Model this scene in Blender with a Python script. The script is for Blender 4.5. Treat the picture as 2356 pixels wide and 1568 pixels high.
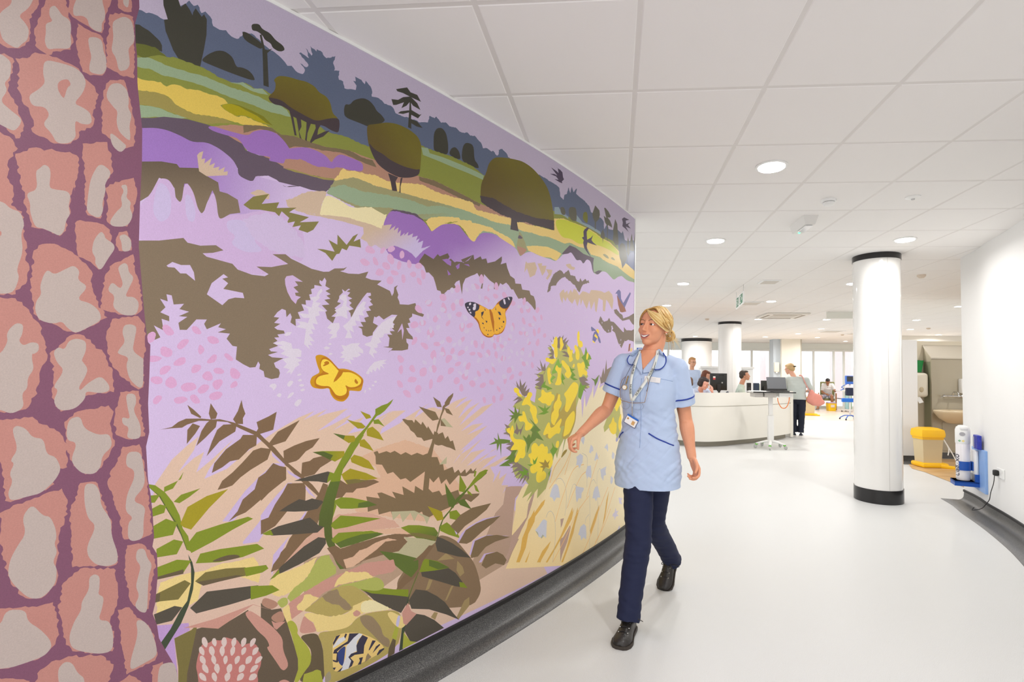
import bpy, bmesh, math, random
import numpy as np
from mathutils import Vector, Matrix, geometry, noise
for o in list(bpy.data.objects): bpy.data.objects.remove(o)
SC = bpy.context.scene
COL = SC.collection
PI = math.pi
# ---------------------------------------------------------------- camera (a cropped frame: shifted lens)
CAMH = 1.338
CEIL = 2.666
cam_d = bpy.data.cameras.new('camera'); cam = bpy.data.objects.new('camera', cam_d); COL.objects.link(cam)
cam_d.sensor_width = 36.0; cam_d.sensor_fit = 'HORIZONTAL'
cam_d.lens = 1156.35 / 2356 * 36
cam_d.shift_x = (1178 - 1328.74) / 2356
cam_d.shift_y = (810.95 - 784) / 2356
cam_d.clip_start = 0.05; cam_d.clip_end = 200
def cam_rot(y, p, r):
    cy, sy, cp, sp, cr, sr = math.cos(y), math.sin(y), math.cos(p), math.sin(p), math.cos(r), math.sin(r)
    B = Matrix(((1,0,0),(0,0,-1),(0,1,0)))
    Ry = Matrix(((cy,sy,0),(-sy,cy,0),(0,0,1)))
    Rp = Matrix(((1,0,0),(0,cp,-sp),(0,sp,cp)))
    Rr = Matrix(((cr,-sr,0),(sr,cr,0),(0,0,1)))
    return Rr @ Rp @ B @ Ry
R = cam_rot(.0763, -.0391, .0137)
M = Matrix.Identity(4)
for i in range(3):
    M[i][0] = R[0][i]; M[i][1] = -R[1][i]; M[i][2] = -R[2][i]
M[2][3] = CAMH
cam.matrix_world = M
SC.camera = cam
# ---------------------------------------------------------------- view, world
SC.view_settings.view_transform = 'Standard'; SC.view_settings.look = 'None'
SC.view_settings.gamma = 1.0; SC.view_settings.use_curve_mapping = False
SC.view_settings.exposure = 0.48
w = bpy.data.worlds.new('world'); SC.world = w; w.use_nodes = True
nt = w.node_tree; bg = nt.nodes['Background']
bg.inputs[0].default_value = (0.98, 0.99, 1.0, 1); bg.inputs[1].default_value = 1.2
# ---------------------------------------------------------------- helpers
def s2l(c): return c/12.92 if c <= .04045 else ((c+.055)/1.055)**2.4
def hexc(h):
    h = h.lstrip('#'); return tuple(s2l(int(h[i:i+2], 16)/255) for i in (0, 2, 4))
MATS = {}
def mat(name, col, rough=.5, metal=0, spec=.5, noise_s=0, noise_a=0, bump=0, bump_s=200, emit=0, trans=0, coat=0, sss=0, alpha=1):
    if name in MATS: return MATS[name]
    if isinstance(col, str): col = hexc(col)
    m = bpy.data.materials.new(name); m.use_nodes = True; n = m.node_tree; b = n.nodes['Principled BSDF']
    b.inputs['Base Color'].default_value = (*col, 1); b.inputs['Roughness'].default_value = rough
    b.inputs['Metallic'].default_value = metal; b.inputs['Specular IOR Level'].default_value = spec
    if trans: b.inputs['Transmission Weight'].default_value = trans
    if coat: b.inputs['Coat Weight'].default_value = coat
    if sss:
        b.inputs['Subsurface Weight'].default_value = sss; b.inputs['Subsurface Radius'].default_value = (.01, .004, .002); b.inputs['Subsurface Scale'].default_value = 1
    if emit:
        b.inputs['Emission Color'].default_value = (*col, 1); b.inputs['Emission Strength'].default_value = emit
    tc = n.nodes.new('ShaderNodeTexCoord')
    if noise_a:
        t = n.nodes.new('ShaderNodeTexNoise'); t.inputs['Scale'].default_value = noise_s; t.inputs['Detail'].default_value = 3
        n.links.new(tc.outputs['Object'], t.inputs['Vector'])
        mx = n.nodes.new('ShaderNodeMix'); mx.data_type = 'RGBA'
        mx.inputs[6].default_value = (*[max(0, c*(1-noise_a)) for c in col], 1); mx.inputs[7].default_value = (*[min(1, c*(1+noise_a)) for c in col], 1)
        n.links.new(t.outputs['Fac'], mx.inputs[0]); n.links.new(mx.outputs[2], b.inputs['Base Color'])
    if bump:
        t = n.nodes.new('ShaderNodeTexNoise'); t.inputs['Scale'].default_value = bump_s; t.inputs['Detail'].default_value = 4
        n.links.new(tc.outputs['Object'], t.inputs['Vector'])
        bp = n.nodes.new('ShaderNodeBump'); bp.inputs['Strength'].default_value = bump; bp.inputs['Distance'].default_value = .01
        n.links.new(t.outputs['Fac'], bp.inputs['Height']); n.links.new(bp.outputs[0], b.inputs['Normal'])
    MATS[name] = m; return m
def link(name, me, m=None, parent=None, smooth=False):
    o = bpy.data.objects.new(name, me); COL.objects.link(o)
    if m is not None:
        for k in (m if isinstance(m, (list, tuple)) else [m]): me.materials.append(k)
    if smooth: me.polygons.foreach_set('use_smooth', [True]*len(me.polygons))
    if parent: o.parent = parent
    return o
def tag(o, label=None, cat=None, group=None, kind=None):
    if label: o['label'] = label
    if cat: o['category'] = cat
    if group: o['group'] = group
    if kind: o['kind'] = kind
    return o
def thing(name, label, cat, loc=(0,0,0), rz=0, group=None):
    o = bpy.data.objects.new(name, None); COL.objects.link(o); o.location = loc; o.rotation_euler = (0, 0, rz)
    o.empty_display_size = .05
    return tag(o, label, cat, group)
class MB:
    """collects shapes, builds one mesh object"""
    def __init__(s): s.v = []; s.f = []; s.mi = []; s.cur = 0
    def add(s, vs, fs):
        k = len(s.v); s.v += [tuple(v) for v in vs]; s.f += [tuple(i+k for i in f) for f in fs]; s.mi += [s.cur]*len(fs); return s
    def box(s, x0, x1, y0, y1, z0, z1, M=None, bev=0):
        if bev:
            b = min(bev, (x1-x0)*.49, (y1-y0)*.49, (z1-z0)*.49)
            bm = bmesh.new(); bmesh.ops.create_cube(bm, size=1)
            for v in bm.verts: v.co = Vector(((x0+x1)/2+v.co.x*(x1-x0), (y0+y1)/2+v.co.y*(y1-y0), (z0+z1)/2+v.co.z*(z1-z0)))
            bmesh.ops.bevel(bm, geom=bm.edges[:], offset=b, segments=2, affect='EDGES', profile=.5)
            bm.verts.ensure_lookup_table(); bm.verts.index_update()
            vs = [v.co.copy() for v in bm.verts]; fs = [[v.index for v in f.verts] for f in bm.faces]; bm.free()
        else:
            vs = [Vector(p) for p in ((x0,y0,z0),(x1,y0,z0),(x1,y1,z0),(x0,y1,z0),(x0,y0,z1),(x1,y0,z1),(x1,y1,z1),(x0,y1,z1))]
            fs = [(3,2,1,0),(4,5,6,7),(0,1,5,4),(1,2,6,5),(2,3,7,6),(3,0,4,7)]
        if M: vs = [M @ v for v in vs]
        return s.add(vs, fs)
    def rings(s, rings, cap=True, closed=True):
        n = len(rings[0]); vs = [p for r in rings for p in r]; fs = []
        for i in range(len(rings)-1):
            for j in range(n if closed else n-1):
                a = i*n+j; b = i*n+(j+1) % n; fs.append((a, b, b+n, a+n))
        if cap: fs.append(tuple(range(n-1, -1, -1))); fs.append(tuple(range((len(rings)-1)*n, len(rings)*n)))
        return s.add(vs, fs)
    def lathe(s, prof, n=32, M=None, cap=True):
        rg = []
        for r, z in prof:
            rg.append([Vector((max(r, 1e-5)*math.cos(2*PI*k/n), max(r, 1e-5)*math.sin(2*PI*k/n), z)) for k in range(n)])
        if M: rg = [[M @ p for p in r] for r in rg]
        return s.rings(rg, cap)
    def tube(s, pts, r, n=10, cap=True, sub=0, flat=1.0, up=None):
        P = [Vector(p) for p in pts]; RR = list(r) if isinstance(r, (list, tuple)) else [r]*len(P)
        if sub: P, RR = smooth_path(P, RR, sub)
        rg = []; prev = None
        for i, p in enumerate(P):
            t = (P[min(i+1, len(P)-1)]-P[max(i-1, 0)]).normalized()
            if prev is None:
                u = Vector(up) if up else (Vector((0,0,1)) if abs(t.z) < .9 else Vector((0,1,0)))
                a = (u - t*u.dot(t)).normalized()
            else: a = (prev - t*prev.dot(t)).normalized()
            prev = a; b = t.cross(a)
            rr = RR[i]; ra, rb = (rr if isinstance(rr, (tuple, list)) else (rr, rr*flat))
            rg.append([p + a*(ra*math.cos(2*PI*k/n)) + b*(rb*math.sin(2*PI*k/n)) for k in range(n)])
        return s.rings(rg, cap)
    def ell(s, c, r, M=None, n=20, m=12):
        rg = []
        for i in range(m+1):
            ph = -PI/2 + PI*i/m; cr = max(math.cos(ph), 1e-4)
            rg.append([Vector((r[0]*cr*math.cos(2*PI*k/n), r[1]*cr*math.sin(2*PI*k/n), r[2]*math.sin(ph))) for k in range(n)])
        rg = [[(M @ p if M else p) + Vector(c) for p in q] for q in rg]
        return s.rings(rg, True)
    def mesh(s, name='m'):
        me = bpy.data.meshes.new(name); me.from_pydata(s.v, [], s.f)
        me.polygons.foreach_set('material_index', s.mi)
        bm = bmesh.new(); bm.from_mesh(me); bmesh.ops.recalc_face_normals(bm, faces=bm.faces[:]); bm.to_mesh(me); bm.free()
        me.update(); return me
    def build(s, name, m=None, parent=None, smooth=False, auto=None):
        me = s.mesh(name); o = link(name, me, m, parent, smooth)
        if auto:
            bm = bmesh.new(); bm.from_mesh(me)
            for e in bm.edges:
                e.smooth = not (len(e.link_faces) == 2 and e.calc_face_angle(0) > math.radians(auto))
            for f in bm.faces: f.smooth = True
            bm.to_mesh(me); bm.free()
        return o
def smooth_path(P, RR, sub):
    Q = []; S = []
    n = len(P)
    for i in range(n-1):
        p0, p1, p2, p3 = P[max(i-1, 0)], P[i], P[i+1], P[min(i+2, n-1)]
        for k in range(sub):
            t = k/sub
            Q.append(.5*((2*p1)+(-p0+p2)*t+(2*p0-5*p1+4*p2-p3)*t*t+(-p0+3*p1-3*p2+p3)*t**3))
            u = t*t*(3-2*t)
            a, b = RR[i], RR[i+1]
            if isinstance(a, (tuple, list)) or isinstance(b, (tuple, list)):
                a = a if isinstance(a, (tuple, list)) else (a, a); b = b if isinstance(b, (tuple, list)) else (b, b)
                S.append((a[0]*(1-u)+b[0]*u, a[1]*(1-u)+b[1]*u))
            else: S.append(a*(1-u)+b*u)
    Q.append(P[-1]); S.append(RR[-1]); return Q, S
def Tm(loc=(0,0,0), rot=(0,0,0), sc=(1,1,1)):
    from mathutils import Euler
    return Matrix.Translation(loc) @ Euler(rot).to_matrix().to_4x4() @ Matrix.Diagonal((*sc, 1))
def copy_tree(o, parent=None):
    c = o.copy(); COL.objects.link(c)
    if parent: c.parent = parent
    for ch in o.children: copy_tree(ch, c)
    return c
def remesh(mb, name, m, parent, voxel, smooth_it=6, fac=.5, disp=None, decim=0):
    """fuse overlapping closed shapes into one continuous surface"""
    me = mb.mesh(name); o = bpy.data.objects.new(name, me); COL.objects.link(o)
    a = o.modifiers.new('r', 'REMESH'); a.mode = 'VOXEL'; a.voxel_size = voxel; a.use_smooth_shade = True
    if smooth_it:
        b = o.modifiers.new('s', 'SMOOTH'); b.factor = fac; b.iterations = smooth_it
    if decim:
        d = o.modifiers.new('d', 'DECIMATE'); d.ratio = decim
    dg = bpy.context.evaluated_depsgraph_get(); dg.update()
    ev = o.evaluated_get(dg); nm = bpy.data.meshes.new_from_object(ev)
    bpy.data.objects.remove(o); bpy.data.meshes.remove(me); nm.name = name
    if disp:
        n = len(nm.vertices); co = np.empty(n*3, np.float32); no = np.empty(n*3, np.float32)
        nm.vertices.foreach_get('co', co); nm.vertex_normals.foreach_get('vector', no); co = co.reshape(-1, 3); no = no.reshape(-1, 3)
        out = np.array([disp(Vector(co[i]), Vector(no[i])) for i in range(n)], np.float32)
        nm.vertices.foreach_set('co', out.ravel()); nm.update()
    nm.materials.clear()
    o = link(name, nm, m, parent, True); return o

# ---------------------------------------------------------------- room shell
TX0, TY0, TS = .075, 1.735, .6; d_g = .0022
def struct(o): o['kind'] = 'structure'; return o
M_wall = mat('white_paint', 'eeedeb', .6, bump=.05, bump_s=300)
M_black = mat('black_gloss', '1c1a1b', .18)
M_dark = mat('black_matte', '201e1e', .55)
M_white = mat('white_plastic', 'f2f2f0', .3)
M_steel = mat('brushed_steel', 'c8c8c6', .3, 1)
def floor_mat(name, base, speck, amt, rough, scale=420):
    m = bpy.data.materials.new(name); m.use_nodes = True; n = m.node_tree; b = n.nodes['Principled BSDF']
    tc = n.nodes.new('ShaderNodeTexCoord')
    v = n.nodes.new('ShaderNodeTexNoise'); v.inputs['Scale'].default_value = scale; v.inputs['Detail'].default_value = 2
    n.links.new(tc.outputs['Object'], v.inputs['Vector'])
    cr = n.nodes.new('ShaderNodeValToRGB'); cr.color_ramp.elements[0].position = .56-amt; cr.color_ramp.elements[1].position = .60
    n.links.new(v.outputs['Fac'], cr.inputs[0])
    t2 = n.nodes.new('ShaderNodeTexNoise'); t2.inputs['Scale'].default_value = 1.3; t2.inputs['Detail'].default_value = 3; n.links.new(tc.outputs['Object'], t2.inputs['Vector'])
    mx = n.nodes.new('ShaderNodeMix'); mx.data_type = 'RGBA'; mx.inputs[6].default_value = (*hexc(base), 1); mx.inputs[7].default_value = (*hexc(speck), 1)
    n.links.new(cr.outputs[0], mx.inputs[0]); n.links.new(mx.outputs[2], b.inputs['Base Color'])
    mr = n.nodes.new('ShaderNodeMapRange'); mr.inputs[3].default_value = rough-.06; mr.inputs[4].default_value = rough+.08; n.links.new(t2.outputs['Fac'], mr.inputs[0]); n.links.new(mr.outputs[0], b.inputs['Roughness'])
    bp = n.nodes.new('ShaderNodeBump'); bp.inputs['Strength'].default_value = .06; bp.inputs['Distance'].default_value = .003; n.links.new(v.outputs['Fac'], bp.inputs['Height']); n.links.new(bp.outputs[0], b.inputs['Normal'])
    return m
M_floor = floor_mat('speckled_vinyl', 'e0e1e0', 'b0aeaa', .05, .42, 640)
M_cove = floor_mat('grey_speckled_vinyl', '424242', '83817e', .03, .36, 420)
m = MB(); m.box(-6, 16, -4, 21.5, -.05, 0); struct(m.build('floor', M_floor))
def wood_mat():
    m = bpy.data.materials.new('wood_vinyl'); m.use_nodes = True; n = m.node_tree; b = n.nodes['Principled BSDF']
    tc = n.nodes.new('ShaderNodeTexCoord'); mp = n.nodes.new('ShaderNodeMapping'); mp.inputs['Scale'].default_value = (1.2, 14, 1)
    t = n.nodes.new('ShaderNodeTexNoise'); t.inputs['Scale'].default_value = 1.6; t.inputs['Detail'].default_value = 6
    n.links.new(tc.outputs['Object'], mp.inputs[0]); n.links.new(mp.outputs[0], t.inputs['Vector'])
    cr = n.nodes.new('ShaderNodeValToRGB'); cr.color_ramp.elements[0].color = (*hexc('b98f5c'), 1); cr.color_ramp.elements[1].color = (*hexc('dcb98a'), 1)
    cr.color_ramp.elements[0].position = .35; cr.color_ramp.elements[1].position = .65
    n.links.new(t.outputs['Fac'], cr.inputs[0]); n.links.new(cr.outputs[0], b.inputs['Base Color']); b.inputs['Roughness'].default_value = .35; return m
M_wood = wood_mat()
m = MB(); m.add([(4.19,5.9,.003),(9,5.9,.003),(9,8.75,.003),(4.75,8.75,.003),(4.33,7.75,.003),(4.36,7.5,.003)], [(0,1,2,3,4,5)]); struct(m.build('floor', M_wood))
M_tanfl = mat('beige_vinyl', 'ecdccb', .35, noise_s=3, noise_a=.04)
m = MB(); m.box(3.9, 16, 15.72, 21.5, 0, .003); struct(m.build('floor', M_tanfl))
# ceiling: recessed grid with tegular tiles
M_tile = mat('ceiling_tile', 'f6f3f0', .85, bump=.08, bump_s=900)
M_grid = mat('ceiling_grid', 'e6e2de', .5)
m = MB(); m.box(-6, 16, -4, 21.5, CEIL+d_g, CEIL+.06)
m.cur = 1
LAMPS = [(.975,3.235),(.975,5.035),(.975,7.435),(.975,9.835),(2.775,5.035),(2.775,9.235),(3.375,12.235),(4.95,12.235),(5.775,14.635),(6.975,12.235),(8.175,14.635),(10.0,16.4),(2.775,17.9),(5.175,17.9),(5.775,16.435),(6.975,18.0),(8.7,19.8),(3.375,7.435),
  (.975,1.435),(-.825,.235),(2.775,2.635),(.975,-.965),(2.775,.235),(-2.025,-1.565),(5.775,7.435),(4.575,9.235),(6.375,9.835),(.375,12.235),(.375,14.635),(-1.4,12.235),(.975,17.035),(11.775,12.235),(11.775,18.0)]
g = .010; d = .0022
i0 = int((-6-TX0)/TS); i1 = int((16-TX0)/TS); j0 = int((-4-TY0)/TS); j1 = int((21.5-TY0)/TS)
for i in range(i0, i1):
    for j in range(j0, j1):
        x0 = TX0+i*TS+g; x1 = TX0+(i+1)*TS-g; y0 = TY0+j*TS+g; y1 = TY0+(j+1)*TS-g
        m.add([(x0,y0,CEIL+d),(x1,y0,CEIL+d),(x1,y1,CEIL+d),(x0,y1,CEIL+d),(x0+.004,y0+.004,CEIL),(x1-.004,y0+.004,CEIL),(x1-.004,y1-.004,CEIL),(x0+.004,y1-.004,CEIL)],
              [(0,1,5,4),(1,2,6,5),(2,3,7,6),(3,0,4,7),(4,5,6,7)])
struct(m.build('ceiling', [M_grid, M_tile]))
# curved wall carrying the mural (plain white body behind the print)
NS = 64; WL = 5.4
m = MB(); rg = []
for k in range(NS+1):
    u = WL*k/NS
    def wp(u, z, off):
        th = WU0 - u/WR0; r = WR0+off; return Vector((WC0[0]+r*math.cos(th), WC0[1]+r*math.sin(th), z))
    WC0 = (-10.658, 8.431); WR0 = 11.58; WU0 = math.atan2(4.269-WC0[1], .158-WC0[0])
    rg.append([wp(u, 0, -.0012), wp(u, CEIL, -.0012), wp(u, CEIL, -.14), wp(u, 0, -.14)])
m.rings(rg); struct(m.build('wall_left', M_wall, smooth=False))
# white end trim of the mural wall, ceiling shadow strip
m = MB(); e0 = wp(0, 0, .004); e1 = wp(-.02, 0, .004); e2 = wp(-.02, 0, -.145); e3 = wp(0, 0, -.145)
m.rings([[Vector((p.x, p.y, z)) for p in (e0, e1, e2, e3)] for z in (0, CEIL)]); struct(m.build('trim_1', M_white))
m = MB(); m.rings([[wp(WL*k/NS, CEIL-.012, .004), wp(WL*k/NS, CEIL, .004), wp(WL*k/NS, CEIL, -.001), wp(WL*k/NS, CEIL-.012, -.001)] for k in range(NS+1)]); struct(m.build('trim_2', M_white))
# coved skirting below the mural with a black capping strip
def cove(fn, n, name, H=.1, D=.14, cap=.016):
    rr = .055
    prof = [(.001, H), (.003, rr+.012)]+[(.004+rr*(1-math.cos(t)), .004+rr*(1-math.sin(t))) for t in [PI/2*k/8 for k in range(9)]]+[(D, .004), (D+.002, 0)]
    mb = MB(); mb.rings([[fn(k/n, z, off) for off, z in prof] for k in range(n+1)], cap=False, closed=False)
    a = mb.build(name, M_cove, smooth=True); struct(a)
    mb = MB(); mb.rings([[fn(k/n, H-.004, .0005), fn(k/n, H-.004, .011), fn(k/n, H+cap, .011), fn(k/n, H+cap+.004, .0005)] for k in range(n+1)], cap=True)
    b = mb.build(name, M_dark); struct(b)
cove(lambda t, z, o: wp(WL*t, z, o), NS, 'baseboard_left')
# right curved wall
RP = [Vector((x, y, 0)) for x, y in [(3.815,5.86),(3.745,5.55),(3.63,5.22),(3.54,4.9),(3.41,4.5),(3.24,4.05),(3.02,3.58),(2.74,3.05),(2.4,2.5),(2.3,2.0),(2.3,-3)]]
RPs, _ = smooth_path(RP, [1]*len(RP), 6)
def rnorm(i):
    t = (RPs[min(i+1, len(RPs)-1)]-RPs[max(i-1, 0)]).normalized(); return Vector((t.y, -t.x, 0))*1.0
def rp(t, z, o):
    f = t*(len(RPs)-1); i = min(int(f), len(RPs)-2); u = f-i
    p = RPs[i]*(1-u)+RPs[i+1]*u; n = rnorm(i)*(1-u)+rnorm(i+1)*u
    if n.x > 0: n = -n
    return Vector((p.x, p.y, z)) + n*o
NR = len(RPs)-1
m = MB(); m.rings([[rp(k/NR, 0, 0), rp(k/NR, CEIL, 0), rp(k/NR, CEIL, -.16), rp(k/NR, 0, -.16)] for k in range(NR+1)]); struct(m.build('wall_right', M_wall, auto=40))
cove(lambda t, z, o: rp(t, z, o), NR, 'baseboard_right', .1, .22)
# far wall with glazing
YF = 21.45
M_pale = mat('pale_blue_paint', 'eef3f0', .6)
m = MB()
m.box(-6, 16, YF, YF+.2, 2.42, CEIL+.05); m.box(-6, 1.0, YF, YF+.2, 0, 2.42); m.box(12.2, 16, YF, YF+.2, 0, 2.42); m.box(6.75, 7.45, YF, YF+.2, 0, 2.42)
struct(m.build('wall_back', M_pale))
M_frame = mat('window_frame', 'eef2f0', .4)
M_glass = mat('clear_glass', (1,1,1), .02, trans=1)
def glazing(n, x0, x1, sill, mull):
    m = MB(); m.box(x0, x1, YF-.02, YF+.06, 2.34, 2.42); m.box(x0, x1, YF-.02, YF+.06, 0 if sill < .2 else sill-.08, sill if sill > .1 else .1)
    for x in [x0+.03]+mull+[x1-.03]: m.box(x-.04, x+.04, YF-.02, YF+.06, .1, 2.34)
    f = m.build('window_%d' % n, M_frame); struct(f)
    g_ = MB(); xs = [x0]+mull+[x1]
    for a, b in zip(xs[:-1], xs[1:]): g_.box(a+.05, b-.05, YF+.015, YF+.03, .1, 2.34)
    g_.build('pane', M_glass, f)
glazing(1, 1.0, 6.75, .1, [2.2, 3.4, 4.6, 5.65, 6.4]); glazing(2, 7.45, 12.2, .1, [8.15, 8.95, 9.35, 10.2, 11.2])
# building opposite, seen faintly through the glass
M_brick = mat('pale_pink_brick', 'f2e4e6', .8, noise_s=4, noise_a=.06)
for k, (x0, x1, h) in enumerate([(9.2, 10.4, 7), (13.5, 17, 9), (6.2, 7.3, 2.6)]):
    m = MB(); m.box(x0, x1, 30, 33, 0, h); b = m.build('building', M_brick)
    tag(b, ['pale pink brick tower seen through the right hand windows', 'wide pale pink block furthest right beyond the windows', 'low pale pink block seen through the middle windows'][k], 'building', 'buildings outside the windows')
m = MB(); m.box(-30, 40, 21.66, 60, -.2, -.05); tag(m.build('pavement', mat('paving', 'e4e2dc', .8)), kind='structure')
# partition walls of the bay on the right
m = MB(); m.box(4.795, 9.0, 9.03, 9.12, 0, 1.955); struct(m.build('wall_bay', mat('cream_laminate', 'e6dcc6', .5)))
m = MB(); m.box(4.53, 4.795, 8.4, 8.46, .09, 1.93, bev=.006); m.box(4.6, 4.74, 8.46, 9.03, .09, 1.9)
m.cur = 1; m.box(4.56, 4.77, 8.42, 8.45, 0, .09); m.box(4.61, 4.73, 8.46, 9.03, 0, .09); struct(m.build('wall_partition', [M_wall, M_cove]))
m = MB(); m.box(4.42, 4.9, 8.12, 8.45, .0, .008); struct(m.build('trim_3', M_cove))
m = MB(); m.box(8.9, 16, 16.9, 17.1, 0, CEIL+.02); struct(m.build('wall_far_right', mat('ivory_paint', 'e6dfd2', .6)))
m = MB(); m.box(13.0, 16, 16.5, 16.88, 2.1, CEIL); struct(m.build('trim_4', mat('grey_paint', 'cdc4bc', .6)))
# dark triangle of cove vinyl at the end of the right wall

# columns
def column(x, y, r, cap, band, n, x2=None):
    m = MB(); m.lathe([(r, band), (r, CEIL-cap)], 64, Tm((x, y, 0)), cap=False); c = m.build('column_%d' % n, mat('column_white_gloss', 'f0eeea', .12, coat=.4), auto=40)
    c.name = 'trim_%d' % (10+n); struct(c)
    m = MB(); m.lathe([(r+.006, 0), (r+.006, band), (r, band)], 64, Tm((x, y, 0)), cap=False); m.lathe([(r, CEIL-cap), (r+.005, CEIL-cap), (r+.005, CEIL)], 64, Tm((x, y, 0)), cap=False)
    m.build('band', M_black, c, auto=40)
    m = MB()
    m.box(x-.0015, x+.0015, y-r-.0015, y-r+.004, band, CEIL-cap) ; m.build('seam', mat('seam', 'c9c6c2', .5), c)
column(2.865, 5.76, .232, .062, .145, 1)
column(2.89, 13.05, .285, .06, .145, 2)
column(3.05, 19.35, .57, .11, .145, 3)
m = MB(); m.box(6.05, 6.72, 18.9, 19.55, 0, CEIL); m.cur = 1; m.box(5.8, 6.05, 19.05, 19.5, 0, CEIL); m.cur = 2; m.box(6.72, 6.79, 18.98, 19.5, 0, CEIL)
struct(m.build('trim_20', [mat('cream_paint', 'e9e4d6', .5), mat('blue_grey_paint', 'c3ccd4', .5), mat('pillar_shade_grey', 'b9b3a4', .5)]))  # grey right edge strip is the pillar's shaded side put in as colour

LAMP_W = 4.4; LAMP_S = {0: 1.3, 1: 1.15, 4: 1.2, 20: 1.7, 19: .4, 21: .7, 23: .3, **{k: 2.2 for k in (8, 11, 12, 13, 14, 15, 16, 28, 30, 32)}, **{k: 1.5 for k in (6, 7, 9, 10, 27, 29, 31)}}
# ---------------------------------------------------------------- ceiling fittings
M_lamp = mat('lamp_diffuser', (1, .985, .96), .5, emit=14)
proto = thing('ceiling_lamp', 'round recessed ceiling lamp', 'lamp')
m = MB(); m.lathe([(.098, 0), (.1, -.006), (.084, -.008), (.08, -.001)], 40, cap=False); m.build('trim_ring', M_white, proto, auto=50)
m = MB(); m.lathe([(.0801, -.001), (.0, -.0035)], 32, cap=False); m.build('diffuser', M_lamp, proto)
LAB = ['nearest of the round lamps in the row above the walking woman', 'round lamp above the top edge of the mural wall end', 'small round lamp above the blond head, third in its row', 'round lamp just above the blond hair of the walking woman',
 'round lamp in front of the nearest column', 'round lamp between the exit sign and the air vent', 'round lamp behind the ceiling cassette unit', 'round lamp right of the cassette unit near the column', 'round lamp over the far ward left of the nearest column',
 'upper of the lamps seen between nearest column and right wall', 'middle lamp between nearest column and right wall', 'lowest and rightmost lamp between column and right wall', 'lamp above the wide drum column at the back', 'lamp between slim far column and square pillar', 'lamp above the square pillar', 'lamp right of the square pillar', 'faint furthest lamp by the ward windows', 'lamp half hidden by the left side of the nearest column']
for k, (x, y) in enumerate(LAMPS):
    o = proto if k == 0 else copy_tree(proto)
    o.location = (x, y, CEIL)
    o['label'] = LAB[k] if k < len(LAB) else 'round recessed ceiling lamp outside the picture'
    o['group'] = 'round ceiling lamps'
    ld = bpy.data.lights.new('lamp_light', 'AREA'); ld.shape = 'DISK'; ld.size = .16; ld.energy = LAMP_W * (LAMP_S.get(k, 1)); ld.color = (1, .985, .97); ld.spread = math.radians(165)
    lo = bpy.data.objects.new('lamp_light', ld); COL.objects.link(lo); lo.location = (0, 0, -.012); lo.parent = o
    lo.visible_camera = True

# ---------------------------------------------------------------- printed mural on the curved wall
WC = (-10.658, 8.431); WR = 11.58; WU = math.atan2(4.269-WC[1], .158-WC[0]); WL = 5.4; MZ0 = .118
def wallpt(u, z, off=0):
    th = WU - u/WR; r = WR + off
    return Vector((WC[0]+r*math.cos(th), WC[1]+r*math.sin(th), z))
PAL = dict(p.split(':') for p in '''sky:d4c8de slate:6a748c dark:45443a field:949a50 sage:a5b898 dgrn:6e7338 yelo:efd274 obrn:a99c5e leaf2:b5a936 leafd:86852f bank:695a68 bred:bf9480 bdrk:85735a purp:a97fc6 yel2:fadc92 sag2:aaa67c yel3:fff2c4 lime:dce05e lav:ac86cc lila:e4cff2 brdk:7c6c5a brwn:a08d76 pnkb:dfc3ea tan:dfc6ae pale:dccdf0 pal2:e0cdee ogrn:8d8450 ogr2:9b8a7c pink:e9b8de pnk1:f0cbe6 pnk2:ebbfe2 pnkw:e6d8f2 whit:f0e6f4 ogr3:6c6a5c ogr4:80803c rust:a4705c slat:7f86a6 slat2:7d7cac yell:ffd444 fly1:c07636 fly2:3e3a4c fly3:dba238 fly4:c8842c org:ffc35c pur2:53465e sag3:9fb0b8 hedg:a0905a tan2:f0d2bc tan3:e8c8b8 tand:ecc4a8 pnk3:e4b8a4 mauv:ceae9e mau2:c4a890 yel4:ffe8c2 yel5:ffdba0 gorg:f7c670 gorl:fcc070 gor2:b29a50 gor3:c8b264 sten:d4d0c8 bell:e6e6ee bel2:c4c4ac gras:ccca80 gra2:c2c47c brng:95867a grn2:78904a grn3:84ab48 grn4:98c45c flow:ffd940 lilp:b9b6da brnw:9a7d60 lilw:dcc6ec brn2:9c8464 tan4:cac2a0 dkfr:5a5348 grnf:8c9a3c grfd:66763a oliy:b0a23e olvd:5f6a36 olvb:84794a stmb:927a60 tanb:b09a70 stmd:46503c lilb:d8d0f0 yl6:fbe2a0 limg:bcc070 pnk4:d8a496 khak:c2b070 gyb2:a08c70 limy:b9bb5a brdm:6e604a gycr:b0a68c shel:fbdb94 navy:3e4c84 shwh:eeeef2 cone:d08a84 lil2:ccaadc mort:95647c mor2:95647c salm:dca096 ston:dccbc4 oliv:7c7234 oli2:6c5c30 dtrk:4c4044
 conw:ecd8d2'''.split())
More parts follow.
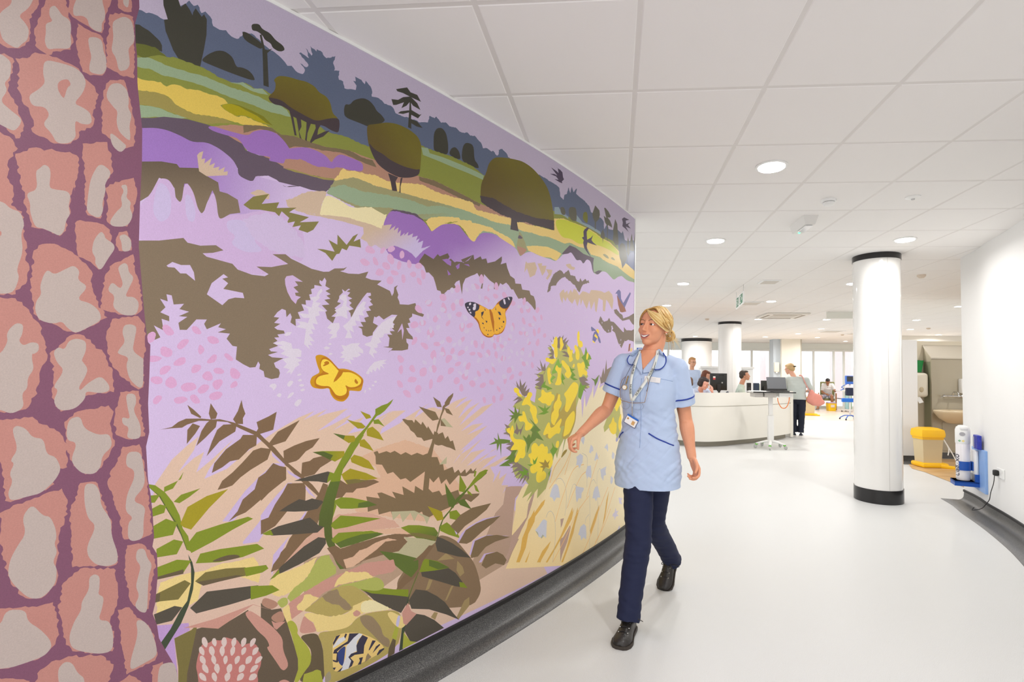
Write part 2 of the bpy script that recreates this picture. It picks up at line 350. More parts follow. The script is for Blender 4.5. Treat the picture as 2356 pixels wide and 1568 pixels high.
MURAL = '''sky - 3460,2710 2862,3064 -2865,3278 -2856,2299 1631,2065 2473,2147 2981,2241 3376,2186
slate r3 3367,2405 3325,2422 3310,2429 3300,2426 3285,2433 3273,2433 3258,2429 3248,2435 3223,2486 3214,2500 3196,2526 3184,2515 3174,2525 3163,2503 3153,2514 3134,2497 3130,2477 3112,2474 3094,2482 3078,2469 3061,2469 3045,2492 3047,2502 3018,2511 3004,2504 2977,2490 2956,2482 2952,2483 2930,2475 2909,2461 2901,2452 2887,2459 2866,2444 2848,2446 2840,2466 2858,2483 2836,2478 2828,2491 2863,2519 2857,2525 2833,2518 2827,2518 2840,2550 2818,2532 2815,2540 2825,2567 2801,2557 2800,2567 2779,2565 2776,2557 2763,2550 2729,2577 2737,2543 2731,2532 2732,2515 2711,2525 2715,2499 2712,2488 2695,2489 2689,2464 2667,2471 2643,2478 2640,2497 2655,2511 2644,2513 2647,2532 2620,2531 2605,2520 2602,2536 2580,2522 2572,2504 2573,2482 2552,2488 2526,2485 2514,2476 2486,2481 2470,2473 2461,2458 2424,2459 2391,2465 2352,2470 2343,2466 2294,2486 2285,2521 2257,2521 2248,2533 2229,2521 2219,2515 2194,2528 2169,2518 2133,2528 2107,2518 2075,2523 2059,2533 2036,2525 2009,2536 1962,2516 1949,2494 1920,2505 1889,2499 1877,2508 1845,2493 1832,2507 1833,2529 1807,2545 1767,2531 1757,2516 1718,2516 1391,2512 1365,2510 1302,2510 1264,2502 1253,2452 1214,2442 1205,2477 1176,2492 1157,2542 1136,2510 1116,2561 1094,2529 1052,2570 1062,2528 1007,2522 949,2517 877,2498 852,2464 691,2467 648,2453 640,2398 589,2450 558,2420 480,2434 380,2459 309,2450 283,2478 234,2414 176,2421 33,2463 -34,2458 -179,2417 -187,2116 1011,2153 1320,2193 2473,2147 2980,2210 3224,2185 3376,2186
dark r2 3343,2371 3324,2378 3314,2382 3292,2375 3277,2365 3264,2355 3259,2345 3258,2325 3275,2325 3306,2324 3341,2316
dark - 3263,2514 3260,2474 3248,2435 3257,2428 3252,2395 3242,2371 3231,2343 3216,2321 3177,2322 3160,2324 3152,2387 3147,2438 3148,2490 3156,2503 3162,2491 3179,2510 3185,2493 3186,2482 3194,2497 3206,2511 3217,2492 3224,2512 3228,2535
dark s 3159,2346 3141,2375 3117,2400 3095,2409 3072,2400 3060,2370 3045,2377 3025,2377 3009,2366 3001,2346 3070,2342 3143,2343
dark - 2984,2474 2994,2519 2988,2524 2976,2476 2966,2478 2952,2491 2968,2466 2965,2425 2959,2345 2976,2344 2981,2431
dark s 3021,2544 2997,2558 2987,2544 2962,2543 2947,2530 2940,2526 2918,2520 2911,2507 2922,2495 2935,2490 2952,2494 2958,2507 2977,2509 2986,2523 3002,2528 3018,2522
dark s 3047,2504 3030,2507 3001,2498 2983,2489 2986,2469 3013,2472 3032,2475 3044,2483
dark s 2689,2375 2684,2402 2665,2406 2649,2434 2610,2460 2581,2460 2559,2445 2551,2431 2527,2423 2505,2403 2578,2348 2621,2349 2684,2347
dark s 2260,2393 2260,2449 2242,2481 2213,2493 2188,2477 2174,2426 2175,2376 2219,2368 2257,2366
dark s 2170,2382 2156,2416 2131,2432 2106,2418 2094,2381 2134,2375
dark s 2092,2377 2086,2451 2063,2481 2013,2487 2007,2412 1982,2399 1972,2377 2026,2371
dark - 2398,2421 2394,2517 2393,2579 2388,2550 2383,2506 2340,2502 2329,2511 2348,2482 2383,2484 2384,2464 2352,2466 2322,2448 2355,2442 2382,2446 2381,2420
dark - 2462,2565 2428,2586 2408,2598 2390,2584 2355,2588 2334,2565 2377,2563 2428,2563 2456,2558
dark - 2483,2511 2451,2522 2427,2545 2390,2565 2354,2550 2336,2526 2376,2529 2391,2541 2409,2514 2434,2492 2422,2524 2459,2496 2474,2489
dark - 2451,2462 2437,2477 2396,2499 2393,2491 2425,2470
field r3 3341,2314 3306,2324 3275,2331 3246,2314 3231,2322 3211,2323 3160,2324 3142,2321 3106,2312 3069,2311 3050,2320 3031,2328 3007,2321 2979,2329 2958,2314 2981,2331 2876,2309 2753,2262 2715,2267 2661,2271 2619,2266 2583,2265 2468,2293 2331,2366 2257,2366 2165,2376 2092,2377 2015,2375 1945,2355 1598,2346 1314,2338 1228,2357 1147,2349 1061,2344 1017,2348 899,2361 797,2361 688,2354 631,2344 477,2349 377,2339 358,2296 468,2009 1569,1984 2467,1958 2976,2102 3342,2029 3352,2304
sage r2 3322,2275 3289,2291 3274,2290 3242,2287 3210,2290 3176,2293 3142,2298 3106,2294 3069,2293 3030,2297 2991,2298 2957,2291 2915,2295 2898,2288 2884,2267 2948,2257 3009,2260 3067,2258 3104,2259 3140,2263 3175,2263 3209,2258 3257,2251 3288,2257 3321,2247
dgrn r2 3324,2319 3300,2327 3275,2331 3246,2314 3265,2311 3289,2293 3304,2284 3322,2285
sage r1 3077,2308 3050,2320 3039,2327 3007,2318 2979,2331 2960,2316 2991,2309 3015,2308 3046,2315
sage - 2326,2357 2290,2366 2280,2346 2204,2354 2102,2357 1992,2357 1939,2353 1944,2329 2047,2330 2153,2327 2223,2327 2316,2325
yelo r3 3320,2216 3287,2219 3265,2224 3258,2228 3243,2220 3231,2232 3208,2238 3191,2234 3164,2244 3140,2244 3111,2248 3089,2244 3080,2234 3101,2219 3088,2209 3054,2200 3027,2211 2987,2206 2948,2203 2987,2194 3026,2181 3065,2178 3087,2178 3137,2169 3165,2162 3189,2163 3222,2175 3229,2184 3248,2192 3276,2189 3318,2176
obrn r2 3318,2176 3276,2189 3248,2192 3229,2184 3219,2172 3189,2163 3165,2162 3137,2169 3087,2178 3064,2173 3136,2141 3171,2140 3204,2140 3237,2143 3259,2147 3284,2141 3317,2135
leaf2 s 3101,2219 3074,2237 3048,2239 3009,2237 2972,2233 2942,2212 2987,2206 3020,2214 3043,2209 3054,2200 3081,2207
leafd - 3074,2237 3048,2242 3009,2239 2972,2233 2941,2211 2963,2213 2992,2227 3028,2233 3048,2238
sage r2 3317,2130 3284,2141 3259,2145 3237,2141 3204,2140 3188,2140 3220,2125 3246,2121 3274,2110 3315,2090
bank - 3315,2091 3274,2107 3246,2122 3188,2137 3136,2140 3100,2137 3044,2131 3023,2093 2983,2089 2943,2096 2917,2086 2899,2084 2830,2078 2851,2079 2766,2081 2712,2081 2733,2045 2749,2024 2804,2017 2843,2019 2894,2000 2922,2019 2950,2026 2989,2011 2998,1987 2979,1965 3038,1953 3044,2023 3168,2056 3202,2065 3241,2071 3266,2070 3314,2056
bred r2 3118,2141 3064,2167 2991,2184 2946,2203 2991,2171 2948,2201 2914,2188 2867,2200 2813,2197 2751,2201 2659,2220 2588,2218 2544,2219 2331,2220 2248,2227 2098,2213 1958,2198 1737,2202 1516,2202 1592,2135 2094,2081 2380,2099 2683,2107 2902,2075 3030,2109
bdrk r2 3032,2179 2982,2196 2948,2202 2914,2189 2867,2200 2813,2199 2751,2201 2713,2211 2659,2220 2603,2211 2559,2214 2543,2191 2587,2190 2623,2192 2672,2199 2699,2199 2732,2191 2763,2183 2813,2178 2871,2160 2888,2148 2928,2189 2981,2184 3031,2150
bdrk r2 2335,2218 2248,2227 2098,2213 1958,2198 1964,2184 2097,2188 2219,2200 2330,2201
purp s 3134,2131 3122,2141 3078,2141 3017,2145 3002,2168 2966,2188 2929,2189 2902,2170 2882,2146 2885,2147 2859,2161 2825,2174 2794,2175 2763,2170 2747,2163 2730,2145 2721,2168 2699,2193 2658,2193 2616,2191 2602,2182 2601,2154 2650,2141 2710,2138 2723,2124 2761,2121 2783,2111 2841,2121 2898,2104 2900,2085 2925,2083 2952,2080 2943,2096 2979,2090 3019,2090 3044,2127 3081,2124 3118,2124
bred r2 2902,2069 2895,2105 2841,2122 2783,2112 2723,2124 2684,2142 2690,2118 2702,2088 2741,2082 2809,2074 2868,2074
obrn r1 2902,2069 2868,2075 2809,2074 2741,2081 2709,2082 2760,2071 2821,2070 2868,2067
yel2 r4 2684,2140 2670,2135 2629,2145 2586,2148 2549,2157 2503,2150 2480,2150 2423,2160 2373,2176 2312,2187 2247,2176 2149,2181 2054,2188 2015,2191 1986,2160 1867,2171 1737,2183 1593,2183 1484,2201 1312,2218 1311,2182 1591,2115 1735,2137 1866,2122 2041,2120 2197,2119 2337,2118 2414,2118 2540,2110 2642,2113 2708,2079 2718,2082
sag2>sage@2290,2085,2242,2019 r3 2718,2079 2642,2117 2607,2117 2540,2110 2502,2114 2414,2118 2337,2122 2255,2126 2197,2131 2042,2137 1985,2135 1866,2131 1789,2137 1736,2146 1622,2137 1515,2153 1347,2173 1558,2158 1526,2148 1451,2151 1373,2164 1243,2163 1193,2163 1132,2183 1012,2181 894,2196 844,2165 698,2177 655,2168 551,2163 389,2169 264,2152 108,2138 -186,2146 -189,2056 167,2093 300,2111 370,2092 453,2051 517,2066 815,2038 1118,2062 1315,2024 1645,1989 1974,1984 2094,2073 2215,2066 2289,2031 2419,2020 2498,1993 2610,1992 2680,2007 2745,2022
sage r3 2733,2045 2682,2074 2598,2071 2494,2088 2380,2099 2291,2093 2216,2117 2095,2122 1985,2118 1890,2107 1734,2100 1514,2124 1254,2121 1051,2121 1050,2088 1345,2091 1590,2087 1787,2069 1937,2087 2094,2098 2196,2087 2334,2043 2420,2035 2476,2035 2610,2006 2680,2014 2745,2022
yel3 s 2748,2014 2716,2013 2679,2004 2652,1991 2610,1999 2560,2016 2537,2008 2491,1998 2498,1971 2506,1941 2543,1943 2580,1951 2644,1949 2704,1940 2742,1931 2765,1938 2763,1971
yel2 r3 2203,2069 2101,2091 2090,2082 2018,2096 2012,2086 1965,2092 1867,2096 1854,2088 1802,2082 1747,2076 1705,2062 1683,2031 1787,2037 1828,2067 1866,2071 1934,2064 1958,2045 1986,2008 1997,1983 2014,1984 2038,2013 2067,2041 2089,2052 2126,2053 2193,2039 2104,2070 2165,2043 2232,2006 2250,1978 2293,2022 2262,2050 2176,2076
yel2 r2 1586,2060 1491,2083 1381,2100 1289,2098 1231,2089 1278,2039 1297,2033 1352,2040 1431,2027 1482,2032 1570,2038
yel2 r2 1680,2188 1590,2187 1494,2196 1357,2204 1311,2222 1318,2292 1208,2322 1125,2324 1016,2331 873,2338 770,2334 673,2321 540,2327 358,2296 340,2260 283,2176 210,2232 25,2211 -185,2191 -187,2131 108,2138 264,2152 389,2169 551,2163 655,2168 698,2177 844,2165 894,2196 1012,2181 1132,2183 1193,2163 1243,2163 1373,2164 1451,2151 1526,2148 1558,2155 1649,2138
lime s 1304,2288 1208,2319 1016,2328 873,2332 770,2328 673,2317 555,2320 376,2292 357,2256 554,2266 728,2258 895,2237 1012,2199 1122,2213 1224,2194 1293,2242
sag2 s 663,2204 627,2218 568,2214 544,2197 597,2192
sag2 s 521,2208 482,2226 424,2208 489,2202
bank - 1226,2090 1182,2127 1132,2166 1056,2166 953,2148 798,2150 810,2112 802,2053 735,2040 667,2084 723,2076 789,2049 814,2014 962,2047 1119,2096
sag2 - 1652,2130 1626,2114 1614,2095 1598,2077 1578,2032 1676,2040 1662,2086
bank s 1668,2084 1652,2113 1614,2096
bred s 1676,2045 1578,2042 1601,2017 1637,1990 1660,2014
purp>lila@2090,1957,1974,1752 s 2518,1888 2506,1941 2498,1978 2476,2020 2444,2032 2395,2034 2343,2040 2302,2020 2279,2003 2260,1980 2232,2006 2195,2035 2104,2058 2060,2023 1998,1985 1971,2027 1937,2056 1851,2068 1787,2051 1677,2029 1647,1993 1637,1990 1601,2017 1547,2038 1490,2030 1405,2029 1352,2032 1297,2027 1250,2058 1211,2091 1151,2106 1115,2126 1077,2105 1043,2083 987,2100 951,2075 905,2123 842,2117 815,2044 735,2040 667,2081 594,2088 517,2066 453,2051 370,2092 300,2111 167,2093 1,2110 -188,2101 -194,1890 1307,1718 1848,1884 2186,1824 2453,1809
bank r2 2476,2022 2460,2033 2412,2041 2343,2044 2298,2021 2325,2026 2352,2034 2411,2030 2444,2030
lav>lila@3164,1975,2872,1948 s 3314,2061 3298,2066 3266,2079 3238,2083 3202,2077 3172,2067 3134,2081 3098,2072 3060,2049 3044,2023 3041,1997 2998,1987 2989,2013 2957,2025 2932,2022 2897,1999 2871,2014 2835,2017 2989,2011 2966,2023 2933,2022 2894,2000 2855,2015 2804,2014 2836,1995 2865,1968 2888,1950 2883,1926 2755,1927 2677,1934 2608,1930 2593,1920 2596,1885 2547,1839 2798,1746 3016,1706 3092,1890 3298,1942 3310,1958
brdk>brwn@3262,1974,3226,1853 - 3310,1958 3247,1979 3209,1983 3202,1974 3153,1988 3130,1969 3098,1957 3093,1928 3071,1927 3040,1914 3031,1871 3061,1859 3086,1835 3094,1842 3098,1871 3105,1909 3113,1926 3127,1877 3136,1836 3150,1854 3162,1885 3170,1912 3179,1929 3188,1926 3193,1860 3208,1872 3212,1904 3226,1921 3251,1926 3271,1865 3306,1826
pnkb s 3295,1829 3271,1865 3251,1925 3228,1929 3212,1904 3210,1876 3193,1859 3188,1926 3177,1928 3162,1902 3150,1854 3136,1836 3113,1926 3101,1897 3094,1842 3086,1835 3061,1859 3016,1870 2992,1885 2936,1905 2893,1906 2871,1878 2847,1855 2822,1851 2818,1729 2884,1755 2874,1721 2929,1700 2976,1694 2937,1673 2989,1663 3032,1674 3048,1691 3121,1702 3132,1711 3075,1732 3097,1745 3139,1735 3173,1738 3184,1751 3244,1730 3302,1718
tan - 3158,2029 3152,2040 3142,2048 3146,2020 3136,2026 3138,2008 3118,2034 3124,2006 3109,2020 3113,2001 3096,2011 3099,1997 3081,2015 3084,1997 3072,2003 3073,1989 3130,1968 3151,1978
tan r2 3004,1947 2984,1965 2969,1968 2942,1959 2944,1943 2973,1938 2994,1944
tan r3 2890,1955 2865,1968 2836,1995 2801,2013 2749,2027 2745,2022 2763,1971 2765,1938 2742,1931 2704,1940 2644,1949 2580,1951 2594,1937 2636,1937 2742,1924 2804,1928 2846,1923 2883,1932
tan>pale@2515,1941,2424,1840 r1 2845,1930 2768,1925 2747,1936 2675,1945 2617,1944 2557,1947 2503,1953 2464,1966 2476,1937 2446,1966 2454,1942 2432,1961 2436,1932 2419,1953 2422,1923 2400,1945 2404,1931 2381,1953 2385,1935 2357,1952 2362,1932 2333,1947 2342,1922 2323,1937 2332,1914 2303,1931 2312,1893 2262,1916 2306,1881 2340,1843 2359,1858 2388,1869 2448,1877 2499,1846 2538,1862 2562,1845 2575,1866 2603,1875 2590,1897 2593,1923 2674,1926 2747,1925 2815,1920
yel3 r3 2768,1932 2765,1955 2559,2017 2542,2002 2504,1996 2489,2004 2503,1964 2511,1937 2557,1943 2617,1944 2675,1952 2726,1939 2761,1930
ogrn - 3023,1901 2994,1938 2945,1961 2967,1919 2911,1940 2919,1917 2852,1936 2877,1912 2807,1911 2839,1884 2770,1904 2790,1867 2811,1851 2843,1855 2835,1873 2864,1860 2856,1883 2884,1870 2876,1891 2902,1909 2910,1889 2924,1900 2972,1897 3002,1890
ogrn - 2774,1797 2750,1800 2707,1799 2732,1841 2697,1829 2698,1869 2660,1836 2635,1876 2614,1892 2632,1855 2605,1872 2600,1837 2618,1837 2649,1835 2659,1814 2678,1818 2688,1795 2699,1791 2715,1761 2742,1787
brwn - 3302,1718 3244,1730 3184,1751 3173,1738 3139,1735 3097,1745 3075,1732 3104,1718 3132,1711 3121,1702 3048,1691 3032,1674 2989,1663 2949,1664 2937,1673 2976,1694 2929,1700 2874,1721 2927,1747 2884,1755 2864,1742 2825,1729 2791,1717 2747,1713 2726,1717 2705,1733 2668,1740 2655,1748 2668,1732 2683,1726 2649,1722 2606,1727 2565,1744 2576,1717 2550,1712 2504,1715 2524,1696 2464,1677 2454,1656 2446,1671 2444,1696 2427,1708 2435,1693 2423,1666 2427,1653 2418,1638 2415,1625 2371,1628 2336,1640 2328,1620 2313,1601 2288,1593 2295,1581 2351,1591 2351,1578 2367,1566 2359,1550 2373,1545 2363,1525 2380,1524 2367,1504 2346,1487 2343,1475 2378,1477 2376,1461 2366,1451 2368,1430 2398,1423 2456,1421 2464,1410 2443,1431 2489,1435 2463,1438 2460,1474 2471,1489 2447,1489 2461,1504 2436,1506 2450,1518 2437,1536 2451,1544 2425,1577 2452,1576 2490,1551 2512,1566 2516,1554 2533,1560 2538,1533 2515,1523 2537,1492 2538,1481 2563,1473 2581,1480 2586,1504 2602,1512 2580,1514 2592,1532 2569,1534 2577,1550 2557,1558 2570,1578 2548,1584 2560,1598 2540,1608 2555,1622 2547,1629 2564,1640 2550,1646 2552,1657 2568,1655 2584,1634 2610,1593 2632,1545 2636,1564 2644,1572 2623,1582 2641,1595 2632,1605 2645,1615 2630,1624 2650,1631 2639,1647 2654,1649 2639,1660 2647,1661 2660,1648 2673,1656 2669,1643 2683,1627 2683,1618 2690,1602 2675,1600 2700,1577 2688,1566 2711,1543 2695,1543 2705,1517 2727,1533 2735,1559 2728,1563 2749,1583 2720,1589 2740,1605 2717,1612 2733,1622 2717,1630 2737,1640 2720,1651 2738,1659 2735,1680 2742,1691 2751,1675 2760,1679 2761,1668 2750,1656 2779,1657 2779,1645 2791,1639 2787,1622 2797,1618 2791,1597 2809,1595 2807,1578 2823,1579 2813,1556 2835,1547 2825,1524 2842,1521 2840,1495 2859,1507 2855,1528 2861,1541 2873,1525 2876,1550 2889,1554 2904,1540 2915,1522 2897,1521 2913,1501 2893,1499 2912,1484 2902,1477 2880,1475 2877,1465 2901,1460 2895,1450 2911,1448 2900,1437 2914,1428 2897,1419 2926,1406 2927,1408 2920,1398 2897,1397 2929,1385 2916,1377 2878,1375 2909,1357 2903,1341 2892,1334 2888,1321 2892,1304 2915,1299 2937,1307 2941,1327 2955,1335 2953,1350 2959,1361 2967,1341 2984,1339 3004,1350 3004,1350 3027,1366 3025,1410 3038,1412 3056,1435 3047,1453 3082,1455 3059,1467 3081,1472 3074,1486 3112,1463 3120,1480 3113,1495 3141,1493 3165,1457 3183,1456 3187,1478 3165,1499 3187,1499 3161,1516 3186,1522 3175,1540 3201,1535 3207,1563 3220,1565 3216,1543 3235,1549 3221,1524 3233,1507 3211,1497 3210,1481 3229,1487 3223,1451 3247,1465 3230,1429 3249,1417 3291,1415
lila - 3223,1655 3209,1669 3187,1663 3164,1667 3153,1645 3149,1618 3173,1638 3188,1636 3203,1652 3219,1651
lila - 3116,1578 3104,1617 3072,1652 3059,1643 3075,1636 3058,1623 3071,1602 3014,1596 3009,1578 3036,1577 3055,1569 3072,1547
pnkb - 2883,1664 2878,1675 2857,1682 2821,1663 2849,1661 2837,1647 2853,1638 2834,1621 2847,1618 2844,1608 2826,1605 2838,1593 2843,1577 2859,1592 2873,1618 2881,1644
pnkb - 2423,1500 2401,1543 2391,1511 2397,1470 2403,1518
whit - 2753,1648 2748,1638 2761,1619 2757,1610 2774,1592 2753,1591 2763,1576 2731,1561 2761,1558 2755,1544 2772,1536 2761,1508 2781,1510 2770,1486 2787,1489 2777,1472 2793,1467 2771,1442 2789,1443 2778,1426 2795,1429 2786,1410 2809,1430 2804,1487 2840,1492 2824,1503 2837,1514 2808,1513 2798,1509 2792,1530 2815,1528 2832,1544 2796,1544 2800,1565 2823,1576 2787,1570 2781,1595 2795,1607 2771,1614 2765,1632
whit - 2672,1634 2657,1636 2651,1614 2654,1591 2629,1579 2651,1573 2647,1540 2673,1549 2702,1542 2688,1558 2699,1568 2671,1586 2664,1609 2683,1618
whit - 2583,1618 2571,1616 2579,1596 2570,1589 2586,1576 2577,1558 2601,1560 2592,1534 2616,1536 2608,1517 2627,1512 2618,1487 2638,1496 2625,1464 2655,1462 2645,1488 2664,1509 2639,1533 2614,1581
whit - 2726,1497 2712,1516 2680,1521 2677,1501 2689,1482 2687,1464 2717,1453 2703,1473 2721,1476 2708,1491
whit - 2502,1534 2469,1557 2429,1572 2446,1545 2441,1519 2459,1518 2458,1494 2484,1492 2492,1476 2509,1471 2496,1452 2521,1455 2512,1436 2533,1431 2515,1408 2544,1404 2541,1434 2572,1444 2546,1453 2534,1489
lila - 2528,1555 2514,1564 2503,1554 2490,1551 2506,1526 2528,1532
whit - 2882,1438 2853,1430 2849,1411 2827,1412 2817,1404 2818,1382 2839,1379 2813,1370 2828,1361 2822,1352 2837,1342 2842,1331 2852,1314 2853,1325 2868,1319 2856,1335 2878,1341 2866,1355 2882,1371 2858,1379 2889,1391 2874,1402 2899,1416 2881,1422 2915,1427
whit - 2879,1459 2870,1471 2853,1472 2860,1460 2873,1456
whit - 2737,1420 2726,1426 2712,1421 2719,1414 2731,1413
whit - 2721,1435 2713,1440 2705,1435 2714,1431
whit - 2718,1397 2709,1402 2700,1397 2713,1391
whit - 2669,1434 2650,1431 2628,1442 2591,1446 2600,1434 2578,1418 2576,1403 2600,1408 2585,1397 2603,1387 2622,1386 2614,1375 2633,1378 2623,1358 2648,1371 2665,1363 2652,1382 2673,1383 2660,1396 2671,1403 2657,1413
whit - 2573,1439 2541,1454 2520,1459 2503,1452 2528,1439 2511,1431 2536,1427 2515,1413 2537,1410 2526,1385 2552,1406 2544,1431
whit - 2563,1321 2546,1350 2526,1370 2497,1378 2467,1381 2486,1371 2469,1365 2492,1361 2479,1342 2498,1355 2500,1334 2513,1347 2520,1329 2533,1339 2535,1324 2545,1331 2549,1318
whit s 2923,1273 2913,1283 2902,1283 2896,1274 2907,1256 2911,1268
whit s 2865,1277 2855,1294 2842,1292 2843,1284 2854,1269
whit s 2832,1313 2821,1321 2812,1316 2824,1311
whit s 2828,1294 2818,1301 2810,1294 2820,1289
whit s 2824,1275 2813,1282 2801,1276 2811,1270
whit s 2819,1258 2807,1265 2798,1259 2810,1252
whit s 2897,1241 2889,1249 2879,1246 2884,1232 2893,1236
whit s 2862,1228 2853,1247 2839,1252 2839,1243 2853,1230
whit s 2838,1207 2824,1224 2810,1224 2812,1211 2826,1195
whit s 2527,1289 2515,1293 2511,1285 2521,1282
whit s 2537,1274 2529,1277 2521,1272 2529,1267
whit s 2551,1262 2543,1264 2535,1256 2545,1252
whit s 2567,1253 2559,1255 2561,1244 2566,1239
brdk>brwn@2229,1879,2197,1709 - 2324,1814 2320,1836 2294,1873 2244,1857 2221,1885 2208,1877 2162,1901 2151,1886 2164,1865 2142,1878 2119,1865 2079,1886 2066,1872 2031,1891 2001,1925 2108,1871 2056,1877 2023,1904 1998,1927 1992,1902 1949,1928 1939,1914 1909,1925 1899,1902 1843,1922 1792,1959 1791,1936 1800,1914 1757,1931 1746,1903 1735,1886 1721,1865 1685,1854 1677,1829 1629,1834 1617,1804 1552,1807 1540,1784 1511,1780 1494,1752 1489,1713 1497,1699 1530,1723 1570,1743 1600,1734 1616,1756 1649,1747 1675,1772 1694,1793 1711,1791 1733,1811 1754,1822 1781,1806 1801,1812 1819,1777 1848,1773 1846,1803 1881,1815 1922,1840 1932,1763 1944,1762 1933,1798 1970,1838 1987,1827 2010,1817 2048,1797 2064,1765 2068,1714 2086,1783 2107,1771 2117,1757 2106,1742 2127,1735 2158,1723 2177,1704 2182,1699 2170,1704 2186,1687 2200,1713 2219,1715 2231,1748 2242,1772 2268,1790 2283,1787 2294,1811 2307,1821
purp - 2194,1864 2164,1874 2139,1866 2141,1843 2163,1848
purp - 2112,1848 2087,1866 2089,1843 2101,1834
purp - 2060,1866 2030,1872 2021,1862
purp - 2163,1821 2140,1802 2156,1795
ogr2 r3 1377,1821 1365,1868 1339,1908 1313,1945 1248,1983 1223,1982 1198,1967 1143,2002 1116,1973 1062,1977 1034,1948 1006,1947 989,1975 966,1956 919,1981 901,1970 876,1980 863,1964 948,1939 970,1918 998,1876 1027,1886 1061,1915 1082,1917 1125,1933 1146,1935 1187,1950 1227,1932 1265,1905 1283,1880 1338,1866 1347,1836
tan - 1601,1904 1595,1950 1588,1973 1576,1963 1505,1982 1484,1950 1503,1907 1550,1884 1567,1915 1579,1933
tan - 1480,1979 1434,1990 1438,1974 1391,1983 1403,1944 1432,1914 1454,1945
tan - 1394,1961 1327,1968 1340,1935 1379,1897 1393,1905 1367,1935
tan s 1185,2030 1118,2049 1107,2031 1058,2035 1074,2012 1138,2011
tan - 1244,1833 1215,1858 1195,1867 1185,1846 1155,1867 1144,1841 1113,1879 1092,1860 1071,1891 1038,1884 1003,1855 958,1890 911,1892 861,1887 837,1917 759,1926 677,1932 620,1928 545,1955 482,1935 457,1893 479,1818 543,1862 589,1882 609,1791 645,1793 647,1868 717,1877 748,1769 768,1779 783,1844 833,1777 860,1840 895,1776 932,1807 956,1833 979,1789 991,1840 1024,1778 1058,1825 1090,1787 1132,1804 1154,1823 1173,1793 1204,1816 1208,1775 1233,1802
slat2 - 425,1950 384,1979 350,1995 314,1983 304,1927 257,1899 202,1941 104,2011 83,2000 219,1870 199,1844 292,1834 365,1892 384,1956
rust - 392,1945 357,1926 294,1894 219,1863 189,1839 274,1822 319,1820 364,1872
ogr2 r2 447,1822 397,1835 327,1809 273,1802 254,1776 139,1802 99,1814 15,1841 -195,1868 -198,1740 34,1749 118,1783 272,1754 362,1779 430,1798
ogr2 r3 719,1695 686,1748 650,1730 628,1713 570,1725 532,1751 508,1728 444,1728 393,1689 358,1659 269,1666 175,1666 95,1680 11,1708 -199,1725 -203,1590 -14,1603 198,1615 288,1535 360,1578 413,1640 480,1700 494,1647 571,1635 630,1656 674,1683 716,1704
ogr2 - 479,1662 431,1692 432,1724 292,1677 237,1661 238,1708 180,1686 -50,1704 -52,1646 98,1622 197,1595
slat2 s 833,1657 820,1661 755,1642 748,1634 794,1633 819,1625
yell s 755,1639 728,1654 700,1638 714,1618 754,1621
slat2 - 781,1625 748,1637 714,1615 720,1593 772,1550 805,1566 800,1600
yell - 761,1615 720,1593 729,1580 780,1598
yell - 799,1567 759,1549 779,1548 805,1554
slat2 s 720,1612 685,1583 670,1553 698,1552 726,1581
rust - 118,1578 77,1584 96,1523 136,1514
yel2 s 96,1516 65,1553 33,1547 43,1518
fly1 s 2049,1666 2045,1675 2023,1684 1989,1687 1947,1678 1911,1669 1880,1659 1867,1656 1842,1677 1817,1707 1778,1730 1738,1747 1700,1752 1699,1736 1716,1705 1736,1680 1759,1658 1745,1618 1751,1585 1773,1546 1819,1530 1838,1533 1854,1516 1888,1512 1919,1523 1944,1551 1956,1585 1992,1612 2027,1630 2044,1654
org s 1980,1639 1952,1651 1947,1678 1911,1667 1880,1659 1849,1667 1830,1692 1807,1699 1800,1686 1777,1675 1753,1678 1759,1654 1747,1613 1751,1585 1780,1551 1813,1535 1838,1537 1851,1523 1882,1519 1913,1527 1938,1548 1948,1590 1972,1610 1986,1611
fly1 - 1880,1661 1871,1664 1854,1644 1841,1600 1840,1539 1852,1568 1866,1611
fly2 s 2049,1666 2045,1675 2023,1684 1989,1687 1948,1677 1954,1649 1980,1639 1976,1627 1983,1607 2021,1626 2041,1650
fly2 s 1808,1708 1778,1730 1738,1747 1700,1752 1701,1735 1720,1705 1740,1682 1777,1679 1800,1688
whit s 2022,1677 2009,1683 2005,1673 2019,1665
whit s 2033,1657 2023,1660 2023,1650 2032,1652
whit s 2023,1648 2010,1649 2013,1638 2023,1641
whit s 2017,1635 2004,1635 2004,1625 2014,1628
whit s 1994,1674 1974,1683 1973,1666 1976,1648 1993,1644 1996,1657 1988,1664
whit s 1776,1728 1762,1732 1758,1719 1752,1706 1764,1700 1771,1713
whit s 1741,1742 1731,1746 1720,1733 1727,1728
fly2 - 1937,1640 1916,1648 1922,1632 1931,1618 1915,1602 1933,1614
fly2 - 1917,1666 1904,1654 1910,1651
fly2 - 1836,1682 1826,1663 1832,1664
fly2 - 1816,1657 1796,1657 1786,1640 1802,1640
fly2 - 1906,1601 1890,1598 1896,1588
fly2 - 1930,1588 1918,1587 1916,1579 1925,1581
fly2 - 1809,1626 1794,1625 1802,1612
fly2 s 1775,1611 1761,1610 1765,1600 1773,1602
fly2 - 1917,1567 1910,1563 1914,1557
fly2 - 1902,1555 1892,1549 1898,1546
fly2 - 1883,1554 1875,1548 1882,1546
fly2 - 1867,1555 1860,1553 1865,1546
fly2 - 1892,1531 1879,1532 1885,1524
fly2 - 1784,1582 1776,1581 1782,1573
fly2 - 1804,1572 1790,1569 1800,1564
fly2 - 1825,1559 1815,1562 1819,1552
fly2 - 1803,1547 1795,1549 1800,1544
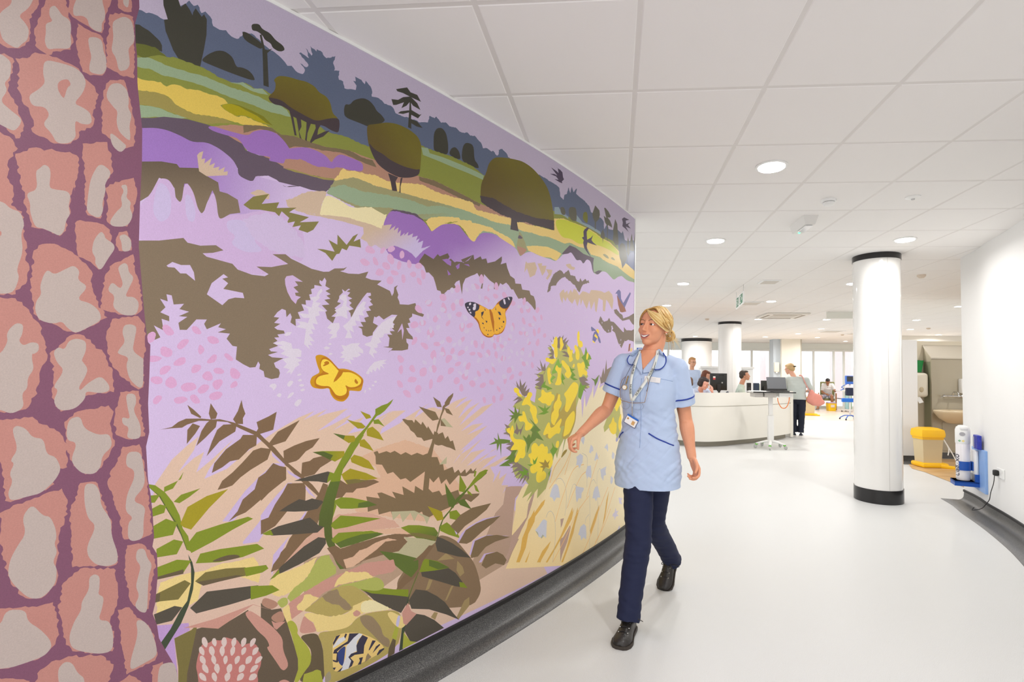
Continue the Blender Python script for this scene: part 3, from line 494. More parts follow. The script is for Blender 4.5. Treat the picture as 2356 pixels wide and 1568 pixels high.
fly3 s 2767,1382 2763,1390 2746,1393 2725,1386 2707,1373 2688,1351 2677,1339 2658,1341 2632,1336 2605,1325 2581,1308 2571,1295 2575,1270 2581,1248 2618,1252 2631,1253 2630,1234 2639,1220 2652,1209 2673,1211 2691,1221 2706,1243 2710,1265 2738,1260 2773,1266 2784,1287 2777,1308 2764,1315 2747,1325 2758,1350
fly4 s 2750,1361 2742,1382 2728,1386 2707,1371 2684,1348 2673,1335 2654,1334 2624,1330 2593,1312 2572,1295 2577,1270 2610,1258 2637,1260 2631,1241 2640,1221 2662,1215 2684,1223 2699,1239 2709,1268 2738,1261 2763,1269 2768,1290 2761,1311 2733,1326 2746,1340
yell s 2746,1359 2739,1375 2725,1376 2706,1364 2688,1344 2675,1330 2658,1326 2628,1327 2600,1314 2580,1297 2584,1278 2603,1267 2630,1265 2649,1277 2639,1256 2644,1238 2666,1231 2684,1237 2696,1254 2709,1272 2739,1272 2760,1280 2762,1294 2754,1308 2733,1315 2709,1319 2734,1329 2744,1343
fly4 - 2675,1333 2656,1330 2665,1312 2683,1293 2695,1286 2692,1297 2683,1315
fly4 s 2735,1361 2726,1369 2715,1367 2713,1358 2727,1351 2736,1348 2737,1352 2729,1358
fly4 s 2611,1291 2606,1301 2600,1293 2594,1286 2597,1278 2606,1282
dtrk - 2890,2291 2849,2283 2845,2246 2853,2224 2843,2199 2850,2201 2860,2253 2864,2270 2875,2272 2861,2205 2868,2204 2883,2269
dtrk - 2828,2278 2810,2279 2823,2229 2825,2197 2831,2200 2828,2240
dtrk - 2798,2284 2773,2288 2785,2257 2787,2236 2760,2260 2741,2271 2765,2238 2795,2214 2810,2195 2813,2201 2805,2226 2794,2260
oliv>oli2@2818,2359,2840,2286 s 2960,2310 2939,2341 2937,2370 2945,2378 2930,2401 2897,2413 2862,2417 2833,2424 2802,2419 2786,2403 2758,2400 2741,2380 2733,2343 2710,2333 2704,2302 2707,2274 2734,2273 2767,2284 2816,2267 2857,2273 2892,2290 2915,2296 2937,2291 2956,2300
dtrk s 2959,2309 2916,2317 2887,2302 2828,2291 2792,2287 2742,2320 2707,2334 2703,2309 2707,2274 2734,2273 2767,2282 2816,2267 2857,2273 2892,2290 2915,2296 2940,2290 2955,2298
dtrk - 2489,2183 2441,2181 2452,2159 2443,2117 2467,2114 2476,2151
dtrk - 2428,2181 2418,2186 2427,2144 2426,2116 2432,2115 2431,2150
oliv>oli2@2404,2353,2498,2252 s 2590,2326 2589,2355 2549,2374 2503,2401 2448,2415 2389,2413 2345,2399 2326,2368 2326,2299 2331,2228 2374,2200 2432,2181 2489,2187 2536,2204 2563,2237 2583,2279
dtrk s 2583,2286 2553,2262 2515,2258 2483,2244 2418,2237 2349,2244 2330,2255 2335,2225 2374,2200 2432,2181 2489,2187 2536,2204 2563,2237
dtrk - 1723,2196 1667,2202 1673,2171 1658,2128 1728,2122 1723,2168
oliv>oli2@1689,2488,1792,2268 s 1960,2246 1956,2308 1922,2372 1905,2431 1863,2477 1799,2500 1719,2521 1633,2538 1541,2531 1442,2495 1381,2453 1344,2382 1318,2295 1316,2223 1435,2213 1532,2208 1667,2192 1790,2187 1892,2195 1953,2213
dtrk r3 1962,2241 1869,2255 1792,2246 1682,2235 1595,2240 1501,2246 1317,2280 1316,2217 1434,2208 1532,2198 1593,2197 1667,2178 1723,2187 1804,2184 1892,2195 1953,2211
pur2 - 1370,2556 1322,2572 1289,2573 1359,2601 1295,2598 1276,2594 1286,2622 1305,2621 1258,2621 1232,2614 1224,2585 1212,2575 1237,2553 1231,2543 1265,2539 1321,2541 1275,2551 1303,2563
pur2 - 303,2569 258,2595 220,2599 141,2607 220,2578 209,2553 110,2594 170,2557 99,2544 218,2530 149,2502 227,2510 293,2513 284,2546
pur2 - 977,2254 951,2266 957,2299 940,2321 910,2338 868,2361 886,2335 910,2311 909,2288 902,2257 847,2285 816,2311 840,2271 814,2259 754,2250 833,2243 896,2240 907,2211 894,2184 856,2157 837,2144 894,2166 943,2191 958,2223 950,2242
slat s 1324,2352 1249,2373 1178,2360 1157,2344 1228,2341 1314,2333
sag3 - 1315,2365 1268,2379 1238,2354 1157,2349 1152,2334 1228,2341 1314,2322
sag3 - 1062,2393 1017,2377 971,2360 874,2368 703,2363 688,2342 797,2346 923,2346 1050,2345
ogr3 s 1249,2384 1210,2396 1189,2374 1193,2348 1228,2341 1248,2357
ogr3 s 1151,2413 1064,2438 1049,2396 1050,2345 1115,2333 1147,2358
ogr4 s 966,2408 955,2435 913,2450 897,2422 899,2373 935,2370 966,2385
ogr3 - 832,2458 789,2532 721,2515 713,2486 726,2451 772,2416 778,2363 791,2359 792,2411 819,2431
ogr3 - 649,2497 605,2491 644,2556 622,2563 569,2552 522,2527 545,2511 583,2503 537,2490 505,2466 496,2446 574,2448 578,2331 589,2328 589,2437 626,2453
ogr3 - 485,2353 471,2409 480,2434 441,2530 398,2502 388,2450 379,2406 368,2348 427,2327
ogr3 s 358,2283 351,2345 307,2376 233,2379 193,2319 182,2265 266,2213 274,2164 285,2216 339,2239
ogr3 - 193,2333 186,2405 167,2458 136,2417 124,2334 153,2299
ogr3 - 124,2355 106,2445 77,2510 43,2439 9,2411 19,2372
ogr3 - 21,2444 1,2529 -174,2582 -177,2469
ogr3 - 695,2347 661,2393 631,2363 623,2333 652,2326 658,2286 666,2322 695,2322
slat s 172,2267 134,2325 51,2361 -180,2371 -184,2221 3,2208 131,2226
pale s 3251,1913 3232,1907 3218,1870 3219,1811 3243,1785 3263,1813 3259,1875
pale s 3186,1895 3169,1891 3154,1844 3159,1805 3179,1813
pale s 3071,1834 3034,1848 2995,1839 2974,1816 2989,1781 2952,1752 3011,1736 3057,1758 3040,1788 3067,1804
pal2 r6 3023,1851 2956,1890 2902,1890 2847,1845 2820,1797 2819,1753 2910,1755 2952,1770 2993,1798
tan2>tan3@3060,1001,3364,833 - 3227,975 3188,1047 3150,1088 3121,1114 3133,1070 3171,1004 3132,1045 3105,1062 3124,998 3083,1035 3023,1097 3062,1045 3089,1006 3102,974 3039,999 2993,1041 2938,1083 2886,1118 2818,1157 2763,1178 2802,1146 2715,1183 2755,1153 2718,1165 2634,1181 2688,1142 2750,1100 2695,1121 2615,1159 2644,1128 2691,1099 2633,1124 2567,1142 2586,1120 2631,1080 2570,1089 2526,1124 2434,1165 2493,1122 2485,1133 2434,1161 2370,1160 2419,1129 2484,1090 2491,1067 2396,1107 2369,1129 2244,1189 2303,1154 2326,1123 2253,1164 2223,1167 2174,1152 2092,1192 2216,1149 2153,1166 2091,1192 2016,1210 2064,1183 2098,1155 2032,1185 1984,1196 2036,1152 2075,1105 2008,1151 1934,1179 2008,1125 2066,1071 1973,1123 1916,1155 1836,1169 1915,1120 1995,1078 2055,1041 1978,1068 1904,1071 1960,1045 2016,1021 1948,1036 1873,1056 1981,992 2057,946 1975,970 1911,992 2002,948 2062,927 2101,887 2026,953 1916,989 1980,943 2057,881 1985,931 1883,936 1938,912 2012,866 1882,905 1773,937 1838,922 1960,858 1900,885 1798,894 1850,869 1917,834 1849,851 1744,878 1695,876 1810,837 1849,838 1815,792 1827,753 1769,812 1781,764 1720,786 1760,728 1704,718 1752,680 1725,712 1723,642 1689,678 1701,610 1659,629 1665,593 1329,122 2910,169 3220,379 3237,836
tand r3 2591,976 2506,933 2482,882 2568,907 2595,857 2641,842 2584,763 2385,693 2261,652 2096,678 2038,760 2217,972 2372,1032 2508,1005
pnk3 r3 2734,736 2662,768 2543,754 2409,686 2384,655 2540,676 2659,689 2800,632 2864,609 2889,609 2834,658
mauv>mau2@1666,654,1922,398 - 1725,712 1683,709 1586,692 1600,661 1645,636 1657,558 1663,502 1668,442 1617,463 1542,508 1528,568 1473,642 1488,570 1541,483 1601,401 1693,301 2034,264 1924,443 1864,493 1803,590 1743,623
mau2 - 2783,627 2619,619 2381,556 2340,461 2446,426 2611,392 2777,450
yel4>yel5@1050,870,1420,252 - 1713,273 1658,350 1608,403 1668,442 1662,488 1642,564 1640,621 1593,679 1555,701 1466,665 1327,682 1309,710 1284,828 1237,865 1119,990 1189,815 1162,928 1092,1004 1029,1054 999,1165 966,1204 952,1135 938,1031 907,1191 892,1098 808,1206 831,1130 784,1259 781,1157 663,1300 689,1227 619,1250 618,1194 547,1313 588,1175 451,1235 -133,1268 -158,387 -605,-59 -56,12 1095,99
mauv r1 1668,428 1661,441 1617,463 1542,508 1528,578 1478,645 1469,636 1496,571 1534,501 1587,446 1630,390 1679,338 1714,301 1735,317 1694,356
mauv - 1195,416 1155,412 1174,373 1189,360
mauv - 1197,293 1162,294 1080,349 1069,335 1109,252 1169,188 1190,147 1192,227
gorg - 1627,281 1591,341 1578,400 1540,449 1526,489 1502,503 1470,536 1470,516 1403,562 1364,574 1377,546 1411,523 1461,494 1468,466 1524,410 1545,338 1597,272
gorg - 1437,223 1387,273 1298,309 1325,275 1394,224 1402,212
gorg - 1551,258 1501,313 1535,253
gorg - 1188,312 1143,360 1072,436 1051,459 1050,426 1028,449 1059,383 1132,330 1240,251 1331,190 1349,196 1259,257
gorg - 1119,216 1078,288 1037,350 983,445 982,404 948,443 1014,338 1035,287 1077,232 1158,137 1178,143
gorg - 808,245 731,334 664,392 670,356 716,288 794,205
gorg - 609,223 574,309 546,397 501,458 544,327 573,258
gorl - 1324,627 1291,648 1245,677 1194,711 1152,743 1120,775 1092,809 1069,841 1049,869 1033,894 1021,915 1012,933 1006,945 1010,947 1016,935 1025,917 1037,896 1053,872 1073,844 1096,812 1124,779 1156,747 1197,715 1247,681 1294,652 1327,631
gorl - 1314,663 1307,679 1296,701 1284,725 1270,745 1254,760 1235,774 1217,785 1204,794 1207,799 1220,790 1238,779 1258,765 1275,749 1289,728 1302,704 1312,681 1320,666
gorl - 1150,683 1138,704 1121,735 1103,767 1090,790 1084,803 1081,811 1080,815 1080,818 1085,819 1085,816 1086,812 1088,805 1094,793 1107,769 1125,737 1142,707 1154,686
gorl - 1252,413 1237,438 1217,475 1193,516 1167,555 1139,594 1109,635 1077,672 1045,698 1009,711 969,714 933,712 908,711 908,716 933,717 969,719 1010,716 1047,703 1081,675 1113,638 1143,597 1171,558 1197,519 1221,477 1242,441 1256,415
gorl - 1274,171 1250,189 1216,215 1177,245 1139,275 1104,307 1067,342 1030,376 992,405 948,430 900,453 856,472 826,485 828,489 858,476 902,457 950,435 995,409 1033,379 1071,345 1107,311 1143,279 1180,249 1219,219 1253,193 1277,175
gorl - 1113,467 1101,482 1084,503 1063,528 1040,551 1015,576 988,603 958,627 929,645 896,654 861,658 829,659 806,660 806,665 829,664 861,663 897,659 931,650 961,631 991,606 1019,580 1044,555 1067,531 1088,506 1105,485 1117,470
gorl - 863,482 842,514 812,561 780,611 751,652 727,683 705,709 685,730 672,745 675,748 689,733 708,712 731,686 755,655 784,614 816,564 846,517 867,484
gorl - 960,73 929,97 884,132 835,171 792,209 757,246 725,285 694,323 661,359 622,395 580,431 542,463 516,485 520,490 546,467 584,436 626,399 665,363 698,327 729,289 761,250 796,214 839,176 888,136 932,102 963,78
gorl - 853,78 823,88 779,102 730,122 684,149 639,186 595,233 551,281 511,324 474,364 437,403 406,437 385,460 389,464 411,441 442,407 478,368 516,328 556,285 599,237 644,191 687,154 733,127 781,108 825,94 855,84
gorl - 725,136 699,150 662,169 622,192 585,215 550,241 516,269 485,295 464,313 468,318 489,300 519,274 554,245 588,220 625,197 665,175 702,155 727,141
gor2 s 1206,791 1177,836 1125,846 1135,825
sten - 1274,173 1269,197 1261,233 1254,271 1249,307 1248,339 1250,371 1253,401 1257,426 1264,446 1273,463 1283,475 1293,485 1302,491 1313,493 1322,493 1331,491 1339,486 1345,478 1350,470 1354,464 1351,463 1347,468 1342,476 1336,484 1330,488 1322,490 1313,490 1303,488 1294,483 1285,473 1276,461 1267,445 1260,425 1256,400 1253,371 1251,339 1252,307 1257,272 1264,233 1272,198 1277,174
sten - 1144,425 1140,442 1133,467 1128,494 1126,520 1127,544 1130,569 1136,592 1144,612 1154,630 1166,645 1179,658 1192,668 1205,673 1219,675 1232,675 1242,674 1248,671 1251,666 1252,661 1252,658 1249,658 1249,661 1248,665 1246,669 1241,671 1232,672 1219,672 1206,670 1193,665 1181,656 1168,643 1156,628 1146,611 1139,591 1133,568 1130,544 1129,520 1131,495 1136,468 1142,443 1147,426
sten - 1124,464 1113,487 1096,520 1078,554 1063,579 1054,593 1047,601 1041,604 1033,604 1022,599 1008,588 996,577 987,570 985,572 994,579 1006,591 1020,601 1032,606 1041,606 1049,603 1056,595 1066,581 1081,556 1098,522 1115,488 1127,466
sten - 809,103 809,152 809,223 809,299 810,365 812,419 815,468 817,511 815,544 806,565 793,577 778,583 765,585 754,581 742,570 732,558 725,550 723,552 730,560 740,572 752,583 765,588 779,586 794,580 808,567 817,545 820,511 818,468 815,418 813,365 812,299 812,223 812,152 812,103
sten - 683,121 682,158 681,212 680,273 682,335 688,399 698,470 707,536 709,586 704,615 692,631 680,640 670,645 665,648 662,645 660,641 658,637 655,639 657,642 660,647 665,651 671,648 681,642 694,633 706,616 712,586 710,535 701,469 691,399 685,334 683,273 684,212 685,158 686,121
sten - 859,553 858,581 857,623 857,666 857,700 857,722 856,738 858,750 865,762 880,773 900,782 920,789 933,795 934,792 921,787 901,779 881,770 867,760 861,749 859,738 860,722 860,700 860,666 860,623 861,581 862,553
sten - 877,310 876,316 874,325 871,334 866,341 857,347 844,351 832,355 823,357 824,360 833,358 845,354 858,349 868,344 874,335 877,326 879,317 880,310
bel2 - 1454,407 1433,381 1424,369 1411,371 1397,349 1372,358 1353,343 1382,419
bell - 1460,414 1425,430 1392,455 1370,456 1343,440 1346,384 1349,340 1385,371 1402,358 1425,367 1429,388 1437,398
bell - 1315,591 1297,624 1274,643 1251,646 1226,627 1210,581 1204,550 1243,560 1269,539 1288,567 1316,578
bell - 1015,588 903,555 909,539 933,526 938,492 973,500 995,476 1007,501 1014,548
bell - 775,458 763,498 737,529 695,528 666,473 654,439 700,449 720,425 741,451
bell - 1012,778 958,793 921,774 926,734 944,719 967,694 985,722 1011,723 1003,757
bell - 882,651 858,694 807,692 795,643 798,602 843,621 856,605
bell - 656,638 553,647 568,617 559,584 597,584 606,548 643,586
bell - 835,786 811,837 778,815 770,787 797,787 809,774
bell - 755,721 723,775 694,737 687,714 722,725 735,713
bell - 595,789 542,813 526,784 528,749 557,775
bell - 460,704 445,741 402,716 410,684 443,682
bell - 479,519 472,563 423,535 438,505 463,496
bell - 954,883 919,914 900,889 917,847
bell - 972,259 944,304 897,312 866,289 858,235 863,198 900,223 930,211 943,246
whit - 315,367 222,341 259,329 230,295 295,316 305,339
whit - 424,266 390,272 374,301 356,270 312,266 347,248 311,226 364,232 389,212 398,241 431,249
whit - 326,123 291,147 272,115 308,111
gras>gra2@1390,1435,1540,893 - 1366,1488 1303,1496 1209,1549 1148,1520 1062,1458 997,1529 926,1452 903,1511 889,1441 828,1455 863,1371 898,1336 861,1313 909,1278 834,1236 931,1220 942,1186 987,1165 1030,1088 1040,1038 1132,936 1189,815 1159,922 1218,863 1245,801 1266,842 1311,768 1318,712 1387,584 1361,636 1447,596 1440,651 1545,596 1498,646 1584,624 1531,692 1572,733 1640,745 1671,797 1672,836 1688,895 1676,964 1720,1016 1718,984 1740,1027 1706,1052 1622,1121 1681,1143 1624,1188 1654,1213 1610,1207 1484,1158 1470,1232 1487,1248 1429,1282 1472,1322 1406,1348 1441,1383 1380,1358 1301,1428 1373,1436 1320,1448
brng - 1366,1503 1307,1491 1339,1473 1366,1488 1320,1459 1369,1446 1311,1443 1355,1421 1301,1417 1283,1439 1302,1475
brng - 1341,1541 1303,1517 1309,1561 1285,1534 1229,1567 1219,1549 1190,1578 1199,1539 1149,1564 1173,1530 1123,1552 1163,1509 1147,1488 1207,1479 1167,1473 1217,1468 1156,1454 1206,1442 1114,1434 1146,1466 1227,1484 1265,1493 1303,1501
brng - 1489,1352 1440,1343 1474,1372 1423,1348 1442,1413 1406,1363 1390,1394 1380,1353 1396,1323 1497,1327 1430,1312 1488,1287 1438,1282 1487,1263 1437,1247 1486,1245 1428,1232 1395,1261 1405,1323 1388,1343
brng - 1685,1279 1648,1255 1656,1288 1626,1250 1624,1300 1604,1259 1570,1283 1588,1240 1558,1264 1573,1225 1534,1244 1549,1205 1579,1196 1602,1207 1625,1236
brng - 1693,1198 1639,1198 1682,1174 1631,1184 1670,1155 1594,1177 1617,1193 1654,1199
brng - 1760,1015 1705,1010 1753,1001 1690,990 1712,1006 1726,1030 1747,1055 1706,1038 1691,1009
brng - 1650,1057 1649,1019 1670,1002 1633,985 1619,1007 1611,978 1575,1051 1604,1015 1627,1013
brng - 991,1301 922,1313 860,1283 909,1278 835,1254 896,1243 859,1225 920,1232 883,1202 943,1226
brng - 1762,1020 1720,1011 1754,1005 1712,992 1675,955 1732,942 1689,933 1731,923 1681,894 1672,845 1715,832 1650,828 1693,810 1627,805 1685,781 1611,784 1662,753 1596,767 1640,726 1588,756 1617,712 1564,747 1594,698 1541,738 1548,710 1524,726 1534,776 1628,829 1651,876 1660,939 1691,1009
brng - 692,1325 663,1300 623,1375 607,1325 573,1439 563,1363 463,1390 532,1332 454,1364 546,1287 576,1275 662,1257
grn2 - 823,1301 758,1289 692,1325 718,1276 757,1240 771,1277
grn2 - 1722,1138 1666,1110 1663,1150 1636,1103 1623,1140 1622,1102 1592,1096 1629,1089 1664,1049 1665,1082 1707,1063 1686,1088 1714,1096 1672,1098
grn2 - 1865,954 1814,969 1827,989 1794,972 1798,1014 1781,977 1746,972 1697,962 1697,948 1746,948 1766,950 1768,881 1780,952 1799,913 1803,955
grn2 - 1695,881 1674,902 1630,907 1659,877 1643,841 1708,836 1686,819 1783,833 1701,858 1743,859
grn3 - 1594,976 1547,951 1523,979 1515,953 1483,990 1524,999 1484,1030 1458,1008 1424,995 1449,982 1387,924 1457,952 1481,934 1506,942 1522,909 1552,873 1546,921
grn2 - 1588,981 1557,958 1535,980 1518,954 1503,987 1520,1003 1480,1020 1537,1073 1497,1046 1421,990 1463,988 1390,926 1462,949 1517,920 1547,870 1549,919
grn3 - 1459,1140 1391,1119 1383,1144 1373,1118 1320,1131 1364,1102 1337,1095 1390,1083 1457,1087 1399,1099
grn3 - 1627,786 1573,773 1597,806 1558,780 1530,766 1549,754 1521,735 1565,752 1603,734 1588,756
grn3 - 1322,859 1295,877 1305,910 1276,875 1237,860 1275,827 1327,697 1337,725 1310,742 1284,817
grn3 - 1314,1239 1386,1261 1378,1287 1404,1272 1429,1247 1368,1240 1359,1225 1341,1230 1305,1234
grn4 - 1299,1360 1263,1408 1244,1424 1224,1387 1195,1404 1214,1366 1271,1365 1261,1334 1326,1323 1270,1307 1315,1286 1297,1271 1342,1281 1307,1312 1317,1338
grn3 - 1203,1334 1162,1296 1192,1286 1171,1253 1211,1280
grn3 - 1113,1379 1091,1362 1037,1358 1080,1346 1036,1318 1068,1307 1002,1290 1057,1285 1100,1302 1080,1335 1112,1346
grn3 - 999,1177 989,1233 968,1278 944,1249 884,1254 919,1226 942,1186 964,1153
grn3 - 960,1439 914,1464 903,1516 878,1477 840,1460 814,1432 877,1424 838,1384 888,1383 850,1360 899,1371 925,1417
gor3 s 1225,1078 1177,1118 1097,1197 989,1244 1032,1150 1019,1087 1028,1010 1090,927 1151,906 1202,927 1154,1009 1270,971 1324,924 1386,951 1308,1021 1328,1079 1267,1202 1248,1212 1198,1151
whit s 1333,1515 1308,1530 1286,1560 1267,1556 1303,1496 1265,1466 1273,1418 1301,1428 1293,1465 1326,1490
flow s 1326,1510 1303,1509 1299,1538 1281,1561 1262,1557 1257,1525 1261,1498 1255,1466 1254,1440 1268,1426 1287,1428 1298,1470 1293,1486 1317,1495
flow s 1386,1422 1364,1427 1328,1416 1282,1423 1263,1418 1300,1386 1327,1388 1346,1398 1381,1402
flow s 1233,1526 1229,1556 1209,1560 1198,1528 1183,1513 1217,1471 1236,1473 1227,1505
flow s 1147,1477 1137,1504 1116,1506 1105,1473 1084,1490 1073,1480 1088,1446 1066,1419 1113,1401 1125,1422 1115,1445 1136,1461
flow s 1063,1508 1036,1524 1008,1500 984,1467 989,1426 1017,1417 1039,1436 1035,1470
flow s 1021,1590 1011,1613 994,1615 987,1581 992,1552 952,1549 941,1515 974,1504 1002,1511 1020,1550
flow s 895,1429 890,1464 866,1483 859,1454 877,1424
flow s 1215,1412 1185,1415 1155,1394 1113,1373 1102,1351 1085,1324 1111,1307 1126,1296 1163,1313 1173,1329 1143,1345 1204,1382
flow s 1081,1374 1060,1399 1043,1386 1059,1366
flow s 1022,1397 994,1404 971,1396 930,1417 906,1382 923,1359 868,1342 886,1310 934,1330 962,1304 991,1313 1004,1352
flow s 1367,1348 1349,1369 1327,1359 1335,1333 1316,1318 1334,1292 1319,1266 1342,1261 1356,1287 1361,1312
flow s 1285,1355 1262,1387 1243,1366 1204,1366 1222,1312 1202,1280 1216,1256 1287,1257 1260,1286 1247,1334
flow s 1677,1246 1648,1250 1625,1236 1632,1222 1598,1202 1609,1195 1639,1203 1647,1217 1669,1223
flow s 1608,1149 1579,1187 1560,1196 1549,1220 1518,1221 1505,1204 1533,1180 1508,1145 1475,1138 1458,1107 1469,1073 1448,1052 1456,1032 1481,1034 1502,1070 1514,1096 1531,1116 1523,1136 1555,1152 1586,1146
flow s 1636,1089 1591,1086 1600,1113 1577,1114 1561,1079 1545,1049 1497,1031 1512,1007 1559,999 1574,1013 1567,1041 1583,1057 1620,1055
flow s 1460,1177 1418,1191 1424,1226 1403,1236 1376,1210 1314,1221 1318,1203 1281,1197 1285,1165 1312,1156 1320,1136 1352,1132 1374,1149 1409,1150 1435,1166
flow s 1293,1124 1279,1150 1252,1164 1243,1201 1219,1200 1220,1163 1198,1146 1207,1120 1236,1100 1230,1062 1262,1033 1280,1003 1318,1032 1314,1084 1283,1103
flow s 1180,1199 1140,1220 1109,1246 1057,1279 1001,1262 995,1228 1021,1183 1075,1135 1105,1098 1136,1078 1167,1096 1153,1139 1149,1171
flow s 1353,1030 1331,1033 1321,996 1289,999 1252,1022 1205,1050 1195,1033 1223,993 1203,981 1222,950 1251,958 1288,946 1324,929 1347,942 1343,967 1386,956 1400,967
flow s 1182,925 1163,977 1155,1030 1094,1070 1052,1089 1035,1066 1039,1022 1070,980 1101,944 1132,936
flow s 1263,886 1249,911 1225,908 1222,887 1234,864 1258,870
flow s 1727,1026 1699,1033 1699,1009 1692,1028 1678,1046 1662,1006 1676,984 1654,962 1609,958 1570,946 1558,928 1569,899 1560,864 1583,845 1610,856 1628,834 1650,832 1661,844 1644,870 1622,901 1659,903 1696,907 1682,922 1660,939 1683,956 1698,976 1698,995 1723,1007
flow s 1536,866 1504,867 1513,903 1489,923 1464,922 1438,894 1422,910 1396,910 1377,887 1355,892 1341,867 1349,842 1308,844 1293,813 1288,781 1310,752 1338,751 1374,773 1400,756 1355,728 1363,698 1398,689 1432,682 1458,699 1459,735 1443,757 1476,745 1509,753 1522,785 1494,800 1519,814 1516,838 1536,851
gor2 - 1436,807 1384,795 1375,814 1348,789 1321,801 1338,778 1329,755 1365,766 1400,740 1392,765 1427,775 1392,780
grn3 - 1547,808 1486,799 1495,836 1478,818 1445,841 1465,801 1518,794
lilp s 310,1006 282,970 360,943 288,851 356,799 390,816 358,865 505,898 522,944 475,960 461,1003
gras - 509,1051 312,1086 292,1004 306,872 357,825 443,950 595,901 611,940
flow s 522,944 475,960 452,996 428,1001 411,961 369,951 368,911 375,873 433,866 489,891 506,918
flow s 414,1091 365,1128 296,1152 276,1097 329,1073 363,1036 397,1051
flow s 335,968 275,1030 272,936 288,864 333,908
brnw - 3220,1143 3192,1149 3176,1164 3157,1173 3116,1171 3088,1166 3066,1166 3025,1152 2990,1134 2950,1113 2929,1088 2895,1053 2854,997 2792,936 2792,927 2863,989 2924,1065 2958,1102 3006,1130 3044,1155 3084,1161 3123,1164 3153,1154 3166,1145 3195,1145
brnw - 3155,1217 3138,1201 3117,1177 3119,1172 3144,1188
brnw - 3097,1186 3093,1220 3073,1185 3077,1168 3091,1167
brnw - 3028,1163 3015,1190 3005,1228 3000,1203 2992,1180 2999,1165 2998,1145 3018,1147
brnw - 3152,1092 3152,1137 3139,1157 3119,1147 3131,1123
brnw - 3127,1083 3115,1130 3102,1155 3090,1167 3073,1163 3076,1140 3103,1108
brnw - 3098,1047 3085,1094 3072,1131 3055,1147 3016,1147 3020,1121 3064,1092
brnw - 2957,1149 2919,1167 2894,1182 2903,1118 2954,1104 2958,1113 2951,1126
brnw - 2916,1071 2888,1110 2815,1147 2861,1073 2907,1061
brnw - 3082,990 3076,1021 3045,1064 3004,1095 2997,1108 2954,1104 2955,1068 2976,1057 3006,1025 3032,1022 3053,1005
brnw - 3064,932 3052,960 3023,984 2994,1015 2964,1051 2940,1058 2907,1050 2918,1014 2970,985 3000,963 3022,940 3040,935
lilw - 3047,825 3026,855 3008,881 2983,916 2960,939 2941,959 2913,982 2901,999 2863,994 2857,946 2981,859 3017,818
brnw - 3029,821 3004,850 2990,887 2955,916 2945,955 2909,977 2897,993 2856,979 2854,936 2890,910 2930,880 2961,855 2980,841 3007,833
lilw - 2985,742 2939,797 2916,833 2896,856 2872,888 2847,921 2834,919 2858,858 2937,731 2984,735
brnw - 2867,1039 2830,1055 2790,1067 2740,1074 2765,1041 2789,1029 2812,1003 2822,997 2856,991 2864,1003
brnw - 2801,988 2774,991 2761,1000 2721,1005 2684,987 2706,975 2734,961 2755,938 2793,933 2803,942
brnw - 2937,948 2920,973 2899,999 2857,974 2856,932 2875,925 2908,897 2934,871
lilw - 2932,797 2933,821 2913,850 2883,885 2864,903 2849,921 2842,899 2887,839
lilw - 2888,673 2892,600 2869,657 2842,716 2827,747 2779,810 2784,783
brnw - 2930,754 2932,804 2908,809 2888,852 2864,889 2849,919 2792,912 2785,896 2785,847 2830,838 2885,774
brnw - 2894,614 2887,639 2869,661 2863,676 2848,689 2836,717 2817,741 2772,809 2738,860 2722,901 2703,890 2708,825 2735,758 2748,721 2778,704 2821,662 2840,643 2864,619
brnw - 2952,1110 2908,1066 2868,1010 2834,964 2793,933 2761,900 2731,858 2701,820 2701,809 2738,852 2799,917 2820,941 2861,992 2910,1053 2951,1100
lilw - 2905,1040 2857,985 2870,990 2903,1025
lilw - 2854,970 2803,931 2816,930 2847,955
lilw - 2785,900 2745,845 2774,870 2786,890
brn2 - 2518,994 2501,998 2494,986 2459,992 2441,983 2420,989 2389,969 2366,977 2336,960 2306,967 2275,953 2249,958 2229,1004 2215,1056 2192,1045 2213,998 2227,938 2194,934 2177,896 2160,898 2153,866 2102,876 2089,845 2065,857 2050,836 2022,853 2015,831 1984,852 1971,834 1945,849 1961,823 1990,827 2015,817 2040,821 2065,829 2117,792 2138,823 2168,805 2183,841 2213,819 2235,843 2239,795 2217,774 2179,776 2161,750 2063,759 2056,735 1921,715 1928,706 1979,683 2012,703 2067,691 2108,686 2176,677 2235,664 2261,670 2272,698 2308,693 2328,710 2371,698 2377,720 2418,700 2431,733 2486,731 2492,756 2536,753 2540,797 2545,817 2484,798 2496,822 2476,821 2409,784 2427,816 2370,791 2378,830 2316,790 2312,821 2270,792 2262,877 2337,842 2362,863 2388,861 2425,899 2452,895 2478,937 2506,943 2509,977
brn2 - 2388,1123 2378,1124 2359,1117 2336,1115 2326,1102 2321,1118 2289,1091 2282,1105 2256,1072 2251,1082 2216,1034 2218,1022 2272,1016 2285,1032 2309,1037 2324,1057 2344,1071 2354,1088 2373,1105
brn2 - 2212,995 2208,1038 2199,1084 2189,1109 2174,1147 2170,1169 2154,1181 2158,1155 2176,1122 2183,1092 2193,1067 2203,1037 2166,1047 2151,1015 2135,1027 2120,999 2104,1002 2085,951 2119,968 2142,975 2169,987 2191,987
brn2 - 2304,1175 2258,1160 2212,1145 2189,1109 2226,1105 2252,1126
brn2 - 2227,1216 2186,1191 2175,1165 2202,1168
brn2 - 2156,1164 2159,1186 2138,1212 2108,1231 2110,1215 2126,1189 2131,1176
brn2 - 2161,1162 2133,1154 2107,1122 2147,1137
brn2 - 2180,1078 2179,1109 2157,1112 2111,1067
tan4 - 2179,1109 2157,1112 2105,1064 2145,1071 2162,1090
tan4 - 2182,897 2138,929 2140,895 2160,896
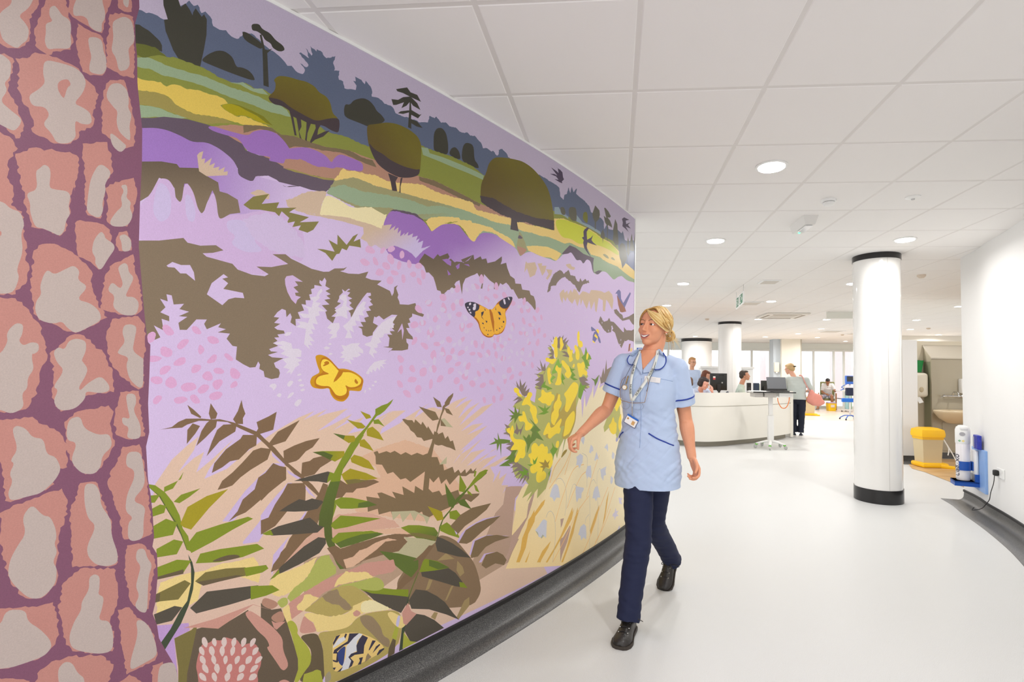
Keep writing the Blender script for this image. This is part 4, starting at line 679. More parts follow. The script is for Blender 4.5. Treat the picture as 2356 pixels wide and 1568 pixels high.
tan4 - 2428,731 2418,692 2386,714 2371,673 2333,706 2312,664 2293,694 2261,670 2244,636 2229,663 2313,711
grnf>grfd@2677,1018,2674,922 - 2680,923 2661,966 2647,983 2642,1004 2619,1042 2596,1062 2554,1103 2531,1132 2515,1154 2465,1171 2510,1142 2554,1088 2584,1042 2617,982 2645,942 2652,919
grnf - 2650,991 2639,1008 2609,1043 2586,1072 2563,1070 2588,1029 2619,987 2641,956 2652,923 2655,897 2665,854 2675,826 2667,802 2682,754 2683,724 2701,721 2716,739 2719,827 2706,876 2682,931
grfd>olvd@2685,902,2698,749 - 2703,883 2694,900 2655,897 2665,854 2675,822 2678,790 2683,735 2682,706 2708,694 2713,731 2734,740 2732,783 2719,831
olvd>grfd@2696,676,2647,559 - 2713,731 2683,728 2680,687 2666,650 2645,604 2620,548 2645,552 2660,578 2680,624 2699,662 2710,698
grnf - 2516,1173 2487,1187 2461,1194 2433,1213 2444,1193 2473,1163 2494,1149 2515,1142
oliy - 2582,1169 2539,1150 2533,1138 2555,1134
oliy - 2638,1139 2606,1127 2575,1120 2556,1103 2566,1096 2590,1098
oliy - 2690,1088 2642,1075 2604,1070 2598,1058 2603,1047 2626,1043
grfd - 2690,1088 2642,1075 2647,1059 2668,1072
grnf - 2524,1128 2500,1130 2471,1097 2497,1110 2520,1112
oliy - 2552,1084 2548,1095 2526,1101 2496,1075 2473,1038 2549,1065
oliy - 2582,1049 2561,1053 2536,1026 2518,999 2579,1026
grnf>oliy@2712,1012,2647,993 - 2765,1023 2730,1023 2642,1013 2643,997 2654,987 2679,976 2723,1001
olvd - 2765,1023 2723,1020 2687,1002 2698,985 2723,1001
oliy - 2617,981 2602,994 2570,982 2538,961 2510,919 2561,938 2612,965
oliy - 2652,923 2617,941 2548,913 2495,882 2547,884 2572,892 2600,881 2627,880 2643,903
olvb - 2636,898 2596,896 2547,884 2513,881 2571,876 2623,878
brnw - 2655,901 2627,880 2579,878 2547,882 2513,881 2488,867 2546,854 2587,856 2602,843 2630,848 2645,832 2672,833
dkfr - 2828,925 2776,934 2705,942 2682,931 2689,914 2707,898 2740,909 2792,919
grnf - 2697,939 2680,931 2689,910 2707,898 2704,920
dkfr - 2874,824 2846,839 2807,855 2783,845 2761,849 2723,833 2719,827 2740,806 2778,805 2822,812
dkfr - 2924,756 2876,771 2811,776 2767,779 2749,761 2734,743 2714,732 2737,716 2820,729 2893,742
grnf - 2926,756 2900,765 2890,743 2912,748
dkfr - 2897,588 2861,625 2784,677 2733,698 2706,688 2703,667 2727,637 2799,614 2867,599
grnf - 2897,588 2867,616 2865,597 2885,591
grnf - 2677,825 2649,833 2606,823 2535,796 2496,773 2543,772 2604,779 2651,789 2667,806
grfd - 2577,796 2535,796 2496,773 2543,772 2580,779
grnf - 2682,741 2650,762 2583,744 2477,713 2562,712 2622,710 2671,713 2687,729
grnf - 2683,677 2656,696 2597,686 2519,673 2453,647 2484,643 2560,661 2620,665 2666,657 2679,668
grfd - 2666,657 2620,665 2560,667 2497,658 2453,646 2518,639 2580,636 2646,634
brnw r1 2699,648 2666,650 2646,632 2580,636 2496,638 2407,632 2340,616 2300,597 2364,605 2344,583 2386,553 2450,558 2536,558 2589,547 2536,562 2561,550 2624,546 2656,581
tand r1 2633,586 2594,586 2567,605 2538,605 2496,618 2439,622 2397,603 2452,611 2495,586 2545,565 2589,547 2620,548
tand r1 2581,682 2506,674 2379,650 2335,623 2340,614 2407,632 2457,644 2519,672
grnf>grfd@2311,642,2308,561 - 2380,652 2341,654 2286,641 2201,610 2178,580 2199,546 2239,539 2268,564 2310,596
olvb - 2335,619 2285,606 2178,562 2188,543 2216,559 2310,598
grfd - 2236,538 2199,546 2178,576 2174,606 2152,645 2113,673 2073,720 2019,747 1976,777 1951,802 1874,829 1873,809 1910,790 1937,780 1988,755 2025,729 2067,700 2113,664 2152,632 2168,595 2178,562
grnf - 2007,754 1963,794 1925,822 1884,830 1863,825 1890,802 1930,784 1975,763
grnf - 2056,832 2010,762 2025,739 2059,752
grfd - 2146,806 2079,712 2090,677 2120,692 2139,760
oliy - 2242,717 2187,689 2159,674 2149,636 2186,637
grnf - 2116,665 2072,664 2047,636 2021,593 2112,632
grfd - 2067,705 2024,708 1972,645 2048,682
grnf - 2168,609 2129,618 2075,573 2046,522 2116,556 2167,587
grnf - 1963,770 1943,757 1922,719 1949,734
grnf - 2007,749 1981,730 1967,709 2003,730
grnf - 1958,837 1945,830 1954,802 1964,809
lilw - 2081,568 1989,644 1843,650 1869,649 1965,643 2043,567 2069,544
brn2 - 2108,595 2045,635 1971,653 1837,649 1868,622 1940,594 2015,573 2058,546
lilw - 2065,508 2036,545 1986,566 1892,581 1762,568 1866,568 1974,555 2025,529 2054,501
brn2 - 2054,501 2009,552 1940,568 1866,573 1762,567 1815,543 1902,515 1972,486 2001,483
lilw - 1982,424 1961,487 1913,492 1851,489 1689,441 1838,473 1937,476 1970,419
brn2 - 1973,418 1946,483 1864,488 1786,472 1682,434 1798,440 1869,432 1923,399 1970,404
lilw - 1916,367 1880,400 1797,387 1867,392 1897,362
brn2 - 1897,348 1867,392 1784,384 1736,354 1707,318 1727,296 1795,326 1865,321
stmb s 2172,570 2115,547 2061,510 1998,437 1944,370 1909,282 1893,210 1958,157 2350,299 2400,414 2355,466 2286,475 2257,522 2210,536
tan4 r1 2386,553 2344,583 2364,609 2258,574 2188,543 2256,513 2276,476 2355,478 2426,515 2437,555
tanb - 2180,453 2130,474 2077,432
tanb - 2059,418 2024,378 2012,345 2040,336 2063,373
tanb - 2129,253 2094,308 2078,306 2119,250
tanb - 2056,148 2008,210 1976,216 1975,173 2045,131
tanb - 2209,206 2190,222 2169,211 2184,184
tanb - 2242,337 2224,382 2204,372 2223,338
dkfr - 2183,564 2149,546 2091,509 2029,460 1971,406 2059,438 2181,497 2193,536
grfd - 2479,579 2386,543 2280,490 2294,483 2283,444 2320,420 2356,451 2410,505
grnf - 2280,486 2242,479 2176,449 2107,399 2200,411 2274,429 2289,461
grfd - 2227,471 2176,446 2107,399 2175,412 2226,443
brnw - 2402,371 2382,417 2348,452 2313,488 2262,513 2229,536 2199,528 2228,503 2261,473 2274,441 2301,415 2346,398 2380,379
grfd - 2313,488 2285,488 2284,448 2320,420 2356,451 2339,469
dkfr - 2269,428 2195,412 2113,399 2068,362 2028,311 1992,265 2066,298 2174,358 2263,407
grnf - 2045,312 2016,299 1989,264 2038,285
dkfr - 2330,324 2295,360 2237,335 2177,290 2129,245 2079,177 2039,129 2117,183 2220,245 2315,282
dkfr - 2358,220 2294,253 2244,228 2189,186 2131,127 2283,125 2316,140 2339,182
grnf - 2591,476 2564,471 2490,433 2407,397 2332,372 2333,340 2448,383 2529,421 2560,449
dkfr - 2544,437 2509,414 2406,372 2333,340 2343,309 2367,283 2434,330 2496,381 2517,406
grfd - 2366,122 2364,137 2361,158 2358,182 2355,204 2352,225 2348,246 2344,267 2340,285 2336,302 2333,317 2329,331 2324,345 2318,359 2311,373 2305,386 2298,398 2293,408 2288,418 2284,426 2281,431 2285,434 2288,428 2292,420 2298,411 2303,400 2309,388 2316,375 2323,361 2329,346 2333,332 2337,318 2341,303 2345,286 2349,268 2353,247 2357,226 2360,205 2363,182 2366,158 2369,137 2371,122
stmd - 2372,123 2362,206 2349,285 2339,323 2327,353 2332,301 2345,230 2351,122
lilb s 2393,241 2379,279 2371,272 2380,224
yl6 r2 3210,634 3203,671 3152,680 3085,677 3042,686 2994,681 2951,683 2935,656 2927,614 2932,589 2992,629 3084,643 3097,631 3106,584 3149,574 3207,555
yl6 r3 2898,572 2894,584 2866,600 2803,607 2734,624 2749,592 2767,561 2785,547 2807,538 2827,522 2863,518 2886,535
limg r3 2827,522 2807,538 2785,547 2767,561 2749,592 2733,614 2721,624 2690,620 2679,592 2661,567 2660,542 2711,527 2743,511 2781,510 2796,496 2820,485 2836,503
pnk4 r2 2844,467 2826,487 2781,504 2711,527 2643,534 2607,537 2540,546 2453,532 2411,524 2397,482 2418,473 2491,481 2569,483 2659,491 2709,480 2779,438 2821,421 2836,417
yl6 r4 2666,491 2659,508 2642,523 2622,538 2607,528 2592,526 2562,518 2531,506 2511,487 2491,475 2569,483 2641,492
limg s 2648,491 2568,480 2491,477 2458,449 2449,416 2489,415 2586,461 2622,452 2648,474
yl6 r3 2803,463 2783,479 2778,496 2755,492 2735,476 2722,468 2754,449 2779,438 2798,448
khak s 2779,438 2754,449 2715,466 2666,486 2641,485 2590,473 2548,434 2512,394 2496,381 2565,384 2595,376 2637,371 2679,381 2727,407 2753,426
gyb2 r2 2712,468 2689,480 2655,479 2640,447 2618,423 2591,386 2602,379 2620,386 2646,415 2674,428 2695,445
yl6 r4 2775,424 2753,423 2727,407 2679,381 2630,372 2591,375 2588,391 2547,395 2504,387 2447,342 2413,315 2487,334 2545,345 2571,337 2600,313 2653,319 2705,336 2728,345 2739,382 2765,401
pnk4 r3 2587,363 2572,369 2557,356 2553,348 2568,342 2583,351
yel3 s 2554,394 2504,387 2455,349 2413,315 2487,334 2553,348
pnk4 s 2792,359 2784,401 2775,421 2762,403 2742,383 2731,356 2728,343
limg s 2871,502 2854,512 2836,506 2832,482 2853,474 2862,486
yl6 r2 2851,470 2832,481 2826,464 2822,441 2817,420 2836,417 2847,440
limy s 2837,418 2818,420 2802,399 2795,374 2798,365 2788,348 2752,292 2742,249 2747,228 2768,212 2789,183 2804,190 2791,244 2799,295 2820,377
brdm s 2791,353 2728,341 2710,301 2698,250 2696,213 2691,139 2789,183 2768,212 2744,233 2745,283 2765,314
limy r2 2773,176 2768,205 2746,202 2720,200 2706,188 2698,142
khak s 2728,341 2653,319 2600,313 2571,337 2526,341 2413,313 2369,284 2358,212 2386,133 2643,116 2691,139 2698,230 2703,282
yl6 s 2437,305 2417,309 2368,269 2323,237 2362,210 2402,248
gyb2 s 2560,336 2534,337 2502,318 2481,289 2460,255 2451,219 2417,191 2420,155 2454,184 2504,251 2544,298
lilb s 2393,241 2382,279 2369,272 2378,224
limy - 2409,195 2393,237 2376,223 2387,175
brdm - 2422,156 2404,189 2389,176 2394,122 2427,118
limy - 2351,194 2316,142 2283,125 2355,124
pnk4 - 2362,282 2334,314 2315,272 2287,250 2340,220 2354,233
gycr s 2691,139 2689,167 2672,176 2665,142 2678,132
shel s 2665,256 2664,283 2653,299 2624,298 2581,284 2543,264 2491,224 2454,184 2443,165 2453,154 2501,149 2562,147 2630,154 2659,166 2663,205
fly2 - 2599,287 2558,272 2576,255 2601,248 2619,248 2647,236 2632,216 2642,193 2649,196 2661,205 2663,212 2649,203 2647,229 2662,235 2658,247 2627,254 2605,259
fly2 - 2664,276 2652,297 2635,297 2652,278 2662,265
fly2 - 2624,275 2615,293 2608,288 2616,271 2634,268 2645,270
navy s 2644,237 2612,248 2615,212 2620,166 2638,188 2643,213
shwh - 2663,263 2642,284 2620,283 2613,269 2637,262 2663,256
shwh - 2630,154 2611,200 2610,241 2580,263 2558,272 2543,262 2565,243 2568,223 2565,205 2585,203 2596,190 2588,176 2598,150
fly2 - 2543,259 2519,239 2534,213 2536,182 2574,193 2592,189 2577,168 2584,154 2598,150 2588,176 2600,195 2589,204 2565,201 2568,227 2557,247
fly2 - 2499,220 2483,212 2510,185 2515,186
fly2 - 2466,192 2462,187 2497,166 2482,188
fly2 - 2445,167 2443,161 2473,148 2477,154 2466,167
fly2 - 2555,173 2538,169 2546,144 2560,148 2551,160
gyb2 - 2517,176 2501,153 2529,144 2524,167
fly2 - 2662,181 2649,177 2655,168
fly2 - 2644,157 2620,168 2630,154
brdk - 3162,487 3119,495 3092,495 3049,476 2961,506 2919,414 2922,516 2887,481 2856,475 2833,413 2806,323 2792,270 2790,231 2804,190 2808,119 3136,210 3149,395
olvb - 3162,487 3119,497 3103,510 3125,364 3125,284 3145,294 3149,403
lil2 - 3206,543 3127,522 3123,497 3162,487 3147,347 3172,424 3196,473
pnk4 - 3140,511 3058,510 2946,520 2888,480 2946,518 3046,474 3092,495
pnk4 s 2972,497 2957,504 2924,471 2877,414 2846,365 2845,324 2821,259 2842,245 2869,298 2900,355 2888,355 2901,387 2926,419 2943,447
bred s 2914,534 2876,508 2863,490 2888,480 2922,510
bred s 2892,457 2852,470 2839,422 2874,431
pnk4 - 2886,442 2874,431 2839,422 2868,404 2877,414
pnk4 s 2858,217 2837,218 2814,197 2818,175 2857,193
cone s 3103,375 3099,406 3090,443 3069,437 3059,444 3037,431 3026,440 3008,426 2992,420 2976,390 2953,392 2929,376 2924,352 2914,338 2914,299 2926,277 2920,245 2938,187 3070,250 3093,310 3097,348
conw s 3082,462 3090,461 3090,444 3080,427 3075,425 3073,441
conw s 3053,447 3061,448 3063,435 3055,421 3051,418 3048,430
conw s 3023,437 3032,441 3037,427 3030,408 3026,405 3019,417
conw s 2993,424 3001,428 3008,417 3004,399 3001,395 2992,404
conw s 2962,410 2970,417 2979,408 2977,390 2974,385 2963,392
conw s 2932,397 2940,404 2951,397 2951,380 2948,375 2937,381
conw s 3090,435 3097,433 3096,418 3086,404 3082,402 3081,417
conw s 3060,424 3069,425 3070,409 3061,392 3056,390 3052,404
conw s 3028,411 3036,414 3041,400 3034,381 3030,377 3024,390
conw s 2995,395 3004,400 3010,389 3007,372 3003,368 2995,377
conw s 2961,378 2968,384 2977,378 2976,362 2973,358 2963,363
conw s 2922,362 2930,369 2942,365 2943,349 2941,344 2928,346
conw s 3087,405 3094,404 3093,388 3082,374 3077,373 3077,388
conw s 3054,392 3061,393 3063,379 3054,362 3050,359 3047,373
conw s 3017,375 3025,378 3029,367 3025,351 3021,348 3015,357
conw s 2979,357 2987,363 2996,356 2994,339 2991,335 2981,341
conw s 2941,339 2950,348 2962,344 2963,327 2959,322 2946,323
conw s 2909,325 2916,333 2929,330 2934,317 2932,311 2918,312
conw s 3080,377 3087,375 3085,357 3073,342 3068,340 3069,357
conw s 3042,360 3051,362 3054,347 3045,330 3041,326 3036,340
conw s 3002,341 3011,346 3019,336 3015,318 3011,313 3001,321
conw s 2962,318 2971,328 2982,324 2982,308 2979,302 2966,303
conw s 2921,300 2928,309 2942,307 2948,293 2946,288 2932,288
conw s 3089,352 3095,348 3090,331 3077,318 3072,318 3076,336
conw s 3051,336 3059,336 3059,321 3050,305 3045,303 3043,317
conw s 3006,313 3015,320 3024,312 3020,294 3016,289 3006,295
conw s 2964,289 2971,300 2984,298 2987,282 2984,277 2970,276
conw s 2924,268 2931,280 2945,283 2951,270 2949,263 2934,258
olvd - 3248,981 3226,972 3204,950 3184,916 3166,873 3158,839 3143,799 3134,756 3140,754 3157,806 3175,850 3196,895 3216,938 3242,970
grnf - 3248,981 3226,973 3201,947 3180,912 3162,868 3153,826 3138,798 3128,746 3139,755 3154,805 3168,845 3189,885 3213,938 3242,970
stmd - 3136,740 3124,712 3117,678 3119,625 3129,576 3147,526 3168,490 3185,459 3196,485 3173,519 3149,570 3133,593 3125,647 3127,697
grnf - 3204,964 3163,982 3157,1005 3182,956 3204,948
grnf - 3179,914 3161,933 3111,945 3141,921 3164,907
grnf - 3241,944 3213,942 3225,920 3240,921
grnf - 3239,899 3212,912 3197,905 3201,884 3238,876
oliy - 3160,841 3143,891 3093,917 3034,930 3085,877 3131,817 3151,829
grnf - 3228,848 3196,865 3167,847 3177,811 3224,810
grnf - 3139,774 3117,805 3054,816 2972,825 2956,815 3016,791 3070,765 3128,742
grnf - 3216,777 3174,796 3150,784 3165,748 3215,751
grnf - 3115,706 3104,734 3051,735 2941,725 2918,703 2983,691 3050,692
brdm s 3079,700 3036,710 3002,705 2987,692 3028,691
grnf - 3219,719 3164,731 3127,718 3146,686 3216,683
brdm - 3218,683 3216,691 3146,696 3146,682
olvb - 3115,649 3088,670 3031,666 2974,654 2969,624 3048,633 3093,630
brdm - 3111,645 3084,643 3000,635 2977,626 3048,628 3092,628
grnf - 2978,653 2910,644 2902,629 2921,621 2971,622
olvb - 3214,639 3142,661 3126,646 3156,605 3217,617
brdm - 3217,638 3202,639 3203,614 3215,614
dkfr - 3125,568 3082,606 2956,585 2932,580 2935,543 3015,542 3108,545
grnf - 2956,585 2887,566 2863,542 2906,536 2954,538
dkfr - 3215,579 3165,588 3145,577 3170,544 3208,546
mort - 3660,2398 3340,2606 3319,2481 3316,2434 3326,2380 3321,2326 3316,2284 3312,2197 3303,2121 3296,2063 3293,1964 3293,1845 3291,1702 3283,1601 3274,1531 3265,1452 3259,1413 3253,1405 3252,1303 3252,1224 3246,1137 3252,1094 3244,995 3236,947 3229,887 3223,815 3226,787 3214,761 3210,693 3213,612 3218,582 3206,543 3200,502 3183,460 3166,421 3152,384 3137,250 3585,464
mor2 - 3331,2490 3320,2497 3316,2434 3324,2381 3321,2326 3317,2255 3310,2178 3301,2065 3293,1964 3293,1841 3291,1702 3274,1531 3265,1452 3271,1452 3284,1569 3301,1685 3303,1842 3302,1980 3310,2098 3319,2206 3326,2372
salm r4 3636,2311 3592,2315 3570,2328 3521,2352 3522,2329 3535,2293 3536,2249 3536,2217 3553,2189 3573,2180 3589,2187 3641,2171
ston s 3636,2311 3574,2332 3570,2303 3586,2276 3592,2259 3588,2215 3581,2194 3557,2185 3549,2203 3539,2219 3537,2249 3546,2265 3558,2277 3539,2309 3530,2350
salm r4 3523,2282 3513,2327 3509,2352 3499,2361 3489,2370 3472,2377 3465,2324 3460,2308 3457,2276 3452,2256 3457,2232 3484,2215 3500,2196 3525,2211 3528,2257
ston s 3502,2330 3493,2342 3486,2335 3477,2321 3467,2319 3460,2311 3458,2290 3459,2274 3456,2250 3460,2233 3484,2223 3501,2211 3508,2231 3506,2257 3508,2282 3494,2295 3502,2308
salm r3 3467,2383 3460,2399 3378,2447 3382,2401 3390,2369 3389,2350 3395,2313 3409,2312 3436,2321 3457,2328 3465,2339
ston s 3449,2393 3397,2435 3399,2411 3390,2376 3391,2357 3397,2341 3395,2315 3409,2312 3423,2320 3426,2338 3437,2343 3455,2331 3457,2355
salm r3 3364,2423 3364,2455 3337,2471 3333,2412 3350,2403 3363,2407
ston s 3354,2425 3352,2461 3341,2468 3340,2433 3343,2417
salm r3 3446,2315 3425,2308 3398,2306 3392,2298 3384,2251 3382,2213 3390,2188 3415,2177 3431,2181 3443,2226 3446,2247
ston s 3424,2285 3408,2295 3394,2292 3390,2259 3384,2247 3381,2213 3390,2189 3417,2185 3418,2207 3414,2232 3420,2256
salm r4 3381,2378 3356,2396 3329,2398 3324,2321 3320,2262 3321,2211 3352,2207 3380,2217 3386,2281 3380,2319
ston s 3372,2363 3350,2389 3335,2387 3329,2374 3322,2325 3337,2296 3334,2275 3331,2249 3337,2230 3355,2216 3362,2254 3374,2271 3370,2313 3374,2346
salm r5 3559,2159 3533,2175 3524,2192 3508,2195 3475,2195 3452,2191 3439,2186 3427,2165 3411,2153 3395,2129 3399,2101 3405,2072 3402,2046 3409,2024 3432,2004 3436,1980 3454,1961 3479,1954 3499,1965 3521,1972 3519,1997 3528,2026 3543,2049 3553,2080 3551,2138
ston s 3506,2181 3472,2186 3447,2186 3430,2175 3422,2152 3428,2119 3445,2082 3427,2078 3411,2069 3406,2045 3412,2033 3428,2029 3440,2035 3440,2013 3437,1988 3449,1965 3474,1956 3485,1981 3503,2000 3490,2030 3500,2050 3524,2042 3532,2068 3513,2094 3502,2117 3508,2143
salm s 3479,2123 3473,2137 3459,2147 3452,2133 3460,2121 3464,2089 3469,2091 3477,2106
salm r5 3629,2143 3579,2163 3563,2157 3562,2133 3565,2096 3569,2066 3557,2047 3549,2022 3543,2003 3538,1990 3541,1954 3550,1943 3579,1982 3623,1975
ston s 3629,2143 3586,2160 3570,2150 3565,2139 3566,2103 3576,2084 3569,2066 3581,2033 3562,2016 3541,2000 3544,1981 3553,1962 3567,1965 3623,1992
salm r4 3386,2145 3373,2182 3343,2196 3334,2171 3326,2135 3318,2094 3311,2057 3314,2004 3335,1989 3364,2006 3384,2018 3388,2086
ston s 3373,2170 3351,2184 3333,2168 3329,2134 3331,2117 3321,2097 3326,2063 3322,2033 3323,2015 3348,2035 3355,2064 3353,2096 3362,2104 3381,2128
ston s 3368,2021 3362,2026 3342,2010 3328,1999 3342,1973 3361,1988
salm r5 3622,1949 3578,1951 3555,1938 3545,1917 3557,1888 3560,1842 3549,1800 3550,1758 3614,1742
salm r5 3549,1902 3535,1913 3512,1932 3497,1928 3483,1938 3465,1935 3448,1941 3429,1930 3430,1881 3433,1832 3436,1844 3442,1794 3440,1765 3447,1749 3447,1716 3459,1698 3477,1709 3513,1712 3525,1766 3537,1840
ston s 3503,1877 3496,1890 3486,1886 3482,1869 3484,1829 3474,1826 3449,1829 3441,1817 3445,1786 3440,1765 3448,1745 3450,1715 3459,1698 3474,1706 3492,1713 3506,1713 3517,1753 3517,1775 3526,1801 3505,1817 3511,1866
salm r4 3423,1974 3372,1996 3359,1942 3358,1907 3376,1873 3372,1843 3373,1804 3378,1767 3405,1770 3410,1780 3413,1851 3418,1911 3423,1947
ston s 3386,1931 3358,1911 3373,1870 3370,1855 3374,1827 3376,1811 3373,1793 3380,1766 3408,1777 3407,1822 3403,1880
salm r4 3371,1859 3362,1873 3337,1892 3310,1908 3301,1871 3304,1830 3313,1773 3319,1757 3352,1752 3364,1761 3365,1814 3366,1841
ston s 3339,1876 3325,1884 3322,1861 3325,1844 3313,1832 3316,1815 3307,1792 3319,1757 3352,1749 3359,1762 3345,1796 3332,1815 3337,1841 3330,1862
salm r3 3430,1742 3420,1753 3399,1753 3371,1751 3357,1739 3352,1713 3355,1674 3367,1634 3376,1617 3394,1637 3419,1647 3424,1676
ston s 3376,1731 3368,1722 3366,1711 3347,1699 3344,1684 3357,1655 3369,1622 3376,1617 3385,1635 3384,1650 3393,1667 3390,1702
salm r3 3342,1719 3337,1736 3320,1744 3311,1722 3307,1687 3335,1680 3343,1696
ston s 3337,1724 3324,1734 3311,1722 3307,1703 3311,1684 3328,1679 3330,1706
salm r4 3363,1600 3348,1637 3303,1676 3297,1626 3281,1569 3276,1511 3291,1493 3320,1491 3345,1496 3368,1505 3366,1558
ston s 3336,1631 3323,1647 3314,1643 3311,1620 3298,1606 3308,1574 3317,1545 3296,1548 3283,1530 3289,1492 3320,1489 3343,1511 3339,1546 3356,1559 3347,1587 3328,1567 3322,1583 3330,1609
salm r5 3614,1766 3571,1771 3553,1762 3531,1750 3526,1712 3526,1684 3518,1654 3520,1629 3512,1603 3517,1556 3535,1536 3534,1526 3605,1514
ston s 3614,1766 3566,1769 3552,1752 3534,1749 3525,1716 3531,1690 3525,1642 3535,1592 3529,1572 3537,1532 3555,1523 3605,1527
salm s 3611,1687 3565,1693 3565,1673 3610,1640
salm r5 3506,1649 3490,1670 3468,1675 3440,1662 3416,1641 3391,1611 3392,1581 3383,1545 3374,1516 3353,1480 3367,1471 3388,1451 3416,1430 3434,1433 3462,1452 3489,1460 3500,1477 3504,1523 3509,1540 3506,1593
ston s 3485,1586 3478,1601 3465,1589 3446,1606 3428,1622 3415,1607 3419,1581 3396,1565 3419,1525 3390,1518 3370,1497 3365,1471 3388,1451 3417,1428 3434,1443 3445,1461 3462,1452 3489,1460 3498,1488 3496,1513 3487,1532 3491,1553
salm r5 3604,1507 3534,1515 3514,1493 3489,1453 3477,1408 3469,1366 3480,1330 3483,1285 3489,1253 3504,1219 3527,1210 3593,1223
ston s 3546,1418 3540,1436 3529,1450 3517,1446 3518,1420 3524,1402 3515,1389 3501,1400 3487,1397 3486,1376 3498,1365 3496,1380 3499,1358 3493,1327 3504,1303 3503,1275 3513,1261 3507,1223 3529,1207 3550,1220 3594,1230 3598,1352 3555,1363 3543,1398
salm r5 3462,1377 3443,1399 3428,1422 3408,1427 3386,1413 3374,1388 3361,1385 3348,1352 3336,1318 3330,1272 3331,1261 3364,1261 3391,1251 3416,1219 3438,1209 3449,1224 3457,1249 3458,1274 3455,1320 3464,1356
ston s 3430,1407 3415,1415 3395,1409 3394,1380 3402,1353 3400,1350 3388,1329 3393,1306 3405,1277 3402,1266 3387,1288 3361,1310 3342,1284 3340,1265 3359,1258 3391,1266 3390,1244 3410,1215 3441,1211 3454,1238 3445,1270 3456,1278 3435,1324 3451,1346 3459,1374 3450,1389 3437,1382
salm r4 3342,1477 3285,1490 3269,1468 3263,1393 3268,1362 3265,1275 3276,1268 3304,1295 3337,1337 3350,1382 3354,1423
ston s 3316,1460 3301,1465 3286,1458 3291,1415 3294,1384 3268,1361 3268,1362 3265,1279 3274,1271 3298,1299 3307,1341 3301,1365 3328,1375 3324,1387 3311,1411 3319,1437
salm r4 3405,1208 3379,1214 3341,1223 3329,1204 3336,1170 3329,1140 3323,1112 3333,1080 3359,1031 3382,1028 3407,1055 3415,1074 3422,1111 3430,1180
ston s 3423,1187 3399,1196 3390,1159 3360,1138 3335,1140 3328,1102 3349,1078 3351,1044 3364,1026 3388,1031 3404,1051 3413,1074 3402,1120 3425,1129
salm r4 3317,1261 3275,1264 3268,1205 3261,1165 3256,1126 3292,1119 3306,1126 3321,1135 3327,1173 3326,1204 3319,1238
ston s 3305,1256 3283,1256 3279,1229 3286,1206 3267,1162 3265,1123 3280,1118 3298,1125 3293,1156 3308,1165 3311,1188 3291,1179 3298,1210
salm r4 3592,1197 3544,1192 3491,1198 3479,1180 3449,1163 3431,1140 3422,1111 3420,1053 3435,1052 3446,1025 3443,1010 3472,990 3490,986 3522,975 3532,980 3536,1031 3544,1083 3589,1104
ston s 3527,1166 3519,1177 3502,1167 3489,1142 3468,1137 3461,1094 3443,1085 3431,1051 3441,1021 3467,989 3490,985 3522,977 3528,999 3520,1029 3527,1050 3519,1076 3527,1084 3514,1113
salm r4 3305,1099 3268,1103 3260,1068 3249,1008 3240,928 3227,828 3251,818 3292,824 3307,902 3323,962 3335,994 3326,1037 3310,1073
ston s 3295,1083 3264,1080 3256,1036 3249,976 3279,935 3246,913 3250,872 3248,817 3272,813 3284,825 3285,871 3274,884 3293,907 3291,956 3276,1000 3277,1027 3297,1041
salm r5 3539,950 3517,966 3471,979 3428,996 3419,970 3415,937 3419,902 3428,872 3429,826 3429,773 3428,741 3442,718 3456,705 3485,714 3509,752 3522,799 3530,835 3536,869
ston s 3500,932 3483,963 3462,928 3447,922 3436,888 3433,862 3437,846 3430,823 3438,797 3429,777 3430,739 3442,718 3458,704 3480,712 3507,754 3520,785 3517,824 3506,855 3491,886
salm r4 3410,932 3396,973 3392,1005 3360,1004 3351,976 3332,914 3323,889 3320,836 3308,792 3303,761 3315,753 3362,766 3399,772 3404,845
ston s 3383,1003 3360,998 3349,969 3347,935 3323,889 3321,844 3305,788 3304,759 3326,754 3351,766 3368,793 3372,823 3354,877 3373,903 3382,952
salm r4 3285,805 3260,805 3244,795 3222,759 3216,730 3225,678 3228,601 3243,595 3262,620 3274,647 3289,734
ston s 3262,788 3244,786 3237,755 3224,732 3232,699 3232,656 3231,590 3246,596 3262,620 3251,647 3261,677 3256,706 3251,735 3264,758
salm r5 3415,734 3383,764 3312,745 3302,701 3300,674 3305,627 3315,593 3305,553 3306,505 3337,510 3390,538 3404,561 3411,609 3422,655 3419,711
ston s 3364,733 3353,741 3341,730 3341,694 3343,680 3330,668 3333,636 3340,606 3315,595 3305,549 3306,505 3336,508 3390,542 3399,577 3391,616 3376,647 3377,669 3362,700
salm r4 3299,621 3273,620 3258,592 3242,571 3220,536 3209,497 3202,460 3207,438 3272,424 3287,516
ston s 3257,577 3239,570 3220,536 3204,476 3204,449 3237,439 3264,432 3265,462 3250,532
salm r5 3574,719 3479,688 3433,687 3425,649 3418,594 3431,564 3455,543 3490,543 3517,543 3568,559
ston s 3519,695 3484,683 3479,651 3455,622 3435,587 3431,564 3445,546 3478,542 3510,540 3568,562 3572,673 3528,654
salm r5 3456,505 3430,526 3390,524 3331,504 3302,466 3307,442 3321,375 3463,441
ston s 3419,497 3405,516 3389,506 3377,472 3361,451 3364,395 3406,415
salm r4 3213,425 3188,427 3171,306 3215,326
ston s 3194,421 3162,416 3152,384 3139,291 3197,318 3199,389
salm r4 3289,409 3266,421 3236,386 3237,336 3292,362
salm r5 3567,536 3500,511 3469,491 3475,446 3565,487'''
